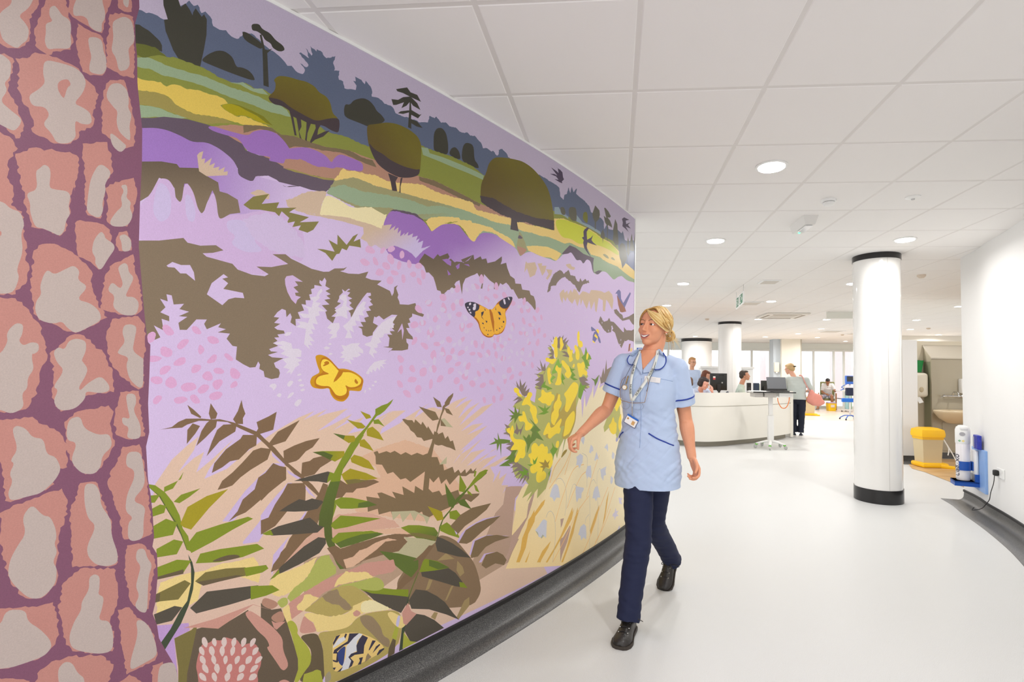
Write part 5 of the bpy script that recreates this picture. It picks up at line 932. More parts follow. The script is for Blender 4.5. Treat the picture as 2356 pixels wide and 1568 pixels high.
DOTS = '''pink 36 26 1 3253,1453 3147,1461 3094,1435 3037,1381 3023,1307 3025,1250 3139,1228 3236,1235 3250,1382
pnk2 44 105 2 2351,1580 2299,1653 2197,1687 2143,1726 2080,1759 1969,1819 1821,1821 1711,1791 1600,1744 1506,1721 1413,1680 1349,1583 1477,1482 1514,1371 1591,1322 1733,1275 1731,1192 1892,1171 1953,1221 2077,1233 2195,1263 2372,1227 2445,1249 2441,1388 2397,1430 2367,1480
pnkw 34 75 3 2334,1670 2224,1693 2143,1726 2025,1767 1820,1811 1675,1772 1496,1672 1525,1480 1538,1381 1628,1322 1768,1294 2013,1295 2173,1343 2308,1309 2332,1474 2348,1481
pnk2 40 60 4 2586,1836 2534,1859 2425,1865 2368,1835 2304,1805 2278,1771 2297,1742 2375,1735 2456,1718 2509,1738 2584,1756
pnkw 18 50 5 1309,1797 615,1765 287,1631 288,1508 812,1360 879,1512 1210,1603'''
def dec(t): return [(int(a)/1000, int(b)/1000) for a, b in (q.split(',') for q in t)]
def chaikin(p, k=2):
    for _ in range(k):
        q = []
        for i in range(len(p)):
            a, b = p[i], p[(i+1) % len(p)]
            q.append((a[0]*.78+b[0]*.22, a[1]*.78+b[1]*.22)); q.append((a[0]*.22+b[0]*.78, a[1]*.22+b[1]*.78))
        p = q
    return p
def roughen(p, amp, rnd):
    q = []
    for i in range(len(p)):
        a, b = p[i], p[(i+1) % len(p)]; L = math.hypot(b[0]-a[0], b[1]-a[1]); n = max(1, int(L/.007))
        nx, ny = (-(b[1]-a[1])/max(L, 1e-6), (b[0]-a[0])/max(L, 1e-6))
        for k in range(n):
            t = k/n; d = rnd.uniform(-1, 1)*amp*.7 if k else 0
            q.append((a[0]+(b[0]-a[0])*t+nx*d, a[1]+(b[1]-a[1])*t+ny*d))
    return q
def inside(px, pz, P):
    r = np.zeros(len(px), bool); n = len(P)
    for i in range(n):
        x1, y1 = P[i]; x2, y2 = P[(i+1) % n]
        if y1 == y2: continue
        c = ((y1 > pz) != (y2 > pz))
        r ^= c & (px < (x2-x1)*(pz-y1)/(y2-y1)+x1)
    return r
def build_mural():
    rnd = random.Random(3)
    polys = [('lila', None, [(-.02, 0), (WL+.1, 0), (WL+.1, 3), (-.02, 3)])]
    items = [l.split(' ') for l in MURAL.strip().split('\n')]
    dots = []
    for l in DOTS.strip().split('\n'):
        t = l.split(' '); t = [x for x in t if x != ':']
        c, size, n, seed = t[0], int(t[1])/1000, int(t[2]), int(t[3]); P = dec(t[4:])
        r2 = random.Random(seed); xs = [p[0] for p in P]; zs = [p[1] for p in P]; pts = []; tries = 0
        while len(pts) < n and tries < 6000:
            tries += 1
            x = r2.uniform(min(xs), max(xs)); z = r2.uniform(min(zs), max(zs))
            if not inside(np.array([x]), np.array([z]), P)[0]: continue
            if any(math.hypot(x-a, z-b) < size*1.02 for a, b in pts): continue
            pts.append((x, z))
        for x, z in pts:
            a = r2.uniform(0, PI); s = size*r2.uniform(.46, .62); el = r2.uniform(.5, .8); q = []
            for k in range(6):
                t_ = 2*PI*k/6 + r2.uniform(-.25, .25); rr = s*r2.uniform(.85, 1.12)
                dx, dz = rr*math.cos(t_), rr*el*math.sin(t_)
                q.append((x+dx*math.cos(a)-dz*math.sin(a), z+dx*math.sin(a)+dz*math.cos(a)))
            dots.append((c, None, chaikin(q, 1)))
    inserted = False
    for t in items:
        c = t[0]; g = None
        if c == 'fly1' and not inserted: polys += dots; inserted = True
        if '@' in c:
            c, gg = c.split('@'); g = [int(v)/1000 for v in gg.split(',')]
        P = dec(t[2:]); fl = t[1]
        if fl[0] == 's': P = chaikin(P, 2)
        if fl[0] == 'r': P = roughen(P, int(fl[1:])/1000, rnd)
        polys.append((c, g, P))
    # planar partition
    V = []; E = []
    def addp(P, close=True):
        k = len(V); V.extend(Vector(p) for p in P); n = len(P)
        E.extend((k+i, k+(i+1) % n) for i in range(n if close else n-1))
    Z1 = CEIL-.012
    addp([(0, MZ0), (WL, MZ0), (WL, Z1), (0, Z1)])
    for i in range(1, int(WL/.12)): addp([(i*.12, MZ0), (i*.12, Z1)], False)
    for c, g, P in polys[1:]:
        Q = [(min(max(x, -.02), WL+.02), min(max(z, .05), 2.75)) for x, z in P]
        R_ = [Q[0]]
        for q in Q[1:]:
            if math.hypot(q[0]-R_[-1][0], q[1]-R_[-1][1]) > .0006: R_.append(q)
        if len(R_) > 2: addp(R_)
    res = geometry.delaunay_2d_cdt(V, E, [], 0, 1e-5)
    vs = np.array([(v.x, v.y) for v in res[0]]); tr = np.array([f for f in res[2] if len(f) == 3])
    ce = vs[tr].mean(1)
    keep = (ce[:, 0] > 0) & (ce[:, 0] < WL) & (ce[:, 1] > MZ0) & (ce[:, 1] < Z1)
    tr = tr[keep]; ce = ce[keep]; top = np.zeros(len(tr), int)
    for i, (c, g, P) in enumerate(polys):
        if i == 0: continue
        xs = [p[0] for p in P]; zs = [p[1] for p in P]
        idx = np.nonzero((ce[:, 0] >= min(xs)) & (ce[:, 0] <= max(xs)) & (ce[:, 1] >= min(zs)) & (ce[:, 1] <= max(zs)))[0]
        if len(idx): top[idx[inside(ce[idx, 0], ce[idx, 1], P)]] = i
    used, inv = np.unique(tr, return_inverse=True); inv = inv.reshape(tr.shape); vv = vs[used]
    verts = [tuple(wallpt(u, z)) for u, z in vv]
    me = bpy.data.meshes.new('wall_mural'); me.from_pydata(verts, [], [tuple(t) for t in inv.tolist()])
    att = me.color_attributes.new('print', 'FLOAT_COLOR', 'CORNER')
    colr = np.ones((len(inv)*3, 4), np.float32)
    for k in range(len(inv)):
        c, g, P = polys[top[k]]
        if '>' in c:
            a, b = c.split('>'); a = PALL[a]; b = PALL[b]; dx, dz = g[2]-g[0], g[3]-g[1]; L2 = dx*dx+dz*dz
            for j in range(3):
                u, z = vv[inv[k, j]]; t = min(1, max(0, ((u-g[0])*dx+(z-g[1])*dz)/L2))
                colr[k*3+j, :3] = [a[m]*(1-t)+b[m]*t for m in range(3)]
        else:
            colr[k*3:k*3+3, :3] = PALL[c]
    att.data.foreach_set('color', colr.ravel())
    m = bpy.data.materials.new('mural_print'); m.use_nodes = True; n = m.node_tree; b = n.nodes['Principled BSDF']
    at = n.nodes.new('ShaderNodeAttribute'); at.attribute_name = 'print'
    tc = n.nodes.new('ShaderNodeTexCoord'); tn = n.nodes.new('ShaderNodeTexNoise'); tn.inputs['Scale'].default_value = 330; tn.inputs['Detail'].default_value = 2
    n.links.new(tc.outputs['Object'], tn.inputs['Vector'])
    mr = n.nodes.new('ShaderNodeMapRange'); mr.inputs[3].default_value = .86; mr.inputs[4].default_value = 1.14
    n.links.new(tn.outputs['Fac'], mr.inputs[0])
    mx = n.nodes.new('ShaderNodeVectorMath'); mx.operation = 'SCALE'
    n.links.new(at.outputs['Color'], mx.inputs[0]); n.links.new(mr.outputs[0], mx.inputs['Scale'])
    n.links.new(mx.outputs[0], b.inputs['Base Color'])
    b.inputs['Roughness'].default_value = .42; b.inputs['Specular IOR Level'].default_value = .35
    bp = n.nodes.new('ShaderNodeBump'); bp.inputs['Strength'].default_value = .12; bp.inputs['Distance'].default_value = .002
    n.links.new(tn.outputs['Fac'], bp.inputs['Height']); n.links.new(bp.outputs[0], b.inputs['Normal'])
    o = link('wall_mural', me, m, None, True)
    # outward normals towards the room
    if me.polygons[0].normal.dot(Vector((math.cos(WU-.1), math.sin(WU-.1), 0))) < 0: me.flip_normals()
    tag(o, 'printed mural of heather moorland, ferns, butterflies and a stone wall along the curved wall', 'mural')
    return o
def palfix(h):
    c = hexc(h); g = .3*c[0]+.5*c[1]+.2*c[2]
    return [max(.003, min(.93, (g+(v-g)*1.12)*.81)) for v in c]
PALL = {k: palfix(v) for k, v in PAL.items()}
for k in ('yel4', 'yel5', 'yell', 'flow', 'gorl'): PALL[k] = [min(.93, v) for v in hexc(PAL[k])]
for k in ('salm', 'ston', 'mort', 'mor2'): PALL[k] = [v*.84 for v in PALL[k]]
for k in ('brwn', 'brdk', 'brnw', 'brn2', 'ogr2'): PALL[k] = [v*.76 for v in PALL[k]]
build_mural()

# ---------------------------------------------------------------- ceiling fittings other than lamps
def on_ceil(mb, name, m, parent, **k): return mb.build(name, m, parent, **k)
t = thing('smoke_detector', 'white smoke detector with dark slots hanging from the ceiling right of the nearest lamp', 'smoke detector', (1.59, 3.88, CEIL))
m = MB(); m.lathe([(.055, 0), (.055, -.014), (.05, -.02), (.0, -.02)], 32); m.build('base', M_white, t, auto=40)
m = MB(); m.lathe([(.042, -.0225), (.042, -.03), (.034, -.042), (.018, -.047), (0, -.048)], 32); m.build('cap', M_white, t, auto=40)
m = MB(); m.lathe([(.038, -.019), (.0385, -.0235), (.0, -.0235)], 32); m.build('slot', M_dark, t)
t = thing('ceiling_sensor', 'flat white round sensor on the ceiling right of the smoke detector', 'sensor', (2.175, 3.84, CEIL))
m = MB(); m.lathe([(.05, 0), (.05, -.006), (.03, -.014), (0, -.016)], 32); m.build('base', M_white, t, auto=50)
m = MB(); m.lathe([(.014, -.014), (.012, -.022), (0, -.024)], 16); m.build('lens', mat('grey_plastic', 'c9c9c9', .3), t)
t = thing('emergency_light', 'white wedge-shaped emergency light with a green dot on the ceiling', 'emergency light', (1.6, 4.42, CEIL))
m = MB(); m.add([(-.06,-.17,0),(.06,-.17,0),(.06,.17,0),(-.06,.17,0),(-.04,-.15,-.07),(.04,-.15,-.07),(.04,.15,-.07),(-.04,.15,-.07)], [(0,1,2,3),(4,7,6,5),(0,4,5,1),(1,5,6,2),(2,6,7,3),(3,7,4,0)]); m.build('housing', mat('frosted_white', 'e8e6e2', .35), t)
m = MB(); m.box(-.03, .03, -.13, .06, -.082, -.071, bev=.004); m.build('tube_cover', mat('clear_cover', 'f4f4f4', .1), t)
m = MB(); m.ell((0, .1, -.074), (.009, .009, .006)); m.build('indicator', mat('green_led', (.05, 1, .25), .4, emit=4), t)
def hanging_sign():
    t = thing('exit_sign', 'double sided green and white exit sign hung on wires above the slim column', 'sign')
    a = Vector((1.93, 8.25, 0)); b = Vector((1.86, 7.5, 0)); d = (b-a).normalized(); L = (b-a).length; n = Vector((d.y, -d.x, 0))
    if n.x > 0: n = -n
    def rect(mb, s0, s1, z0, z1, o0, o1):
        vs = [a+d*s+n*o+Vector((0, 0, z)) for s in (s0, s1) for o in (o0, o1) for z in (z0, z1)]
        mb.add(vs, [(0,1,3,2),(4,6,7,5),(0,4,5,1),(2,3,7,6),(0,2,6,4),(1,5,7,3)])
    m = MB(); rect(m, 0, L, 2.385, 2.565, -.008, .008); m.build('plate', M_white, t)
    g = mat('sign_green', '2f7d5b', .4)
    m = MB()
    for s0, s1 in ((.06, .3), (.42, .7)): rect(m, s0, s1, 2.405, 2.545, -.0095, .0095)
    p = m.build('panel', g, t)
    for s0, s1, z0, z1 in ((.09,.12,2.42,2.53),(.12,.17,2.515,2.53),(.12,.16,2.465,2.48),(.2,.22,2.43,2.5),(.19,.25,2.5,2.512),(.24,.27,2.42,2.45),(.46,.49,2.42,2.53),(.49,.56,2.515,2.53),(.49,.54,2.42,2.435),(.6,.64,2.45,2.5),(.62,.67,2.47,2.48)):
        m = MB(); rect(m, s0, s1, z0, z1, -.0105, .0105); m.build('symbol', M_white, p)
    for s in (.02, L-.02):
        m = MB(); q = a+d*s; m.tube([(q.x, q.y, 2.565), (q.x, q.y, CEIL)], .003, 6); m.build('wire', M_steel, t)
hanging_sign()
t = thing('ceiling_cassette', 'square white air conditioning cassette with dark slots in the ceiling', 'air conditioner', (3.66, 11.4, CEIL))
m = MB(); m.box(-.45, .45, -.45, .45, -.035, -.001, bev=.012); m.build('panel', mat('cassette_white', 'e6e2da', .4), t, auto=40)
for k in range(4):
    m = MB(); m.box(-.3, .3, .35, .39, -.04, -.03, M=Matrix.Rotation(PI/2*k, 4, 'Z')); m.build('slot', mat('slot_brown', '9a8c7c', .6), t)
m = MB(); m.box(-.25, .25, -.25, .25, -.042, -.034, bev=.004); m.build('grille', mat('grille_beige', 'd6d0c6', .6, bump=.4, bump_s=60), t)
t = thing('suspended_sign', 'plain pale grey panel hung under the ceiling left of the nearest column', 'sign', (4.66, 10.7, 0))
m = MB(); m.box(-.33, .33, -.01, .01, 2.52, 2.655, bev=.004); m.build('board', mat('pale_grey_board', 'dcdcd4', .5), t)
for s in (-.28, .28):
    m = MB(); m.tube([(s, 0, 2.65), (s, 0, CEIL)], .004, 6); m.build('bracket', M_steel, t)
VL = ['small square ceiling vent left of the exit sign lamp', 'small ceiling vent near the ward windows, left one', 'small ceiling vent near the ward windows, right one', 'ceiling vent behind the exit sign']
for k, (x, y, s) in enumerate([(2.17, 7.3, .13), (6.4, 15.5, .3), (7.5, 16.2, .3), (2.47, 9.5, .2)]):
    t = thing('ceiling_vent', VL[k], 'vent', (x, y, CEIL), group='ceiling vents')
    m = MB(); m.box(-s, s, -s, s, -.012, 0, bev=.003); m.build('frame', M_white, t)
    m = MB(); m.box(-s*.8, s*.8, -s*.8, s*.8, -.016, -.01); m.build('grille', mat('grille_beige', 'd6d0c6', .6), t)
for k, (x, y) in enumerate([(3.95, 6.81), (2.17, 12.2), (8.4, 14.2), (7.2, 16.6)]):
    t = thing('ceiling_detector', ['small beige detector on the ceiling between nearest column and right wall', 'small beige detector on the ceiling beside the blond hair', 'small beige detector low behind the column on the right', 'small beige detector near the ward windows'][k], 'smoke detector', (x, y, CEIL), group='distant ceiling detectors')
    m = MB(); m.lathe([(.05, 0), (.05, -.02), (.03, -.04), (0, -.042)], 20); m.build('base', mat('beige_plastic', 'd8c8b6', .4), t)
# ---------------------------------------------------------------- reception desk
def path_off(P, o):
    Q = []
    for i, p in enumerate(P):
        t = (P[min(i+1, len(P)-1)]-P[max(i-1, 0)]).normalized(); n = Vector((t.y, -t.x, 0)); Q.append(p+n*o)
    return Q
DP, _ = smooth_path([Vector((x, y, 0)) for x, y in [(.55,11.4),(.6,10.7),(.82,10.05),(1.2,9.58),(1.6,9.42),(1.98,9.56),(2.35,9.82),(2.75,10.12),(3.2,10.52),(3.62,10.96),(3.78,11.2)]], [1]*11, 6)
def strip(mb, P, o0, o1, z0, z1):
    a = path_off(P, o0); b = path_off(P, o1)
    mb.rings([[Vector((p.x, p.y, z0)), Vector((p.x, p.y, z1)), Vector((q.x, q.y, z1)), Vector((q.x, q.y, z0))] for p, q in zip(a, b)])
t = thing('reception_desk', 'curved white reception desk with grey plinth at the nurses station', 'desk', (0, 0, 0))
M_desk = mat('desk_white', 'f0ece2', .3)
m = MB(); strip(m, DP, 0, -.05, .1, .735); m.build('front_panel', M_desk, t, auto=40)
m = MB(); strip(m, DP, -.012, -.04, .735, .75); m.build('shadow_gap', mat('desk_gap', 'cfcabf', .5), t)
m = MB(); strip(m, DP[22:], -.002, -.05, .75, .995); m.build('upper_panel', M_desk, t, auto=40)
m = MB(); strip(m, DP[:23], -.002, -.05, .75, .945); m.build('lower_panel', M_desk, t, auto=40)
m = MB(); strip(m, DP, -.12, -.15, 0, .1); m.build('plinth', mat('plinth_grey', 'a39c8c', .5), t)
m = MB(); strip(m, DP, -.05, -.75, .72, .748); m.build('worktop', mat('worktop_beech', 'e3b37c', .4), t)
m = MB(); e = DP[-1]; m.box(e.x-.03, e.x+.03, e.y-.05, e.y+.75, .02, .995, M=None, bev=.004); m.build('end_panel', M_desk, t)
# cabinets behind the desk
for k, (x0, x1, h, l) in enumerate([(2.42, 3.3, 1.56, 'white filing cabinet behind the seated nurses, left of the slim column'), (3.4, 3.86, 1.56, 'white filing cabinet right of the slim column')]):
    t = thing('filing_cabinet', l, 'cabinet', ((x0+x1)/2, 14.7, 0), group='white cabinets behind the desk')
    w_ = (x1-x0)/2
    m = MB(); m.box(-w_, w_, -.2, .25, 0, h-.06, bev=.006); m.build('body', M_wall, t)
    m = MB(); m.box(-w_-.03, w_+.03, -.24, .28, h-.06, h, bev=.008); m.build('top', M_white, t)
    m = MB(); m.box(-w_*.9, w_*.9, -.212, -.2, .1, h-.14, bev=.003); d_ = m.build('door', M_white, t)
    m = MB(); m.box(w_*.6, w_*.64, -.23, -.212, .8, 1.0); m.build('handle', M_steel, d_)
# monitors on the desk
def monitor(loc, rz, w, h, label, sticker=False):
    t = thing('computer_monitor', label, 'monitor', loc, rz)
    m = MB(); m.box(-w/2, w/2, -.02, .02, .07, .07+h, bev=.008); m.build('housing', mat('monitor_black', '1f2120', .35), t, auto=40)
    m = MB(); m.box(-w/2+.02, w/2-.02, .0195, .022, .09, .05+h); m.build('screen', mat('screen_glass', '12161c', .08), t)
    m = MB(); m.box(-.04, .04, -.05, -.02, .05, .2, bev=.01); m.box(-.02, .02, -.06, -.04, .0, .12); m.build('stand', M_dark, t)
    m = MB(); m.box(-.12, .12, -.1, .08, 0, .012, bev=.004); m.build('foot', M_dark, t)
    if sticker:
        m = MB(); m.box(-w*.33, -w*.19, -.0225, -.02, .07+h*.62, .07+h*.82, bev=.002); s_ = m.build('sticker', mat('sticker_red', 'd84a4a', .5), t)
        m = MB(); m.box(-w*.33, -w*.19, -.0235, -.0222, .07+h*.73, .07+h*.82); m.build('sticker_top', M_white, s_)
        m = MB(); m.box(.0, w*.32, -.0225, -.02, .07+h*.86, .07+h*.9); m.build('vent', mat('vent_black', '0c0d0d', .5), t)
        m = MB(); m.lathe([(.016, 0), (.016, .01), (0, .01)], 16, Tm((w*.2, -.024, .07+h*.45), (PI/2, 0, 0))); m.build('bolt', M_steel, t)
monitor((2.19, 10.95, .93), .05, .36, .36, 'black computer monitor seen from behind on the desk, red and white sticker', True)
monitor((3.14, 10.95, .9), .3, .14, .25, 'narrow dark monitor edge behind the laptop on the cart')
t = thing('desk_speaker', 'small black speaker on the desk right of the man in green', 'speaker', (2.8, 10.85, .748))
m = MB(); m.box(-.04, .04, -.04, .04, 0, .42, bev=.01); m.build('body', M_dark, t); m = MB(); m.lathe([(.03, 0), (.028, .004), (0, .004)], 20, Tm((0, -.04, .3), (PI/2, 0, 0))); m.build('cone', mat('speaker_cone', '3a3a3e', .5), t)
t = thing('card_reader', 'small blue-black device with a pale side on the desk between speaker and laptop', 'device', (2.95, 10.85, .748))
m = MB(); m.box(-.055, .055, -.04, .04, .25, .42, bev=.008); m.box(-.03, .03, -.03, .03, 0, .26); m.build('body', mat('blue_black', '26384c', .4), t); m = MB(); m.box(.055, .075, -.04, .04, .22, .4, bev=.003); m.build('side', mat('pale_green_plastic', 'cfdccc', .4), t)
t = thing('paper_tray', 'stack of white papers in a tray on the low end of the desk', 'tray', (1.78, 9.88, .748), .5)
m = MB(); m.box(-.16, .16, -.11, .11, 0, .03, bev=.004); m.build('tray', M_white, t); m = MB(); m.box(-.13, .13, -.09, .09, .03, .05); m.build('papers', mat('paper', 'f5f4f0', .8), t)
# ---------------------------------------------------------------- laptop cart
t = thing('computer_cart', 'white height adjustable cart with castors in front of the desk', 'cart', (2.84, 9.5, 0))
MW = mat('cart_white', 'f0efec', .3)
m = MB(); m.box(-.05, .05, -.045, .045, .12, .6, bev=.01); m.box(-.036, .036, -.034, .034, .6, 1.0, bev=.008); m.build('column', MW, t, auto=40)
m = MB(); m.box(-.37, .37, -.24, .24, 1.02, 1.035, bev=.005); m.build('top', MW, t); m = MB(); m.box(-.372, .372, -.245, -.235, 1.018, 1.037); m.build('edge', M_dark, t)
m = MB(); m.box(-.33, -.19, -.2, .15, .935, 1.018, bev=.008); m.build('drawer', mat('drawer_grey', 'b9b4ae', .4), t)
m = MB(); m.box(-.16, .04, -.2, .15, .935, 1.018, bev=.008); m.build('drawer', mat('drawer_grey', 'b9b4ae', .4), t)
m = MB(); m.box(.1, .34, -.18, .12, .94, 1.018, bev=.008); m.build('drawer', MW, t)
for k in range(5):
    a = 2*PI*k/5+.3+PI/2; c, s_ = math.cos(a), math.sin(a)
    m = MB(); m.tube([(0, 0, .13), (.12*c, .12*s_, .12), (.26*c, .26*s_, .085)], [(.025, .03), (.02, .028), (.016, .022)], 10, sub=3); lg = m.build('leg', MW, t, smooth=True)
    m = MB(); m.lathe([(.0, -.016), (.03, -.014), (.034, 0), (.03, .014), (0, .016)], 20, Tm((.27*c, .27*s_, .036), (PI/2, 0, a))); cs = m.build('castor', mat('castor_grey', 'b8b8b4', .4), lg)
    m = MB(); m.box(.25*c-.022, .25*c+.022, .25*s_-.022, .25*s_+.022, .06, .09, bev=.008); m.build('brake', mat('brake_green', '74c050', .4), lg)
t = thing('laptop', 'open laptop seen from behind on top of the white cart', 'laptop', (2.96, 9.5, 1.037), .12)
m = MB(); m.box(-.18, .18, -.12, .12, 0, .018, bev=.004); m.build('base', M_dark, t)
m = MB(); m.box(-.18, .18, -.006, .006, 0, .24, M=Tm((0, .0, .03), (-.25, 0, 0)) @ Matrix.Shear('XZ', 4, (.16, 0)), bev=.004); m.build('lid', mat('laptop_grey', '6e7074', .35), t)
m = MB(); m.box(-.185, .185, -.012, -.002, 0, .03, M=Tm((0, .0, .02), (-.25, 0, 0)), bev=.003); m.build('hinge', M_dark, t)
t = thing('papers', 'thin pile of white papers on the left of the cart top', 'papers', (2.58, 9.42, 1.037), .1)
m = MB(); m.box(-.13, .13, -.09, .09, 0, .014); m.build('sheets', mat('paper', 'f5f4f0', .8), t); m = MB(); m.box(.1, .13, -.09, -.06, .014, .017); m.build('clip', M_steel, t)
t = thing('cable_loop', 'orange cable hanging in a loop below the cart top', 'cable')
m = MB(); m.tube([(2.905, 9.3, .945), (2.915, 9.3, .86), (2.96, 9.3, .77), (3.01, 9.3, .745), (3.06, 9.3, .77), (3.1, 9.3, .86), (3.11, 9.3, .945)], .008, 8, sub=4); m.build('cable', mat('orange_rubber', 'f08a4a', .45), t, smooth=True)
m = MB(); m.tube([(2.905, 9.3, .93), (2.905, 9.3, .96)], .011, 8); m.build('plug', M_white, t)
# ---------------------------------------------------------------- things in the side bay
t = thing('basin_unit', 'grey panelled washbasin unit with a sloping top', 'washbasin unit', (5.9, 0, 0))
MG = mat('laminate_grey', 'b6ad98', .5)
m = MB(); m.rings([[Vector((x, 8.8, 0)), Vector((x, 8.8, 1.655)), Vector((x, 9.025, 1.86)), Vector((x, 9.025, 0))] for x in (-.655, .9)]); m.build('casing', MG, t)
m = MB(); m.add([(-.665, 8.785, 1.645), (.9, 8.785, 1.645), (.9, 9.025, 1.865), (-.665, 9.025, 1.865), (-.665, 8.785, 1.665), (.9, 8.785, 1.665), (.9, 9.025, 1.885), (-.665, 9.025, 1.885)], [(3,2,1,0),(4,5,6,7),(0,1,5,4),(1,2,6,5),(2,3,7,6),(3,0,4,7)]); m.build('sloping_top', mat('laminate_pale', 'd0c8b8', .5), t)
m = MB(); m.box(-.657, -.645, 8.83, 9.0, .12, 1.6); m.build('side_panel', mat('laminate_green_grey', '8f8f76', .5), t)
m = MB(); m.box(-.5, .6, 8.79, 8.8, .13, .60, bev=.003); m.build('door', MG, t)
m = MB(); m.box(-.657, .9, 8.795, 9.0, 0, .1); m.cur = 0; m.build('plinth', M_cove, t)
t = thing('washbasin', 'beige ceramic washbasin projecting from the grey panel', 'washbasin', (5.48, 8.76, 0))
rg = []
for s_, z, d_ in ((1.0, .81, 1), (1.02, .79, 1), (.98, .76, .98), (.8, .68, .85), (.45, .61, .55), (.1, .59, .2)):
    rg.append([Vector((.32*s_*math.cos(2*PI*k/32), -.17+.21*d_*math.sin(2*PI*k/32)*s_, z)) for k in range(32)])
inn = [[Vector((.29*s_*math.cos(2*PI*k/32), -.17+.18*s_*math.sin(2*PI*k/32), z)) for k in range(32)] for s_, z in ((1, .81), (.95, .78), (.7, .7), (.2, .66))]
m = MB(); m.rings(list(reversed(rg))+inn, True); m.build('bowl', mat('ceramic_beige', 'e2cfae', .15), t, smooth=True)
m = MB(); m.lathe([(.02, 0), (.02, .004), (0, .004)], 16, Tm((0, -.17, .662))); m.build('waste', M_steel, t)
t = thing('wall_tap', 'chrome lever tap on the wall above the basin', 'tap', (5.53, 8.8, 1.03))
MC = mat('chrome', 'd8d8d8', .12, 1)
m = MB(); m.tube([(-.09, 0, 0), (-.09, -.06, 0)], .018, 12); m.tube([(.09, 0, 0), (.09, -.06, 0)], .018, 12); m.tube([(-.14, -.06, 0), (.14, -.06, 0)], .02, 12); m.build('body', MC, t, auto=40)
m = MB(); m.tube([(0, -.06, 0), (0, -.1, .07), (0, -.2, .06), (0, -.22, -.01)], .012, 10, sub=4); m.build('spout', MC, t, smooth=True)
for s_ in (-1, 1):
    m = MB(); m.tube([(s_*.14, -.06, 0), (s_*.17, -.07, 0)], .026, 12); m.tube([(s_*.16, -.07, .01), (s_*.17, -.14, .03)], .008, 8); m.build('lever', MC, t, auto=40)
t = thing('soap_dispenser', 'white soap dispenser on the grey panel above the tap', 'dispenser', (5.71, 8.8, 1.08))
m = MB(); m.box(-.055, .055, -.1, 0, 0, .24, bev=.02); m.build('body', M_white, t, smooth=True); m = MB(); m.box(-.02, .02, -.12, -.08, -.03, .01, bev=.006); m.build('nozzle', M_white, t)
t = thing('towel_dispenser', 'rounded cream paper towel dispenser on the bay wall', 'dispenser', (5.07, 9.03, 1.0))
m = MB(); m.box(-.17, .155, -.2, 0, 0, .41, bev=.05); m.build('body', mat('cream_plastic', 'e9e2d0', .35), t, smooth=True)
m = MB(); m.ell((.03, -.2, .13), (.035, .012, .045)); m.build('window', mat('smoked_plastic', 'c8b898', .2), t, smooth=True)
m = MB(); m.add([(-.06, -.16, .02), (.02, -.16, .02), (.05, -.22, -.08), (-.03, -.24, -.1), (-.06, -.15, .02), (.02, -.15, .02), (.055, -.215, -.08), (-.025, -.235, -.1)], [(0,1,2,3),(4,7,6,5),(0,4,5,1),(1,5,6,2),(2,6,7,3),(3,7,4,0)]); m.build('paper_towel', mat('paper', 'f5f4f0', .8), t)
t = thing('green_glove_box', 'tapered green box above the towel dispenser', 'box', (5.10, 9.03, 1.42))
m = MB(); m.add([(-.12,-.1,.2),(.1,-.1,.2),(.06,-.1,0),(-.1,-.1,0),(-.12,0,.2),(.1,0,.2),(.06,0,0),(-.1,0,0)], [(0,1,2,3),(4,7,6,5),(0,4,5,1),(1,5,6,2),(2,6,7,3),(3,7,4,0)]); m.build('body', mat('green_plastic', '0d8a3c', .45), t)
m = MB(); m.box(-.07, .05, -.08, -.02, .2, .204); m.build('slot', M_dark, t)
def pedal_bin(loc, rz, label, body, lid, sc=1):
    t = thing('pedal_bin', label, 'bin', loc, rz)
    t.scale = sc if isinstance(sc, tuple) else (sc, sc, sc)
    m = MB(); m.rings([[Vector((x*k, y*k2, z)) for x, y in ((-.18,-.15),(.18,-.15),(.18,.15),(-.18,.15))] for z, k, k2 in ((.05, .86, .86), (.5, 1, 1))]); m.build('body', body, t)
    m = MB(); m.rings([[Vector((x*k, y*k, z)) for x, y in ((-.2,-.17),(-.1,-.19),(.1,-.19),(.2,-.17),(.2,.17),(-.2,.17))] for z, k in ((.47, 1), (.52, 1.02), (.58, .96), (.61, .6))]); m.build('lid', lid, t, auto=50)
    m = MB(); m.box(-.21, .24, -.21, .17, 0, .07, bev=.025); m.tube([(.1, -.2, .03), (.2, -.27, .02), (.27, -.3, .015)], .03, 8, sub=3, flat=.5); m.build('pedal_base', lid, t, auto=40)
    return t
tb = pedal_bin((4.70, 8.0, .003), .05, 'beige pedal bin with bright yellow lid and pedal by the bay partition', mat('bin_beige', 'd3c19a', .5), mat('bin_yellow', 'ffc60a', .4), (.84, .8, .95))
m = MB(); m.rings([[Vector((x*1.03, y*1.03, z)) for x, y in ((-.18,-.15),(.18,-.15),(.18,.15),(-.18,.15))] for z in (.43, .5)]); m.build('bag_edge', mat('bag_yellow', 'f7c21c', .3), tb); m = MB(); m.tube([(.19, -.12, .44), (.26, -.16, .3), (.22, -.2, .2)], .008, 6, sub=3); m.tube([(.2, -.12, .44), (.3, -.2, .22), (.36, -.24, .06)], .008, 6, sub=3); m.build('bag_tie', M_white, tb, auto=40)
pedal_bin((6.5, 17.6, .003), 0, 'beige pedal bin with a yellow foot behind the woman in navy trousers', mat('bin_beige', 'd3c19a', .5), mat('bin_yellow', 'ffc60a', .4))
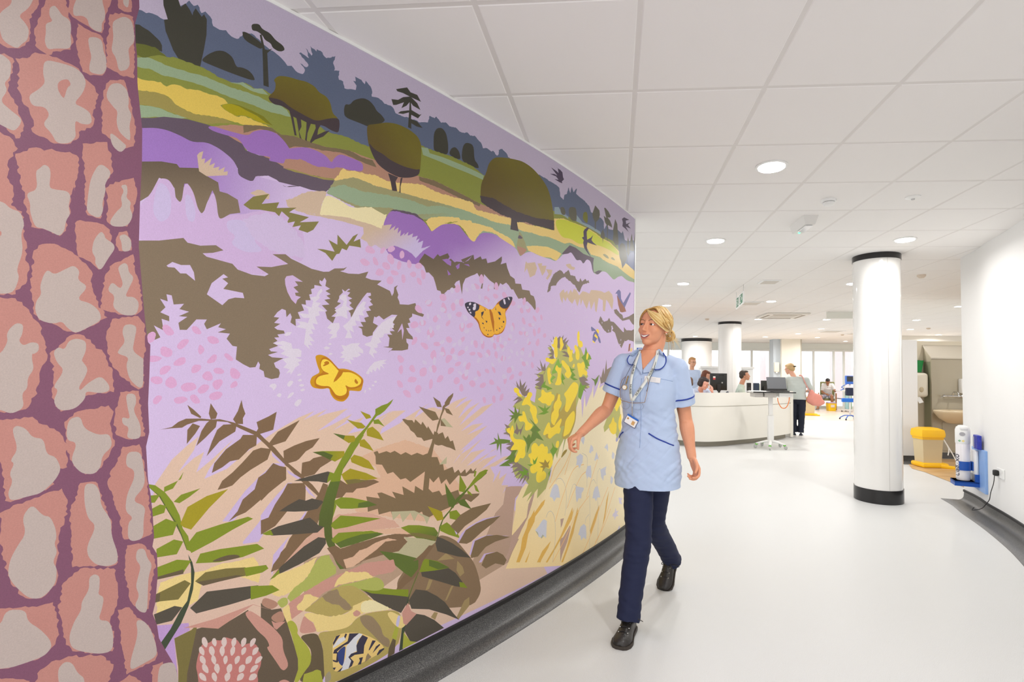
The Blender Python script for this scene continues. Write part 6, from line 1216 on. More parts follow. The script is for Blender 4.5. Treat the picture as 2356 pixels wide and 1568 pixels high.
# ---------------------------------------------------------------- oxygen cylinder on the right wall
V_ = lambda x, y, z: Vector((x, y, z))
def on_wall(Y):   # point and room-side normal of the right wall at depth Y
    best = min(range(len(RPs)), key=lambda i: abs(RPs[i].y-Y)); p = RPs[best]
    n = rnorm(best); n = -n if n.x > 0 else n; return p.copy(), n
p, n = on_wall(5.42); ang = math.atan2(n.y, n.x)+PI/2      # local -Y looks into the room
t = thing('oxygen_bracket', 'pale blue wall board with a white cylinder bracket on the right wall', 'bracket', (p.x, p.y, 0), ang); t.scale = (1.22, 1.22, 1)
m = MB(); m.box(-.17, .17, -.02, 0, .2, .62, bev=.003); m.build('board', mat('board_blue', '8fb4ea', .45), t)
m = MB(); m.box(-.1, .03, -.05, -.02, .24, .6, bev=.014); m.build('bracket', M_white, t, auto=40)
MBl = mat('strap_blue', '1a55b0', .4)
m = MB(); m.rings([[V_(-.03+r*math.cos(a), -.115+r*math.sin(a), z) for r, z in ((.053, .39), (.053, .48), (.057, .48), (.057, .39))] for a in [math.radians(-42+150*k/20) for k in range(21)]]); m.box(-.06, .0, -.06, -.02, .39, .48); m.build('strap', MBl, t, auto=40)
m = MB(); m.box(-.1, .04, -.19, -.02, .27, .285); m.box(-.1, .04, -.05, -.02, .27, .36); m.rings([[Vector((x, y, z)) for x, y in ((-.1,-.19),(.04,-.19),(.04,-.02),(-.1,-.02))] for z in (.235, .285)]); m.build('shelf', MBl, t)
o = thing('oxygen_cylinder', 'white portable oxygen cylinder held upright in a blue strap on the wall', 'gas cylinder', (p.x, p.y, 0), ang); o.scale = (1.22, 1.22, 1)
cx, cy = -.03, -.115
m = MB(); m.lathe([(.0, .287), (.046, .287), (.05, .3), (.05, .7), (.044, .72)], 40, Tm((cx, cy, 0))); m.build('body', mat('cylinder_white', 'f2eef0', .25), o, auto=40)
m = MB(); m.lathe([(.051, .66), (.053, .67), (.053, .8), (.045, .83), (0, .83)], 40, Tm((cx, cy, 0))); m.box(cx-.05, cx+.06, cy-.03, cy+.03, .8, .845, bev=.015); m.build('valve_guard', M_white, o, auto=40)
m = MB(); m.lathe([(.0, 0), (.02, 0), (.02, .01), (0, .01)], 20, Tm((cx, cy, .76), (PI/2, 0, math.radians(74))) @ Matrix.Translation((0, 0, .045))); m.build('gauge', mat('gauge_grey', 'a8a6aa', .3), o)
for k, (c, dx) in enumerate((('green_label', -.008), ('yellow_label', .016))):
    m = MB(); cyl = lambda a, z, r=.0537: (cx+r*math.cos(math.radians(-28)+a/.05), cy+r*math.sin(math.radians(-28)+a/.05), z); m.add([cyl(dx-.01, .69), cyl(dx, .68), cyl(dx+.01, .69), cyl(dx, .70)], [(0,1,2,3)]); m.build('hazard_label', mat(c, '18a048' if k == 0 else 'ffe030', .4), o)
def text(body, size, M_, mt, name, parent, ext=.0006, align='CENTER'):
    cu = bpy.data.curves.new(name, 'FONT'); cu.body = body; cu.size = size; cu.extrude = ext; cu.align_x = align; cu.align_y = 'CENTER'; cu.offset = size*.012
    ob = bpy.data.objects.new(name, cu); COL.objects.link(ob); bpy.context.view_layer.update()
    me = bpy.data.meshes.new_from_object(ob.evaluated_get(bpy.context.evaluated_depsgraph_get())); bpy.data.objects.remove(ob); bpy.data.curves.remove(cu)
    me.transform(M_); me.materials.clear(); return link(name, me, mt, parent)
TXT = mat('print_grey', '5c5a66', .5)
# letters wrapped round the cylinder, running down it
tm = text('oxygen', .078, Matrix.Identity(4), TXT, 'lettering', o)
for v in tm.data.vertices:
    x, y, z = v.co; a = math.radians(-58) + y/.0505; r = .0505 + z
    v.co = Vector((cx + r*math.cos(a), cy + r*math.sin(a), .44 - x))
t2 = thing('hand_gel_pack', 'small blue and grey patterned packet behind the oxygen cylinder', 'packet', (p.x, p.y, 0), ang)
m = MB(); m.box(-.01, .12, -.06, -.021, .62, .76, bev=.006); m.build('packet', mat('packet_blue', '2c37a8', .4, noise_s=60, noise_a=.6), t2)
m = MB(); m.box(-.005, .03, -.064, -.06, .63, .74); m.build('label', mat('packet_grey', 'b8b8c8', .4), t2)
# socket and plug
p, n = on_wall(4.98); ang = math.atan2(n.y, n.x)+PI/2
t = thing('wall_socket', 'white double socket low on the right wall', 'socket', (p.x, p.y, .46), ang)
m = MB(); m.box(-.075, .075, -.01, 0, -.045, .045, bev=.004); m.build('plate', M_white, t); m = MB(); m.box(.04, .055, -.014, -.009, .015, .035, bev=.002); m.build('switch', M_white, t)
t = thing('power_plug', 'black plug with a thin cable running down to the skirting', 'plug', (p.x, p.y, .46), ang)
m = MB(); m.box(-.065, -.015, -.05, -.01, -.03, .025, bev=.012); m.build('plug', M_dark, t, auto=50)
m = MB(); m.tube([(-.04, -.04, -.03), (-.045, -.045, -.1), (-.1, -.05, -.2), (-.13, -.05, -.27), (-.22, -.05, -.34), (-.3, -.06, -.4), (-.34, -.12, -.43), (-.42, -.08, -.42)], .0035, 8, sub=4); m.build('cable', M_dark, t, smooth=True)
# ---------------------------------------------------------------- ward at the back
t = thing('sharps_bin', 'yellow sharps bin with a lilac lid on the beige ward floor', 'bin', (8.22, 19.95, .003))
m = MB(); m.rings([[Vector((x*k, y*k, z)) for x, y in ((-.15,-.12),(.15,-.12),(.15,.12),(-.15,.12))] for z, k in ((0, .84), (.02, .87), (.29, 1.0))]); m.build('body', mat('sharps_yellow', 'ffd21a', .4), t)
m = MB(); m.box(-.14, .14, -.12, .12, .29, .33, bev=.012); m.build('lid', mat('lilac_plastic', 'cbb6dc', .4), t)
m = MB(); m.box(-.06, .08, -.127, -.12, .14, .24); m.build('label', mat('label_pinkish', 'f4e4d8', .5), t)
t = thing('overbed_table', 'white topped table on a pale blue leg beside the patient', 'table', (8.75, 19.75, .003))
m = MB(); m.box(-.38, .18, -.2, .2, .76, .79, bev=.01); m.build('top', M_white, t)
m = MB(); m.box(-.1, .02, -.04, .04, .1, .76, bev=.01); m.build('leg', mat('pale_blue_metal', 'b4dfe6', .35), t); m = MB(); m.box(.04, .14, -.03, .03, .1, .76, bev=.01); m.build('leg', mat('pale_green_metal', 'a8ccb4', .35), t)
m = MB(); m.box(-.3, .2, -.18, -.1, .04, .1, bev=.01); m.box(-.08, .1, -.2, .2, .04, .1, bev=.01); m.build('base', M_white, t)
for x, y in ((-.28, -.14), (.18, -.14), (0, .18)):
    m = MB(); m.lathe([(0, -.012), (.022, -.01), (.024, 0), (.022, .01), (0, .012)], 14, Tm((x, y, .023), (PI/2, 0, 0))); m.build('castor', M_dark, t)
t = thing('vital_signs_stand', 'blue observation monitor on a wheeled stand by the nearest column', 'medical monitor', (7.15, 16.0, .003))
BL = mat('medical_blue', '3a6cc8', .4)
m = MB(); m.tube([(0, 0, .12), (0, 0, 1.15)], .022, 12); m.build('pole', M_white, t, smooth=True)
m = MB(); m.box(-.13, .13, -.06, .06, 1.09, 1.35, bev=.02); m.build('monitor', BL, t); m = MB(); m.box(-.11, .11, -.066, -.06, 1.17, 1.33); m.build('screen', mat('screen_dark', '2a2a30', .2), t)
m = MB(); m.box(-.12, .12, -.07, .07, .74, .98, bev=.03); m.build('cuff_basket', mat('navy_fabric', '1c2440', .7), t)
m = MB(); m.box(-.24, .1, -.05, .05, .54, .66, bev=.02); m.build('blue_box', mat('bright_blue', '1c6cd0', .4), t)
m = MB(); m.tube([(-.1, -.05, 1.1), (-.28, -.08, 1.0), (-.2, -.06, .95), (-.3, -.05, .9)], .012, 8, sub=4); m.build('hose', BL, t, smooth=True)
for k in range(4):
    a = PI/4+PI/2*k; m = MB(); m.tube([(0, 0, .13), (.15*math.cos(a), .15*math.sin(a), .13), (.3*math.cos(a), .3*math.sin(a), .05)], .015, 8, sub=3); lg = m.build('leg', BL, t, smooth=True)
    m = MB(); m.lathe([(0, -.01), (.022, -.01), (.024, 0), (.022, .01), (0, .01)], 12, Tm((.3*math.cos(a), .3*math.sin(a), .024), (PI/2, 0, 0))); m.build('castor', M_dark, lg)
t = thing('wall_dispenser', 'cream hand gel dispenser on the blue side of the square pillar', 'dispenser', (5.9, 19.05, 1.45))
m = MB(); m.box(-.09, .09, -.1, 0, 0, .36, bev=.03); m.build('body', mat('cream_plastic', 'e9e2d0', .35), t, smooth=True); m = MB(); m.box(-.03, .03, -.09, -.03, -.04, .01, bev=.008); m.build('nozzle', M_white, t)
t = thing('logo_notice', 'white notice with a small blue logo on the wall beside the blond woman', 'notice', (.42, 9.0, 0))
m = MB(); m.box(-.3, .28, 0, .012, 1.3, 1.85, bev=.002); m.build('board', M_white, t)
m = MB(); m.box(-.13, .0, -.003, 0, 1.745, 1.79); lg = m.build('logo', mat('logo_blue', '1c57b8', .4), t)
text('NHS', .045, Tm((-.065, -.004, 1.767), (PI/2, 0, 0)) @ Matrix.Shear('XZ', 4, (0, 0)), M_white, 'lettering', lg, .0004)
t.location = (.5, 9.0, 0)
m = MB(); m.box(.15, .85, 9.015, 9.1, 0, 1.86, bev=.004); m.build('pinboard_screen', mat('pale_screen', 'eef0f2', .5)); o = bpy.data.objects['pinboard_screen']; tag(o, 'pale free standing screen behind the blond woman, carrying the notice', 'screen')

# ---------------------------------------------------------------- people
from mathutils.bvhtree import BVHTree
V3 = Vector
def frame(f, up=(0, 0, 1), roll=0):
    """columns: her left, back, up  (face looks along -y)"""
    f = V3(f).normalized(); y = -f; u = V3(up); x = y.cross(u).normalized(); z = x.cross(y).normalized()
    Mx = Matrix((x, y, z)).transposed().to_4x4()
    return Mx @ Matrix.Rotation(roll, 4, 'Y')
def hand(mb, w, d, pn, th, L=.17, curl=(.5, .7, .5), thumb=.5, spread=.0, r=.0078):
    """w wrist, d towards the knuckles, pn palm normal, th thumb side"""
    d = V3(d).normalized(); pn = V3(pn); pn = (pn-d*pn.dot(d)).normalized(); th = V3(th); th = (th-d*th.dot(d)-pn*th.dot(pn)).normalized()
    s = L/.17; w = V3(w)
    # palm: side-by-side metacarpals, broader at the knuckles
    for k, a in enumerate((.030, .0105, -.009, -.0275)):
        kn = w+d*(.082-.004*abs(k-1))*s+th*a*s
        mb.tube([w+th*a*.45*s-d*.012, w+d*.04*s+th*a*.8*s+pn*.001, kn], [.0125*s, .0135*s, .0105*s], 10, sub=2)
        if k < 3: mb.tube([w+d*.03*s+th*(a-.009)*s, kn+th*(-.009*s)], [.011*s, .0085*s], 8)
        ln = (.040, .045, .041, .032)[k]*s; q = kn; ang = 0; dd = d+th*spread*(1.5-k)*.5; dd.normalize()
        P = [kn-d*.008]; Rr = [.0098*s]
        P.append(kn); Rr.append(.0094*s)
        for j, c in enumerate(curl):
            ang += c*(1+.16*k)*(1 if j else .9); l = ln*(1, .66, .52)[j]
            q = q+(dd*math.cos(ang)+pn*math.sin(ang))*l; P.append(q.copy()); Rr.append((.0086, .0078, .0064)[j]*s*(1, 1.03, 1, .86)[k])
        mb.tube(P, Rr, 10, sub=3); mb.ell(P[-1], (Rr[-1]*.98,)*3, n=10, m=6)
    mb.ell(w+d*.006*s, (.0235*s, .0235*s, .0235*s)); mb.tube([w-d*.02*s, w+d*.03*s], [(.0235*s, .0235*s), (.020*s, .020*s)], 14)
    # thumb
    t0 = w+d*.018*s+th*.02*s; t1 = w+d*.045*s+th*.042*s+pn*.012*s
    t2 = t1+(d*math.cos(thumb)+pn*math.sin(thumb)*.8+th*.18).normalized()*.033*s; t3 = t2+(d*math.cos(thumb+.25)+pn*math.sin(thumb+.25)-th*.12).normalized()*.027*s
    mb.tube([t0, t1, t2, t3], [.0155*s, .0125*s, .0098*s, .0078*s], 10, sub=3); mb.ell(t3, (.0076*s,)*3, n=10, m=6)
def arm(mb, sh, el, wr, r=(.046, .038, .036, .04, .026, .022)):
    sh, el, wr = V3(sh), V3(el), V3(wr)
    mb.tube([sh, sh.lerp(el, .5), el, el.lerp(wr, .25), el.lerp(wr, .8), wr], list(r), 16, sub=4); mb.ell(sh, (r[0],)*3)
HBIG = [((0,.022,.032),(.074,.090,.080),0), ((0,-.028,.034),(.064,.056,.056),.03), ((0,-.034,-.022),(.060,.053,.056),.03), ((0,-.034,-.064),(.050,.048,.036),.03), ((0,-.066,-.094),(.022,.019,.0155),.022)]
HFINE = [((.037,-.062,-.027),(.024,.022,.019),.016), ((.025,-.076,.023),(.023,.0105,.0065),.012), ((.0315,-.0788,.0108),(.0165,.0110,.0058),.006), ((.0315,-.0780,-.0046),(.0165,.0107,.0050),.006),
         ((0,-.087,.006),(.0078,.013,.021),.010), ((0,-.099,-.016),(.0085,.013,.014),.010), ((0,-.1075,-.029),(.0105,.0115,.0095),.008), ((.0105,-.0975,-.0335),(.0068,.0090,.0058),.006), ((0,-.080,-.058),(.027,.016,.019),.014)]
def head_sdf(P, big_only=False):
    def el(c, r):
        q = P-np.array(c); r = np.array(r); k0 = np.sqrt(((q/r)**2).sum(1)); k1 = np.sqrt(((q/(r*r))**2).sum(1))+1e-9; return k0*(k0-1)/k1
    d = el(*HBIG[0][:2])
    for c, r, k in HBIG[1:]+([] if big_only else [(tuple(x*(sx if i == 0 else 1) for i, x in enumerate(c)), r, k) for c, r, k in HFINE for sx in ((1, -1) if c[0] else (1,))]):
        e = el(c, r); h = np.clip(.5+.5*(d-e)/k, 0, 1); d = d*(1-h)+e*h-k*h*(1-h)
    return d
HORG = np.array((0, -.005, -.005))
def head_radius(D, big_only=False):
    lo = np.full(len(D), .01); hi = np.full(len(D), .16)
    for _ in range(22):
        m_ = (lo+hi)/2; ins = head_sdf(HORG+D*m_[:, None], big_only) < 0; lo = np.where(ins, m_, lo); hi = np.where(ins, hi, m_)
    return (lo+hi)/2
def head_shape(mb, C, F, s=1.0, fem=True, n=150):
    T_ = Matrix.Translation(C) @ F @ Matrix.Diagonal((s, s, s, 1)); R3 = (F @ Matrix.Diagonal((s, s, s, 1))).to_3x3().to_4x4()
    m_ = n//2; D = []
    for i in range(m_+1):
        ph = -PI/2+PI*i/m_; cr = max(math.cos(ph), 1e-3)
        for k in range(n): D.append((cr*math.cos(2*PI*k/n), cr*math.sin(2*PI*k/n), math.sin(ph)))
    D = np.array(D); P = HORG+D*head_radius(D)[:, None]
    pts = [T_ @ V3(p) for p in P]; mb.rings([pts[i*n:(i+1)*n] for i in range(m_+1)])
    def e(c, r): mb.ell(T_ @ V3(c), r, R3, 24, 14)
    for sx in (-1, 1):
        for c, r in (((.0725, .014, .006), (.0062, .017, .020)), ((.0745, .020, -.002), (.0055, .013, .024)), ((.0720, .008, -.024), (.0060, .0095, .0115))): e((sx*c[0], c[1], c[2]), r)
    return T_
def eyes_etc(parent, T_, bvh, s, detail, iris='4a3a34', brow='9a7450', gaze=(-.1, 0), smile=True, lip='c46a62'):
    F3 = T_.to_3x3()
    ms = mat('eye_white', 'efe9e4', .25); mi = mat('iris_'+iris, iris, .2)
    for sx in (-1, 1):
        m = MB(); c = V3((sx*.0315, -.0735, .004)); m.ell(T_ @ c, (.0118*s,)*3, None, 20, 14); ey = m.build('eye', ms, parent, smooth=True)
        d = V3((gaze[0], -1, gaze[1])).normalized(); m = MB(); q = c+d*.0098
        rot = d.to_track_quat('Z', 'Y').to_matrix().to_4x4()
        m.ell(T_ @ q, (.0064*s, .0064*s, .0026*s), (F3.to_4x4() @ rot), 16, 8); m.build('iris', mi, ey, smooth=True)
    def onface(x, z, off):
        o = T_ @ V3((x, -.25, z)); d = (F3 @ V3((0, 1, 0))).normalized(); hit = bvh.ray_cast(o, d)
        return (hit[0] - d*off*s) if hit[0] else T_ @ V3((x, -.09, z))
    m = MB()
    for sx in (-1, 1):
        m2 = MB(); m2.tube([onface(sx*x, z, .0005) for x, z in ((.013, .023), (.024, .0285), (.036, .029), (.049, .0225))], [.0018, .0026, .0022, .001], 8, sub=3, flat=1); m2.build('eyebrow', mat('brow_'+brow, brow, .8), parent, smooth=True)
        m2 = MB(); m2.tube([onface(sx*x, z, .0012) for x, z in ((.0175, .0025), (.022, .0066), (.031, .0082), (.041, .0058), (.047, .0015))], [.0009]*5, 6, sub=3); m2.build('eyelashes', mat('lash', '2c2220', .8), parent, smooth=True)
    if not detail: 
        m = MB(); m.tube([onface(x, z, .0) for x, z in ((-.024, -.062), (0, -.066), (.024, -.062))], [.002, .0045, .002], 8, sub=3); m.build('lips', mat('lip', lip, .45), parent, smooth=True); return
    w = .0290
    up = [(-w, -.0535), (-w*.6, -.0578), (-.006, -.0588), (0, -.0598), (.006, -.0588), (w*.6, -.0578), (w, -.0535)]
    lo = [(-w, -.0540), (-w*.7, -.0640), (-w*.3, -.0715), (0, -.0730), (w*.3, -.0715), (w*.7, -.0640), (w, -.0540)]
    # dark mouth opening with the teeth over it
    def patch(A, B, off, name, mt, n=14):
        mm = MB(); ra = []; rb = []
        for k in range(n+1):
            t = k/n*(len(A)-1); i = min(int(t), len(A)-2); u = t-i
            ra.append((A[i][0]*(1-u)+A[i+1][0]*u, A[i][1]*(1-u)+A[i+1][1]*u)); rb.append((B[i][0]*(1-u)+B[i+1][0]*u, B[i][1]*(1-u)+B[i+1][1]*u))
        vs = [onface(x, z, off) for x, z in ra]+[onface(x, z, off) for x, z in rb]
        mm.add(vs, [(k, k+1, n+2+k, n+1+k) for k in range(n)]); return mm.build(name, mt, parent, smooth=True)
    patch(up, lo, .0006, 'mouth_opening', mat('mouth_dark', '6a2a26', .6))
    te = [(x*.86, z-.0008) for x, z in up]; tl = [(x*.84, z*.72-.0588*.28) for x, z in lo]
    patch(te, tl, .0016, 'teeth', mat('teeth', 'f6f1ea', .25))
    m = MB(); m.tube([onface(x*1.04, z+.002, .0005) for x, z in up], [.0004, .0020, .0028, .0022, .0028, .0020, .0004], 8, sub=3); m.build('upper_lip', mat('lip', lip, .42), parent, smooth=True)
    m = MB(); m.tube([onface(x*1.04, z-.001, .0005) for x, z in lo], [.0004, .0020, .0030, .0036, .0030, .0020, .0004], 8, sub=3); m.build('lower_lip', mat('lip', lip, .42), parent, smooth=True)
def bvh_of(o):
    me = o.data; return BVHTree.FromPolygons([v.co.copy() for v in me.vertices], [tuple(p.vertices) for p in me.polygons])
def cut(o, pred):
    bm = bmesh.new(); bm.from_mesh(o.data); bm.normal_update()
    bmesh.ops.delete(bm, geom=[f for f in bm.faces if pred(f.calc_center_median(), f.normal)], context='FACES'); bm.to_mesh(o.data); bm.free()
def trim_open(o, c, no, rad):
    """cut the cloth open along a plane (sleeve end, hem)"""
    bm = bmesh.new(); bm.from_mesh(o.data)
    fs = [f for f in bm.faces if (f.calc_center_median()-c).length < rad]
    g = list({v for f in fs for v in f.verts})+list({e for f in fs for e in f.edges})+fs
    bmesh.ops.bisect_plane(bm, geom=g, plane_co=c, plane_no=no, clear_outer=True, clear_inner=False); bm.to_mesh(o.data); bm.free()
def ering(c, l, f, a, b, n=28, p=2.2, tilt=0):
    """superellipse ring in the plane of l (half width a) and f (half depth b: front, back)"""
    out = []
    bf, bb = b if isinstance(b, (tuple, list)) else (b, b)
    for k in range(n):
        t = 2*PI*k/n; cx, sy = math.cos(t), math.sin(t)
        x = a*math.copysign(abs(cx)**(2/p), cx); y = (bf if sy > 0 else bb)*math.copysign(abs(sy)**(2/p), sy)
        q = c+l*x+f*y; q.z += tilt*y; out.append(q)
    return out
SKIN = mat('skin_tanned', 'e8a17c', .48, noise_s=60, noise_a=.04)
SKIN2 = mat('skin_fair', 'e2ab90', .5)
def shoe(mb_u, mb_s, heel, toe, w=.044, h=.055, up=V3((0, 0, 1))):
    heel, toe = V3(heel), V3(toe); d = (toe-heel); L = d.length; d.normalize(); side = d.cross(up).normalized(); u = side.cross(d).normalized()
    prof = [(0, .55, .55), (.06, .78, 1.0), (.2, .8, 1.25), (.38, .8, 1.15), (.55, .92, .82), (.72, 1.06, .62), (.86, .98, .55), (.96, .7, .42), (1.0, .35, .25)]
    rg = []
    for t, ww, hh in prof:
        c = heel+d*(L*t); rg.append([c+side*(w*ww*math.cos(a))+u*(.012+max(0, math.sin(a))*h*hh*1.15 + min(0, math.sin(a))*.004) for a in [2*PI*k/20 for k in range(20)]])
    mb_u.rings(rg)
    rg = []
    for t, ww, hh in prof:
        c = heel+d*(L*(t*1.03-.015)); W = w*ww*1.1; hz = .016 if t > .35 or t < 0 else .02
        rg.append([c+side*W*x+u*z for x, z in ((-1, .0), (-1.03, hz*.6), (-1, hz), (1, hz), (1.03, hz*.6), (1, 0))])
    mb_s.rings(rg)

def build_nurse():
    root = thing('nurse', 'smiling blond woman in a pale blue tunic and navy trousers walking beside the mural', 'person', (.19, 2.9, 0))
    inv = Matrix.Translation((-.19, -2.9, 0))
    def place(o): o.data.transform(inv); return o
    O = V3((.192, 2.91, 0)); f = V3((-.33, -.944, 0)).normalized(); l = V3((.944, -.33, 0)).normalized()
    def pt(a, b, z): return O+l*a+f*b+V3((0, 0, z))
    # --- head frame
    hf = V3((-.60, -.79, .10)); F = frame(hf, (-.0, .0, 1), roll=.07); HC = V3((.222, 2.915, 1.602)); S = 1.02
    shR, shL = pt(-.154, -.01, 1.392), pt(.158, -.01, 1.366)
    elR, wrR = V3((-.048, 2.985, 1.130)), V3((-.190, 2.80, 1.0))
    elL, wrL = V3((.400, 2.925, 1.085)), V3((.430, 2.87, .868))
    # --- skin
    m = MB(); T_ = head_shape(m, HC, F, S)
    nb = pt(.0, -.012, 1.405)
    m.tube([T_ @ V3((0, .022, -.035)), T_ @ V3((0, .03, -.075)), nb+V3((0, 0, .02)), nb-V3((0, 0, .05))], [.053, .054, .060, .078], 20, sub=4)
    m.rings([ering(pt(0, 0, z), l, f, a, b) for z, a, b in ((1.14, .11, .085), (1.24, .125, .09), (1.32, .135, .08), (1.375, .12, .062), (1.41, .07, .05))])
    arm(m, shR, elR, wrR, (.047, .043, .037, .041, .027, .0245)); arm(m, shL, elL, wrL, (.047, .043, .038, .042, .028, .025))
    hand(m, wrR, V3((-.075, -.05, -.042)), V3((.35, .1, -1)), V3((-.1, -1, -.2)), .158, (.95, .8, .5), thumb=.95)
    hand(m, wrL, V3((.028, -.03, -.075)), V3((-.75, -.35, -.1)), V3((-.35, -.9, 0)), .156, (.55, .75, .5), thumb=.5)
    def sculpt(co, n):
        q = Ti @ co
        if abs(q.x) < .09 and q.y < 0 and abs(q.z) < .12:
            for sx in (-1, 1):
                d2 = ((q.x-sx*.0315)/.016)**2+((q.z-.004)/.0055)**2
                co = co-n*(.0045*math.exp(-d2))                       # slit of the lids
                d2 = ((q.x-sx*.015)/.008)**2+((q.z-.008)/.014)**2; co = co-n*(.004*math.exp(-d2))
                d2 = ((abs(q.x)-.034)/.004)**2+((q.z+.056)/.014)**2; co = co-n*(.0008*math.exp(-d2))
            d2 = (q.x/.03)**2+((q.z+.082)/.005)**2; co = co-n*(.002*math.exp(-d2))
        return co
    Ti = T_.inverted()
    body = remesh(m, 'body', SKIN, root, .0028, 5, .5, disp=sculpt); bvh = bvh_of(body)
    parts = []
    n0 = set(bpy.data.objects)
    eyes_etc(root, T_, bvh, S, True, iris='3c2e28', brow='a07c58', gaze=(-.12, .05), lip='c8706a')
    for sx in (1,):
        m = MB(); m.ell(T_ @ V3((.079, .004, -.033)), (.0034,)*3, None, 12, 8); m.build('earring', mat('pearl', 'f4f0ea', .15), root, smooth=True)
    # --- hair
    hm = [mat('hair_blond', 'e2b870', .42, noise_s=90, noise_a=.12), mat('hair_light_blond', 'f4d89a', .38, noise_s=90, noise_a=.08), mat('hair_dark_blond', 'b98a48', .5, noise_s=90, noise_a=.12)]
    rnd = random.Random(5); m = MB()
    def sc(p, k=1.0):        # put a point just above the head surface
        d = V3(p)-V3(tuple(HORG)); d.normalize(); r = float(head_radius(np.array([tuple(d)]), True)[0]); return V3(tuple(HORG))+d*(r+.006+(k-1)*.13)
    # cap
    bm = MB(); rgs = []
    for i in range(15):
        ph = PI/2-(PI*.80)*i/14; rr = []
        for k in range(40):
            t = 2*PI*k/40; dirv = V3((math.cos(ph)*math.cos(t), math.cos(ph)*math.sin(t), math.sin(ph)))
            # hairline: keep the face clear
            rr.append(sc(V3(tuple(HORG))+dirv, .985))
        rgs.append(rr)
    m.cur = 0
    def face_clear(p): return p.y < -.028+.25*max(0, p.z-.06) and p.z < .085-.0*p.x or (p.z < .0 and p.y < .02) or p.z < -.062
    k0 = len(m.v); m.v += [tuple(T_ @ p) for r in rgs for p in r]
    for i in range(14):
        for k in range(40):
            a, b = i*40+k, i*40+(k+1) % 40; ps = [rgs[i][k], rgs[i][(k+1) % 40], rgs[i+1][k], rgs[i+1][(k+1) % 40]]
            if all(not face_clear(p) for p in ps): m.f.append((k0+a, k0+b, k0+b+40, k0+a+40)); m.mi.append(0)
    bun = V3((.012, .132, -.022))
    def strand(P, r0, r1, cur, flat=.45):
        m.cur = cur; n = len(P); m.tube([T_ @ V3(p) for p in P], [.66*(r0+(r1-r0)*abs(2*i/(n-1)-.8)) for i in range(n)], 6, sub=4, flat=flat)
    def pick(): return rnd.choice((0, 0, 1, 1, 2))
    for i in range(105):      # her left side: from the parting over the temple and above the ear to the bun
        t = rnd.random(); a = V3((-.018+.01*t, -.066+.125*t, .10)); low = rnd.random()
        mid = V3((.075, -.042+.07*t+.01*rnd.random(), .062-.058*(1-t)*low)); m2 = V3((.085, .035+.02*t, .03-.045*(1-t*.5)*low))
        P = [sc(a, 1.0), sc(a.lerp(mid, .5)+V3((0, 0, .035)), 1.04+.02*rnd.random()), sc(mid, 1.06+.03*rnd.random()), sc(m2, 1.05+.03*rnd.random()), bun+V3((rnd.uniform(-.01, .02), -.02, rnd.uniform(-.012, .02)))]
        strand(P, .0075, .004, pick())
    for i in range(50):      # her right side
        t = rnd.random(); a = V3((-.022+.01*t, -.06+.12*t, .10)); mid = V3((-.08, -.03+.06*t, .055-.06*rnd.random()*(1-t))); m2 = V3((-.08, .05, .02-.04*rnd.random()))
        strand([sc(a, 1.0), sc(a.lerp(mid, .5)+V3((0, 0, .02)), 1.03), sc(mid, 1.045), sc(m2, 1.04), bun+V3((-.012, -.02, rnd.uniform(-.02, .015)))], .0075, .004, rnd.choice((0, 2, 0, 1)))
    for i in range(40):      # crown to bun
        x = rnd.uniform(-.06, .06); strand([sc(V3((x*.3, .03, .12))), sc(V3((x, .09, .09)), 1.04), sc(V3((x, .12, .03)), 1.03), bun+V3((x*.2, -.012, 0))], .008, .005, pick())
    for i in range(40):      # swept fringe across the forehead
        t = i/39*1.9-.9; a = V3((-.020, -.066-.006*t, .090)); b = V3((.026+.012*(1-t), -.086-.002*t, .062-.022*t)); c = V3((.062, -.056, .030-.030*t)); t = max(t, 0); d = V3((.088, -.004, .002-.022*t)); e_ = V3((.088, .045, -.010-.01*t))
        k = 1.03+.03*rnd.random()
        strand([sc(a, 1.0), sc(b, k), sc(c, k+.02), sc(d, 1.07), sc(e_, 1.06), bun+V3((.015, -.015, -.005))], .0055, .003, pick(), .5)
    for i in range(5):       # short dark lock on her right temple
        strand([sc((-.022, -.068, .088)), sc((-.048, -.062, .066-.006*i), 1.02), sc((-.068, -.040, .03-.008*i), 1.02), sc((-.078, 0, .0-.006*i), 1.03)], .005, .003, 2)
    for i in range(34):      # knot
        a0 = rnd.uniform(0, 2*PI); r = rnd.uniform(.014, .037); tilt = rnd.uniform(-.6, .6); P = []
        for k in range(6):
            a = a0+k*.9; P.append(bun+V3((r*math.cos(a), .012*math.sin(a*1.3)+rnd.uniform(-.006, .012), r*math.sin(a)+tilt*.01)))
        strand(P, .0095, .006, pick(), .6)
    for i, (x, y, z, ln) in enumerate([(.075, .05, -.03, .085), (.06, .085, -.035, .10), (.04, .10, -.04, .09), (.082, .04, -.02, .06), (.02, .125, -.04, .11), (.055, .11, -.03, .085), (.03, .15, -.02, .07), (-.03, .1, -.04, .07)]):
        q = V3((x, y, z)); strand([q+V3((0, -.01, .02)), q, q+V3((rnd.uniform(0, .015), rnd.uniform(.0, .02), -ln*.5)), q+V3((rnd.uniform(-.01, .03), rnd.uniform(.0, .04), -ln))], .0045, .0012, pick(), .5)
    for i in range(5):
        strand([bun+V3((.01, .0, .01)), bun+V3((.02, .02, .0-.004*i)), bun+V3((.03, .05, -.012-.006*i)), bun+V3((.035, .07+.008*i, -.01-.015*i))], .003, .001, 1, .5)
    m.build('hair', hm, root, smooth=True)
    # --- tunic
    TB = mat('tunic_blue', 'bccdea', .75, bump=.12, bump_s=1400, noise_s=500, noise_a=.05)
    NAVY = mat('piping_navy', '16389a', .5)
    m = MB()
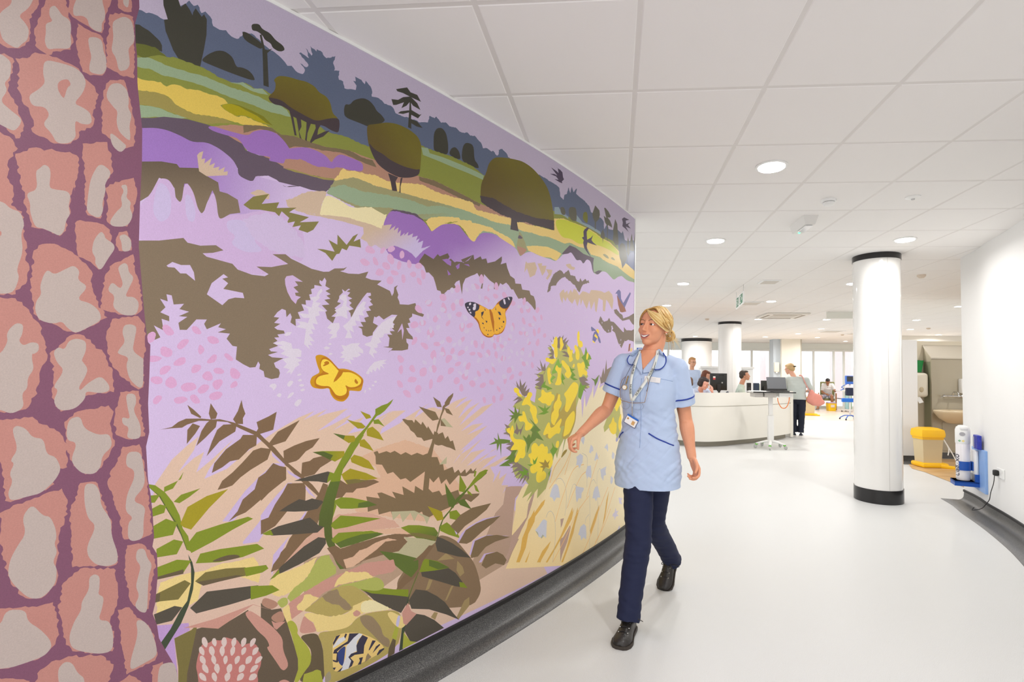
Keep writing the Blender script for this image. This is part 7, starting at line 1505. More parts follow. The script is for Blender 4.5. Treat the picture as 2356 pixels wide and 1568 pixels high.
    m.rings([ering(pt(x, y, z), l, f, a, b, 36, p) for z, a, b, x, y, p in (
        (.700, .186, (.165, .125), -.004, .0, 2.3), (.76, .190, (.160, .128), -.004, .0, 2.3), (.85, .188, (.150, .130), -.002, .0, 2.3), (.95, .172, (.130, .112), 0, .0, 2.2), (1.04, .156, (.112, .095), 0, .0, 2.2),
        (1.12, .154, (.116, .094), 0, 0, 2.2), (1.19, .160, (.132, .096), 0, 0, 2.2), (1.25, .166, (.132, .096), 0, 0, 2.2), (1.31, .170, (.112, .092), 0, 0, 2.3), (1.365, .165, (.085, .082), 0, -.004, 2.4), (1.418, .125, (.066, .066), 0, -.01, 2.4), (1.448, .080, (.060, .060), 0, -.014, 2.2), (1.472, .064, (.050, .062), 0, -.018, 2.1))])
    def sleeve(sh, el, cuff_t, w):
        e = sh.lerp(el, cuff_t); m.tube([sh+V3((0, 0, .012)), sh.lerp(e, .4), e.lerp(sh, .25), e], [.062, .066, w, w*1.03], 22, sub=4); m.ell(sh, (.064, .062, .062)); return e
    cR = sleeve(shR, elR, .68, .068); cL = sleeve(shL, elL, .72, .070)
    m.tube([shR+V3((0, 0, .0)), pt(-.09, -.008, 1.418)], [.058, .045], 16); m.tube([shL, pt(.09, -.008, 1.410)], [.058, .045], 16)
    dR, dL = (elR-shR).normalized(), (elL-shL).normalized()
    def folds(co, n):
        z = co.z; a = (co-O).dot(l)
        w = math.exp(-((z-1.06)/.09)**2)*1.0+math.exp(-((z-.80)/.10)**2)*.9+.35
        t = noise.noise(V3((a*7+z*9, (co-O).dot(f)*3, z*22-a*12)))+.5*noise.noise(V3((a*16, z*40+a*20, 3.1)))
        t2 = abs(noise.noise(V3((a*5+3, 1.7, z*15-a*16))))
        sl = 0
        if a > .15 or a < -.15: sl = .5*noise.noise(V3((a*20, z*30, co.y*8)))
        return co+n*(.0075*w*t-.009*w*max(0, .22-t2)*2+.003*sl)
    tun = remesh(m, 'tunic', TB, root, .0055, 5, .5, disp=folds)
    trim_open(tun, V3((O.x, O.y, .707)), V3((0, 0, -1)), .4); trim_open(tun, cR-dR*.002, dR, .088); trim_open(tun, cL-dL*.002, dL, .088)
    sm = tun.modifiers.new('thick', 'SOLIDIFY'); sm.thickness = .003; sm.offset = -1
    tb = bvh_of(tun)
    def front(a, z, off=.002):
        o = pt(a, .5, z); h = tb.ray_cast(o, -f)
        return (h[0]+f*off) if h[0] else pt(a, .1, z)
    def fr(a, z, off): # nearest of skin and tunic, seen from the front
        o = pt(a, .5, z); h1 = tb.ray_cast(o, -f); h2 = bvh.ray_cast(o, -f); c = [h for h in (h1, h2) if h[0]]
        if not c: return pt(a, .05, z)
        h = min(c, key=lambda h: h[3]); return h[0]+f*off
    def drape(P, off, name, mt, step=.008, parent=root, fn=front, thick=.0025):
        V = []; E = []
        P2 = []
        for i in range(len(P)):
            a, b = P[i], P[(i+1) % len(P)]; n = max(1, int(math.hypot(b[0]-a[0], b[1]-a[1])/step))
            P2 += [(a[0]+(b[0]-a[0])*k/n, a[1]+(b[1]-a[1])*k/n) for k in range(n)]
        V = [V3(p) for p in P2]; E = [(i, (i+1) % len(P2)) for i in range(len(P2))]
        xs = [p[0] for p in P]; zs = [p[1] for p in P]; gx = np.arange(min(xs), max(xs), step); gz = np.arange(min(zs), max(zs), step)
        G = np.array([(x, z) for x in gx for z in gz])
        if len(G):
            ins = inside(G[:, 0], G[:, 1], P2); V += [V3(tuple(g)) for g in G[ins]]
        r = geometry.delaunay_2d_cdt(V, E, [], 1, 1e-6)
        tri = [t for t in r[2]]
        vs = [fn(v.x, v.y, off) for v in r[0]]
        mm = MB(); mm.add(vs, [tuple(t) for t in tri]); me = mm.mesh(name)
        if me.polygons and sum(p.normal.dot(f) for p in me.polygons) < 0: me.flip_normals()
        o = link(name, me, mt, parent, True)
        s_ = o.modifiers.new('t', 'SOLIDIFY'); s_.thickness = thick; s_.offset = 1
        return o
    V2 = lambda pts: [V3((x, z)) if 0 else (x, z) for x, z in pts]
    # V of bare skin at the neck, lapels, rounded collar with navy edge
    drape([(-.048, 1.472), (.058, 1.472), (.048, 1.422), (-.012, 1.357), (-.035, 1.412)], .0035, 'neckline', SKIN, fn=fr, thick=.001)
    drape([(-.055, 1.467), (-.036, 1.452), (-.012, 1.354), (-.012, 1.329), (-.055, 1.377)], .007, 'lapel', TB, fn=fr)
    drape([(.066, 1.462), (.05, 1.442), (-.012, 1.354), (-.006, 1.339), (.052, 1.348), (.068, 1.362)], .007, 'lapel', TB, fn=fr)
    colL = chaikin([(.050, 1.477), (.078, 1.474), (.104, 1.432), (.108, 1.388), (.086, 1.362), (.054, 1.358), (.050, 1.392), (.052, 1.432)], 2)
    colR = chaikin([(-.046, 1.477), (-.072, 1.472), (-.108, 1.440), (-.118, 1.412), (-.104, 1.390), (-.076, 1.384), (-.058, 1.408), (-.048, 1.437)], 2)
    drape(colL, .010, 'collar', TB, fn=fr); drape(colR, .010, 'collar', TB, fn=fr)
    def ribbon(P, r, name, mt, off=.012, parent=root, fn=fr, sub=4, flat=.5):
        Q, _ = smooth_path([V3((x, z, 0)) for x, z in P], [1]*len(P), sub); mm = MB(); mm.tube([fn(q.x, q.y, off) for q in Q], r, 8, flat=flat); return mm.build(name, mt, parent, smooth=True)
    ribbon([(.092, 1.454), (.107, 1.422), (.106, 1.386), (.086, 1.363), (.054, 1.359)], .0042, 'collar_piping', NAVY); ribbon([(-.106, 1.440), (-.116, 1.412), (-.102, 1.390), (-.074, 1.384)], .0042, 'collar_piping', NAVY)
    # sleeve piping rings
    for c, d, r in ((cR, dR, .0715), (cL, dL, .0735)):
        cc = c-d*.045; u = d.orthogonal().normalized(); w = d.cross(u); P = []
        for k in range(41):
            a = 2*PI*k/40; dv = u*math.cos(a)+w*math.sin(a); h = tb.ray_cast(cc+dv*.092, -dv, .06); P.append((h[0] if h[0] else cc+dv*r)+dv*.001)
        mm = MB(); mm.tube(P, .0042, 8, flat=.6); mm.build('sleeve_piping', NAVY, root, smooth=True)
    ribbon([(.030, 1.010), (.075, .985), (.120, .965), (.158, .945)], .0038, 'pocket_piping', NAVY, .002, fn=front); ribbon([(-.125, 1.005), (-.145, .99), (-.165, .965)], .0038, 'pocket_piping', NAVY, .002, fn=front)
    ribbon([(-.012, 1.31), (-.014, 1.15), (-.014, 1.0), (-.014, .93)], .0016, 'placket_seam', mat('seam_blue', '92a8d0', .7), .001, fn=front)
    ribbon([(.06, 1.312), (.10, 1.308), (.150, 1.296)], .0014, 'pocket_seam', mat('seam_blue', '92a8d0', .7), .001, fn=front)
    # --- lanyard, badge, fob watch, hanging glasses, name badge
    LW = mat('lanyard_white', 'e9ece4', .6); DK = mat('print_dark', '3c4444', .6)
    def strap(P, w, name, off, parent=root):
        Q, _ = smooth_path([V3((x, z, 0)) for x, z in P], [1]*len(P), 6); vs = []
        for i, q in enumerate(Q):
            t = (Q[min(i+1, len(Q)-1)]-Q[max(i-1, 0)]).normalized(); nn = V3((-t.y, t.x, 0))*w/2
            for s_ in (-1, 0, 1): vs.append(fr(q.x+nn.x*s_, q.y+nn.y*s_, off))
        mm = MB(); mm.add(vs, [(i*3+j, i*3+j+1, i*3+j+4, i*3+j+3) for i in range(len(Q)-1) for j in range(2)]); me = mm.mesh(name)
        if sum(p.normal.dot(f) for p in me.polygons) < 0: me.flip_normals()
        o = link(name, me, LW, parent, True); s_ = o.modifiers.new('t', 'SOLIDIFY'); s_.thickness = .0012; s_.offset = 1; return o
    lany = thing('lanyard', 'white lanyard printed NURSE hanging round the walking woman\'s neck', 'lanyard', (.19, 2.9, 0))
    strap([(-.046, 1.468), (-.054, 1.42), (-.064, 1.36), (-.070, 1.28), (-.064, 1.205), (-.057, 1.188)], .017, 'strap', .0155, lany)
    strap([(.058, 1.468), (.058, 1.42), (.046, 1.36), (.012, 1.285), (-.036, 1.215), (-.054, 1.188)], .017, 'strap', .0165, lany)
    mm = MB(); mm.tube([fr(-.056, 1.20, .018), fr(-.058, 1.155, .018)], .008, 8, flat=.3); mm.build('clasp', LW, lany)
    mm = MB(); mm.tube([fr(-.058, 1.16, .018), fr(-.060, 1.10, .018)], .003, 8); mm.build('clip', M_steel, lany)
    def letters(word, a0, z0, da, dz, size, off, right, lab):
        # word running along (da, dz) on the chest, tops of letters towards `right`
        L = math.hypot(da, dz); ux, uz = da/L, dz/L; vx, vz = (uz, -ux) if right else (-uz, ux)
        tm = text(word, size, Matrix.Identity(4), DK, 'lettering', lany, .0, 'LEFT')
        for v in tm.data.vertices: v.co = fr(a0+ux*v.co.x*1.1+vx*v.co.y, z0+uz*v.co.x*1.1+vz*v.co.y, off)
        return tm
    letters('NURSE', -.063, 1.385, -.006, -.08, .016, .0185, False, ''); letters('NURSE', -.069, 1.277, .003, -.08, .016, .0185, False, '')
    letters('NURSE', -.034, 1.216, .045, .066, .016, .0195, False, ''); letters('NURSE', .034, 1.325, .020, .055, .013, .0195, False, '')
    bd = thing('identity_badge', 'white photo card with a blue top edge clipped to the lanyard', 'badge', (.19, 2.9, 0))
    c0 = fr(-.068, 1.072, .014); R4 = Matrix((l, f, V3((0, 0, 1)))).transposed().to_4x4(); TB4 = Matrix.Translation(c0) @ R4 @ Matrix.Rotation(.48, 4, 'Y') @ Matrix.Scale(.8, 4)
    mm = MB(); mm.box(-.043, .043, -.002, .002, -.03, .03, TB4, bev=.0015); mm.build('card', mat('card_white', 'f6f2f0', .3), bd)
    mm = MB(); mm.box(-.045, .045, -.0035, .0035, .022, .034, TB4, bev=.0015); mm.build('top_edge', mat('card_blue', '1666c8', .35), bd)
    mm = MB(); mm.box(-.046, .046, -.004, .0, -.034, .024, TB4, bev=.0015); mm.build('holder', mat('holder_navy', '3c3c6e', .4), bd)
    mm = MB(); mm.box(.008, .03, .0022, .0028, -.02, .008, TB4); mm.build('photo', mat('photo_tan', 'd8a868', .5), bd); mm = MB(); mm.box(-.034, -.022, .0022, .0028, 0, .012, TB4); mm.build('chip', mat('chip_gold', 'b8863c', .4), bd)
    wt = thing('fob_watch', 'gold fob watch pinned to the right side of the tunic', 'watch', (.19, 2.9, 0))
    mm = MB(); P = [fr(-.094, 1.322, .008), fr(-.099, 1.297, .009), fr(-.104, 1.277, .010)]; mm.tube(P, [.007, .006, .007], 8, flat=.5); mm.build('bar', mat('gold', 'c8a468', .3, .7), wt, smooth=True)
    q = fr(-.110, 1.258, .010); Tw = Matrix.Translation(q) @ f.to_track_quat('Z', 'Y').to_matrix().to_4x4()
    mm = MB(); mm.lathe([(.0145, -.003), (.0145, .003), (.012, .005), (0, .005)], 24, Tw); mm.build('case', mat('gold', 'c8a468', .3, .7), wt, auto=40); mm = MB(); mm.lathe([(.0112, .0052), (0, .0056)], 24, Tw, cap=False); mm.build('dial', mat('dial', 'f2ece0', .2), wt)
    gl = thing('hanging_glasses', 'thin framed glasses hanging upside down on a cord over the tunic', 'glasses', (.19, 2.9, 0))
    FR = mat('glasses_frame', 'b89a84', .25, .6); CD = mat('cord', '4a5668', .6)
    mm = MB(); Q = [(-.052, 1.45), (-.078, 1.385), (-.104, 1.32), (-.136, 1.25)]; mm.tube([fr(a, z, .019) for a, z in Q], .0015, 6, sub=3); mm.build('cord', CD, gl, smooth=True)
    mm = MB(); Q = [(.060, 1.45), (.056, 1.37), (.042, 1.31), (.028, 1.24)]; mm.tube([fr(a, z, .021) for a, z in Q], .0015, 6, sub=3); mm.build('cord', CD, gl, smooth=True)
    for P in ([(-.106, 1.318), (-.134, 1.29), (-.145, 1.235), (-.147, 1.195)], [(.026, 1.315), (.034, 1.275), (.026, 1.22), (.016, 1.180)]):
        mm = MB(); mm.tube([fr(a, z, .019) for a, z in P], .0018, 6, sub=4); mm.build('temple', FR, gl, smooth=True)
    ribbon([(-.147, 1.195), (-.132, 1.184), (-.10, 1.180), (-.07, 1.174), (-.04, 1.174), (-.01, 1.176), (.016, 1.180)], .0018, 'bridge', FR, .021, gl, flat=1)
    for cx_ in (-.110, -.026):
        mm = MB(); mm.tube([fr(cx_+.034*math.cos(a), 1.158+.022*math.sin(a), .016) for a in [2*PI*k/24 for k in range(25)]], .0011, 6); mm.build('lens_rim', mat('rim_blue_grey', '98a8c4', .3), gl, smooth=True)
    nb_ = thing('name_badge', 'white rectangular name badge pinned on the left of the tunic', 'badge', (.19, 2.9, 0))
    c0 = fr(.050, 1.305, .006); TB4 = Matrix.Translation(c0) @ R4 @ Matrix.Rotation(.12, 4, 'Y')
    mm = MB(); mm.box(-.045, .045, -.0025, .0025, -.0145, .0145, TB4, bev=.002); mm.build('plate', mat('card_white', 'f6f2f0', .3), nb_)
    for k in (-1, 0, 1): mm = MB(); mm.box(-.036, .02, .0024, .0029, k*.007-.001, k*.007+.001, TB4); mm.build('printed_line', mat('print_pale', 'd0cfd6', .5), nb_)
    # --- trousers
    TN = mat('trousers_navy', '141c3e', .8, bump=.1, bump_s=900, noise_s=300, noise_a=.12)
    hpR, hpL = pt(-.050, .02, .86), pt(.052, 0, .86); knR, anR = V3((.128, 2.735, .450)), V3((.080, 2.655, .10)); knL, anL = V3((.232, 3.03, .455)), V3((.366, 3.285, .165))
    m = MB(); m.rings([ering(pt(0, -.004, z), l, f, a, b) for z, a, b in ((.78, .150, .095), (.84, .160, .105), (.92, .145, .095), (1.0, .13, .08))])
    m.tube([hpR, hpR.lerp(knR, .5), knR, knR.lerp(anR, .45), anR.lerp(knR, .12), anR+V3((-.006, -.012, -.03))], [.090, .082, .070, .066, .061, .062], 22, sub=4)
    m.tube([hpL, hpL.lerp(knL, .5), knL, knL.lerp(anL, .45), anL.lerp(knL, .08), anL+V3((.008, .018, -.022))], [.090, .082, .070, .064, .060, .062], 22, sub=4)
    def tf(co, n):
        w = .4+1.0*math.exp(-((co.z-.14)/.07)**2)+.8*math.exp(-((co.z-.45)/.08)**2)+.6*math.exp(-((co.z-.72)/.07)**2)
        return co+n*(.0065*w*noise.noise(V3((co.x*14, co.y*10, co.z*26+co.x*12)))+.004*w*noise.noise(V3((co.x*5, co.y*8, co.z*52+3))))
    tr = remesh(m, 'trousers', TN, root, .006, 5, .5, disp=tf)
    ltc = mat('shoe_leather', '2b2724', .32, noise_s=40, noise_a=.35, bump=.15, bump_s=120); sol = mat('shoe_sole', '3a322b', .55)
    for k, (h, t, up) in enumerate(((V3((.092, 2.712, .0)), V3((.032, 2.498, 0)), V3((0, 0, 1))), (V3((.385, 3.352, .138)), V3((.318, 3.222, .004)), V3((-.3, -.65, .7))))):
        mu, ms = MB(), MB(); shoe(mu, ms, h, t if k == 0 else t+(t-h).normalized()*.03, .047, .058, up)
        if k:
            for q in (mu, ms): q.v = [(x, y, max(z, .002+.01*(z+.03 if z > -.03 else 0))) for x, y, z in q.v]
        sh_ = mu.build('shoe', ltc, root, smooth=True); ms.build('sole', sol, sh_, auto=40)
        d = (t-h).normalized(); side = d.cross(up).normalized(); u = side.cross(d).normalized()
        for j in range(3):
            c = h+d*(.10+.028*j)+u*(.078-.011*j)
            mm = MB(); mm.tube([c-side*.022-u*.006, c+u*.002, c+side*.022-u*.006], .0024, 6, sub=2); mm.build('lace', M_dark, sh_, smooth=True)
            for s_ in (-1, 1): mm = MB(); mm.lathe([(.0028, 0), (.0042, .0015), (.0028, .003)], 12, Matrix.Translation(c+side*.023*s_-u*.006) @ u.to_track_quat('Z', 'Y').to_matrix().to_4x4()); mm.build('eyelet', M_steel, sh_)
        c = h+d*.085+u*.086
        mm = MB(); mm.tube([c, c-side*.05+u*.01, c-side*.085+u*.0-d*.0], [.0025, .0022, .0018], 6, sub=3); mm.tube([c, c-side*.02+u*.022, c-side*.03+d*.01, c], .0022, 6, sub=4); mm.tube([c, c+side*.02+u*.016, c+side*.03+d*.01, c], .0022, 6, sub=4); mm.build('lace_bow', M_dark, sh_, smooth=True)
    # watch/wrist free; shift every child mesh into the frame of its thing
    for R_ in (root, lany, bd, wt, gl, nb_):
        for o in R_.children_recursive:
            if o.data and o.data.users == 1: o.data.transform(inv)
            elif o.data and not o.get('_sh'): o.data.transform(inv)
    return root
build_nurse()

def person(label, loc, rz, pose, C, scale=1.0, cat='person', hair='short', glasses=False, vox=.009):
    """a complete clothed figure, local frame: face towards -y, x to the left hand; loc at the feet or under the seat"""
    root = thing('person', label, cat, loc, rz)
    P = pose; g = lambda k: V3(P[k])
    skin = mat('skin_'+C['skin'], C['skin'], .5); HC = g('head'); F = frame(P.get('face', (0, -1, 0)), (0, 0, 1), P.get('roll', 0))
    m = MB(); T_ = head_shape(m, HC, F, .98, n=72)
    m.tube([T_ @ V3((0, .022, -.04)), g('neck'), g('neck')+V3((0, 0, -.06))], [.052, .056, .07], 14, sub=3)
    m.tube([g('neck')+V3((0, 0, -.04)), g('chest'), g('waist')], [.07, .11, .10], 14, sub=3)
    for s_ in 'RL':
        arm(m, g('sh'+s_), g('el'+s_), g('wr'+s_)); dd = P.get('hd'+s_, tuple(g('wr'+s_)-g('el'+s_)))
        hand(m, g('wr'+s_), dd, P.get('pn'+s_, (-.9 if s_ == 'L' else .9, -.2, 0)), P.get('th'+s_, (0, -1, 0)), .165, (.35, .5, .35))
        if C.get('bare_legs'):
            m.tube([g('hp'+s_), g('kn'+s_), g('an'+s_), g('to'+s_).lerp(g('an'+s_), .4)], [.085, .058, .038, .035], 14, sub=4)
    body = remesh(m, 'body', skin, root, vox*.62, 3, .5); bvh = bvh_of(body)
    eyes_etc(root, T_, bvh, .98, False, brow=C.get('brow', '4a3628'), gaze=(0, -.1))
    # hair
    hm = mat('hair_'+C['hair'], C['hair'], .6, noise_s=60, noise_a=.25); m = MB()
    R3 = F.to_3x3().to_4x4()
    def e(c, r): m.ell(T_ @ V3(c), r, R3, 20, 12)
    e((0, .035, .052), (.082, .090, .080)); e((0, -.02, .088), (.064, .060, .036)); e((0, .07, .0), (.074, .058, .068)); e((.066, .03, .03), (.018, .05, .045)); e((-.066, .03, .03), (.018, .05, .045))
    if hair == 'bob': e((0, .075, -.03), (.078, .05, .06)); e((.06, .03, -.02), (.026, .05, .06)); e((-.06, .03, -.02), (.026, .05, .06))
    if hair == 'clip': e((0, .115, .03), (.03, .03, .045)); e((.02, .12, .06), (.016, .02, .02))
    if hair == 'tied': e((0, .12, .0), (.034, .03, .034))
    remesh(m, 'hair', hm, root, vox*.7, 3, .5, disp=lambda co, n: co+n*.003*noise.noise(co*60))
    if hair == 'clip': m = MB(); m.box(-.03, .03, -.012, .012, -.012, .012, M=T_ @ Matrix.Translation((0, .15, .035))); m.build('hair_clip', M_dark, root)
    if glasses:
        m = MB()
        for sx in (-1, 1):
            m.tube([T_ @ V3((sx*.033+.022*math.cos(a), -.098, .004+.015*math.sin(a))) for a in [2*PI*k/16 for k in range(17)]], .0018, 6); m.tube([T_ @ V3((sx*.054, -.096, .006)), T_ @ V3((sx*.078, .01, .008))], .0016, 6)
        m.tube([T_ @ V3((-.012, -.1, .006)), T_ @ V3((.012, -.1, .006))], .0016, 6); m.build('glasses', M_dark, root)
    # top
    topm = mat('top_'+C['top'], C['top'], .8, bump=.1, bump_s=300); m = MB(); n = g('neck'); ch = g('chest'); wa = g('waist'); hp = (g('hpR')+g('hpL'))/2
    X = (g('shL')-g('shR')).normalized()
    def rr(c, a, b, up): 
        y = up.cross(X).normalized(); return [c+X*(a*math.cos(t))+y*(b*math.sin(t)) for t in [2*PI*k/24 for k in range(24)]]
    up = (n-wa).normalized(); k = C.get('w', 1.0)
    low = hp+(hp-wa).normalized()*C.get('hem', .05)
    m.rings([rr(low, .175*k, .125*k, up), rr(hp, .18*k, .13*k, up), rr(wa, .155*k, .115*k, up), rr(ch, .17*k, .12*k, up), rr(ch.lerp(n, .55), .165, .095, up), rr(ch.lerp(n, .85), .11, .07, up), rr(n+V3((0, 0, -.012)), .066, .06, up)])
    sl = C.get('sleeve', .6)
    for s_ in 'RL':
        sh, el, wr = g('sh'+s_), g('el'+s_), g('wr'+s_)
        if sl <= 1: q = sh.lerp(el, sl); m.tube([sh, sh.lerp(q, .5), q], [.062, .064, .06], 14, sub=3)
        else: q = el.lerp(wr, sl-1); m.tube([sh, sh.lerp(el, .5), el, q], [.064, .06, .056, .048], 14, sub=3)
        m.ell(sh, (.066, .062, .062)); m.tube([sh, ch.lerp(n, .75)], [.056, .055], 12)
    remesh(m, 'top', topm, root, vox, 3, .5, disp=lambda co, n_: co+n_*.007*noise.noise(V3((co.x*10, co.y*8, co.z*18))))
    # trousers / shorts
    tm_ = mat('trousers_'+C['legs'], C['legs'], .8); m = MB(); m.ell(hp, (.155*k, .12, .12))
    for s_ in 'RL':
        kn, an = g('kn'+s_), g('an'+s_)
        if C.get('bare_legs'): m.tube([g('hp'+s_), g('hp'+s_).lerp(kn, .5), g('hp'+s_).lerp(kn, .88)], [.095, .092, .084], 14, sub=3)
        else: m.tube([g('hp'+s_), g('hp'+s_).lerp(kn, .5), kn, kn.lerp(an, .5), an], [.095, .088, .072, .064, .062], 14, sub=3)
    remesh(m, 'trousers', tm_, root, vox, 3, .5, disp=lambda co, n_: co+n_*.006*noise.noise(V3((co.x*14, co.y*12, co.z*22))))
    for s_ in 'RL':
        an, to = g('an'+s_), g('to'+s_); d = (to-an); d.z = 0; d.normalize(); base = V3((an.x, an.y, to.z)); mu, ms = MB(), MB(); shoe(mu, ms, base-d*.07, base+d*.18, .042, .048); sh_ = mu.build('shoe', mat('shoe_'+C.get('shoe', '20242c'), C.get('shoe', '20242c'), .5), root, smooth=True); ms.build('sole', mat('sole_'+C.get('sole', '26282c'), C.get('sole', '26282c'), .5), sh_)
    root.scale = (scale,)*3
    return root
def seated(head_dz=0, lean=.1, armr=((.0,-.35,.78),(.12,-.42,.8)), extra=None, turn=(0, -1, 0)):
    """sitting pose, seat height .46 at the origin"""
    L = lean
    p = dict(head=(0, -.10-1.2*L, 1.215+head_dz), face=turn, neck=(0, -.04-L, 1.05+head_dz*.8), chest=(0, -.02-L*.6, .86), waist=(0, .02, .64), hpR=(-.09, 0, .54), hpL=(.09, 0, .54),
        shR=(-.165, -.03-L*.9, .985), shL=(.165, -.03-L*.9, .985), elR=(-.22, -.16-L, .74), elL=(.22, -.16-L, .74), wrR=(-.15, -.38-L, .79), wrL=(.15, -.38-L, .79),
        knR=(-.12, -.42, .50), knL=(.12, -.42, .50), anR=(-.12, -.40, .10), anL=(.12, -.40, .10), toR=(-.13, -.58, 0), toL=(.13, -.58, 0))
    p.update(extra or {}); return p
def office_chair(loc, rz, label, col='2c3444', group='chairs behind the desk'):
    t = thing('office_chair', label, 'chair', loc, rz, group)
    m = MB(); m.box(-.23, .23, -.22, .22, .38, .445, bev=.03); m.build('seat', mat('chair_'+col, col, .7), t, smooth=True)
    m = MB(); m.box(-.21, .21, .2, .25, .52, .95, bev=.025); m.build('backrest', mat('chair_'+col, col, .7), t, smooth=True); m = MB(); m.tube([(0, .1, .4), (0, .27, .42), (0, .26, .6)], .018, 8, sub=3); m.tube([(0, 0, .1), (0, 0, .39)], .025, 10); m.build('post', M_dark, t)
    for k in range(5):
        a = 2*PI*k/5; m = MB(); m.tube([(0, 0, .11), (.26*math.cos(a), .26*math.sin(a), .07)], [.022, .016], 8); lg = m.build('leg', M_dark, t)
        m = MB(); m.lathe([(0, -.012), (.026, -.012), (.028, 0), (.026, .012), (0, .012)], 12, Tm((.26*math.cos(a), .26*math.sin(a), .028), (PI/2, 0, 0))); m.build('castor', M_dark, lg)
def ang_to(dx, dy): return math.atan2(dx, -dy)
# standing woman in grey top, seen from behind, leaning on the desk end
stand = dict(head=(.15, -.11, 1.475), face=(.75, -.6, -.2), neck=(.07, -.015, 1.315), chest=(0, .0, 1.12), waist=(0, .02, .93), hpR=(-.09, .02, .82), hpL=(.09, .02, .82), shR=(-.185, .0, 1.245), shL=(.185, -.01, 1.25),
    elR=(-.29, -.03, 1.01), elL=(.22, -.20, 1.02), wrR=(-.16, -.16, .98), wrL=(.14, -.36, 1.10), hdL=(-.1, -.3, .9), pnL=(0, -1, 0), thL=(-1, 0, 0), knR=(-.085, .02, .45), knL=(.075, .0, .45), anR=(-.07, .05, .08), anL=(.065, .03, .08), toR=(-.09, -.1, 0), toL=(.08, -.12, 0))
person('woman seen from behind in pale grey top and navy trousers at the desk end', (4.03, 11.55, 0), PI-.25, stand, dict(skin='e6b096', hair='c8a878', top='c3cbc8', legs='161d30', sleeve=1.35, w=1.12, hem=.02, shoe='20283a', sole='e8e4e0'), hair='clip', glasses=True)
bag = thing('shoulder_bag', 'salmon pink shoulder bag hanging at the hip of the woman in grey', 'bag', (4.35, 11.42, 0))
def bagdisp(co, n): return co+n*.018*noise.noise(co*9)
m = MB(); m.ell((.0, 0, .82), (.17, .10, .14)); m.ell((.08, 0, .76), (.14, .09, .09)); m.ell((-.06, 0, .92), (.07, .06, .10)); remesh(m, 'pouch', mat('bag_salmon', 'ea9a8c', .6), bag, .012, 4, .5, disp=bagdisp)
m = MB(); m.tube([(-.09, .02, .98), (-.16, .05, 1.14), (-.24, .06, 1.33), (-.30, .04, 1.33)], [(.012, .02)]*4, 8, sub=4); m.build('strap', mat('strap_pink', 'e8a8a0', .6), bag, smooth=True)
# man in pale green shirt, seated, looking to the right
person('man with short dark hair in a pale green shirt sitting behind the desk', (2.78, 11.75, 0), ang_to(.95, -.25), seated(.10, .05, turn=(0, -1, .1)), dict(skin='d8a084', hair='4a3e36', top='d3e2d6', legs='3a4048', sleeve=1.8, brow='3a2e28'))
office_chair((2.78, 11.75, 0), ang_to(.95, -.25), 'dark office chair under the man in the pale green shirt')
# three seated nurses on the left of the monitor
person('seated nurse with dark hair resting her face on her hand beside the monitor', (1.62, 10.42, 0), ang_to(.35, -.9), seated(-.06, .16, extra=dict(head=(.0, -.33, 1.15), face=(.5, -.8, -.45), elL=(.17, -.46, .80), wrL=(.10, -.47, .99), hdL=(-.1, -.05, 1), pnL=(-.3, .9, 0), thL=(-1, 0, 0))), dict(skin='e4ac98', hair='2e211f', top='c4d2ea', legs='1c2848', sleeve=.7, brow='2a1e1c'), hair='bob')
office_chair((1.62, 10.42, 0), ang_to(.35, -.9), 'dark office chair under the nurse resting her face on her hand')
person('seated person with wavy brown hair leaning forward just behind the monitor', (1.95, 12.05, 0), ang_to(.6, -.8), seated(.08, .12, extra=dict(face=(.4, -.85, -.3))), dict(skin='dca48a', hair='6a3a22', top='dfe6ee', legs='2a3040', sleeve=.7), hair='bob')
office_chair((1.95, 12.05, 0), ang_to(.6, -.8), 'dark office chair furthest from the low end of the desk')
person('seated brown haired nurse bending away, half hidden by the walking woman', (1.6, 11.2, 0), ang_to(.2, 1), seated(-.08, .14, extra=dict(face=(0, -.9, -.4))), dict(skin='dca48a', hair='6e4e36', top='c4d2ea', legs='1c2848', sleeve=.7), hair='bob')
office_chair((1.6, 11.2, 0), ang_to(.2, 1), 'dark office chair half hidden behind the walking woman\'s sleeve')
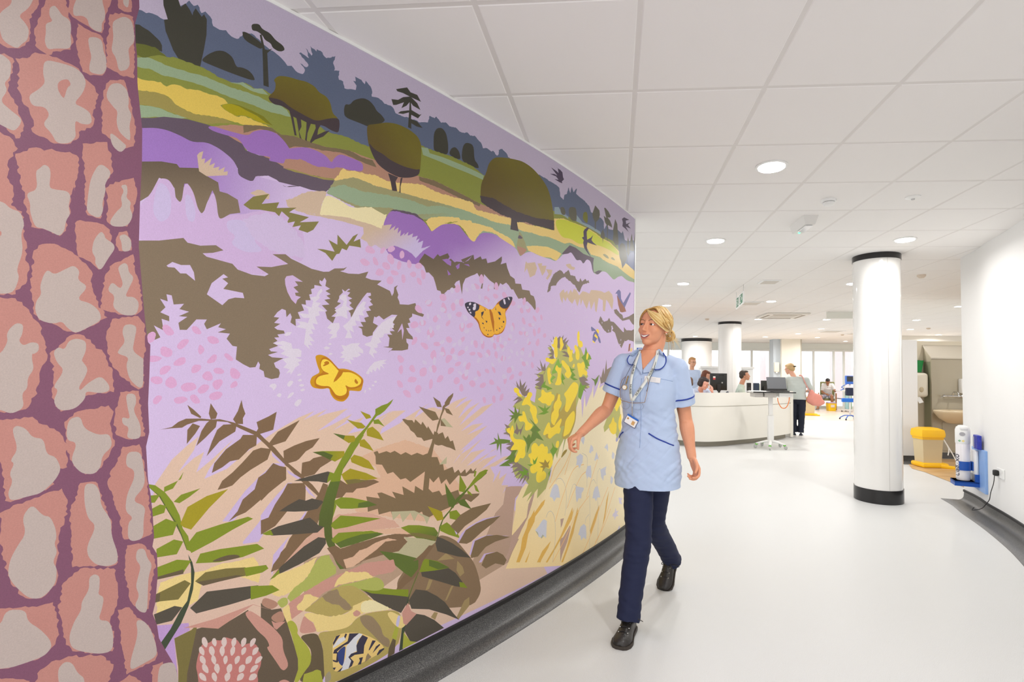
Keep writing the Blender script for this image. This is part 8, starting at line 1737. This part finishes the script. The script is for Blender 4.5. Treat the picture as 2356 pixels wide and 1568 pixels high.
# standing nurse further back
st2 = dict(head=(0, -.03, 1.575), face=(.2, -1, -.1), neck=(0, .01, 1.40), chest=(0, .0, 1.20), waist=(0, .01, 1.0), hpR=(-.09, .01, .88), hpL=(.09, .01, .88), shR=(-.165, .01, 1.33), shL=(.165, .01, 1.33),
    elR=(-.2, .0, 1.08), elL=(.22, -.0, 1.08), wrR=(-.19, -.12, .87), wrL=(.25, -.12, .87), knR=(-.09, .0, .48), knL=(.09, .0, .48), anR=(-.09, .03, .08), anL=(.09, .03, .08), toR=(-.1, -.12, 0), toL=(.1, -.12, 0))
person('standing nurse with tied back fair hair and glasses in front of the wide drum column', (1.97, 13.2, 0), ang_to(.25, -1), st2, dict(skin='d8a284', hair='b88a58', top='b8c8e4', legs='2a3a68', sleeve=.6, hem=.12, shoe='20242c'), hair='tied', glasses=True, scale=1.04)
# patient by the window with bare knees
pt_ = seated(-.02, .14, extra=dict(head=(0, -.30, 1.10), face=(0, -.8, -.6), elR=(-.2, -.2, .70), wrR=(-.06, -.36, .62), elL=(.26, -.2, .74), wrL=(.25, -.42, .78), knR=(-.26, -.42, .50), anR=(-.36, -.62, .10), toR=(-.42, -.8, 0), knL=(.14, -.44, .52), anL=(.14, -.42, .1), toL=(.14, -.6, 0)))
person('seated man in a white shirt with bare legs bending forward near the ward window', (8.42, 20.75, 0), ang_to(-.35, -.9), pt_, dict(skin='b07a58', hair='1e1816', top='f2f4f6', legs='b8b8cc', bare_legs=True, sleeve=.8, shoe='707078', sole='e0e0e0', brow='1e1816'))
t = thing('hospital_chair', 'wooden armed hospital chair under the man in the white shirt', 'chair', (8.42, 20.78, 0), ang_to(-.35, -.9))
m = MB(); m.box(-.27, .27, -.25, .25, .36, .44, bev=.03); m.build('seat', mat('chair_olive', '8a8a58', .6), t, smooth=True); m = MB(); m.box(-.26, .26, .26, .33, .5, 1.1, bev=.03); m.build('backrest', mat('chair_olive', '8a8a58', .6), t, smooth=True)
wd = mat('chair_wood', 'b07a4a', .5)
for sx in (-1, 1):
    m = MB(); m.box(sx*.31-.02, sx*.31+.02, -.26, .3, .62, .655, bev=.01); m.build('armrest', wd, t)
    for y in (-.24, .28): m = MB(); m.box(sx*.31-.018, sx*.31+.018, y-.018, y+.018, 0, .63, bev=.005); m.build('leg', wd, t)
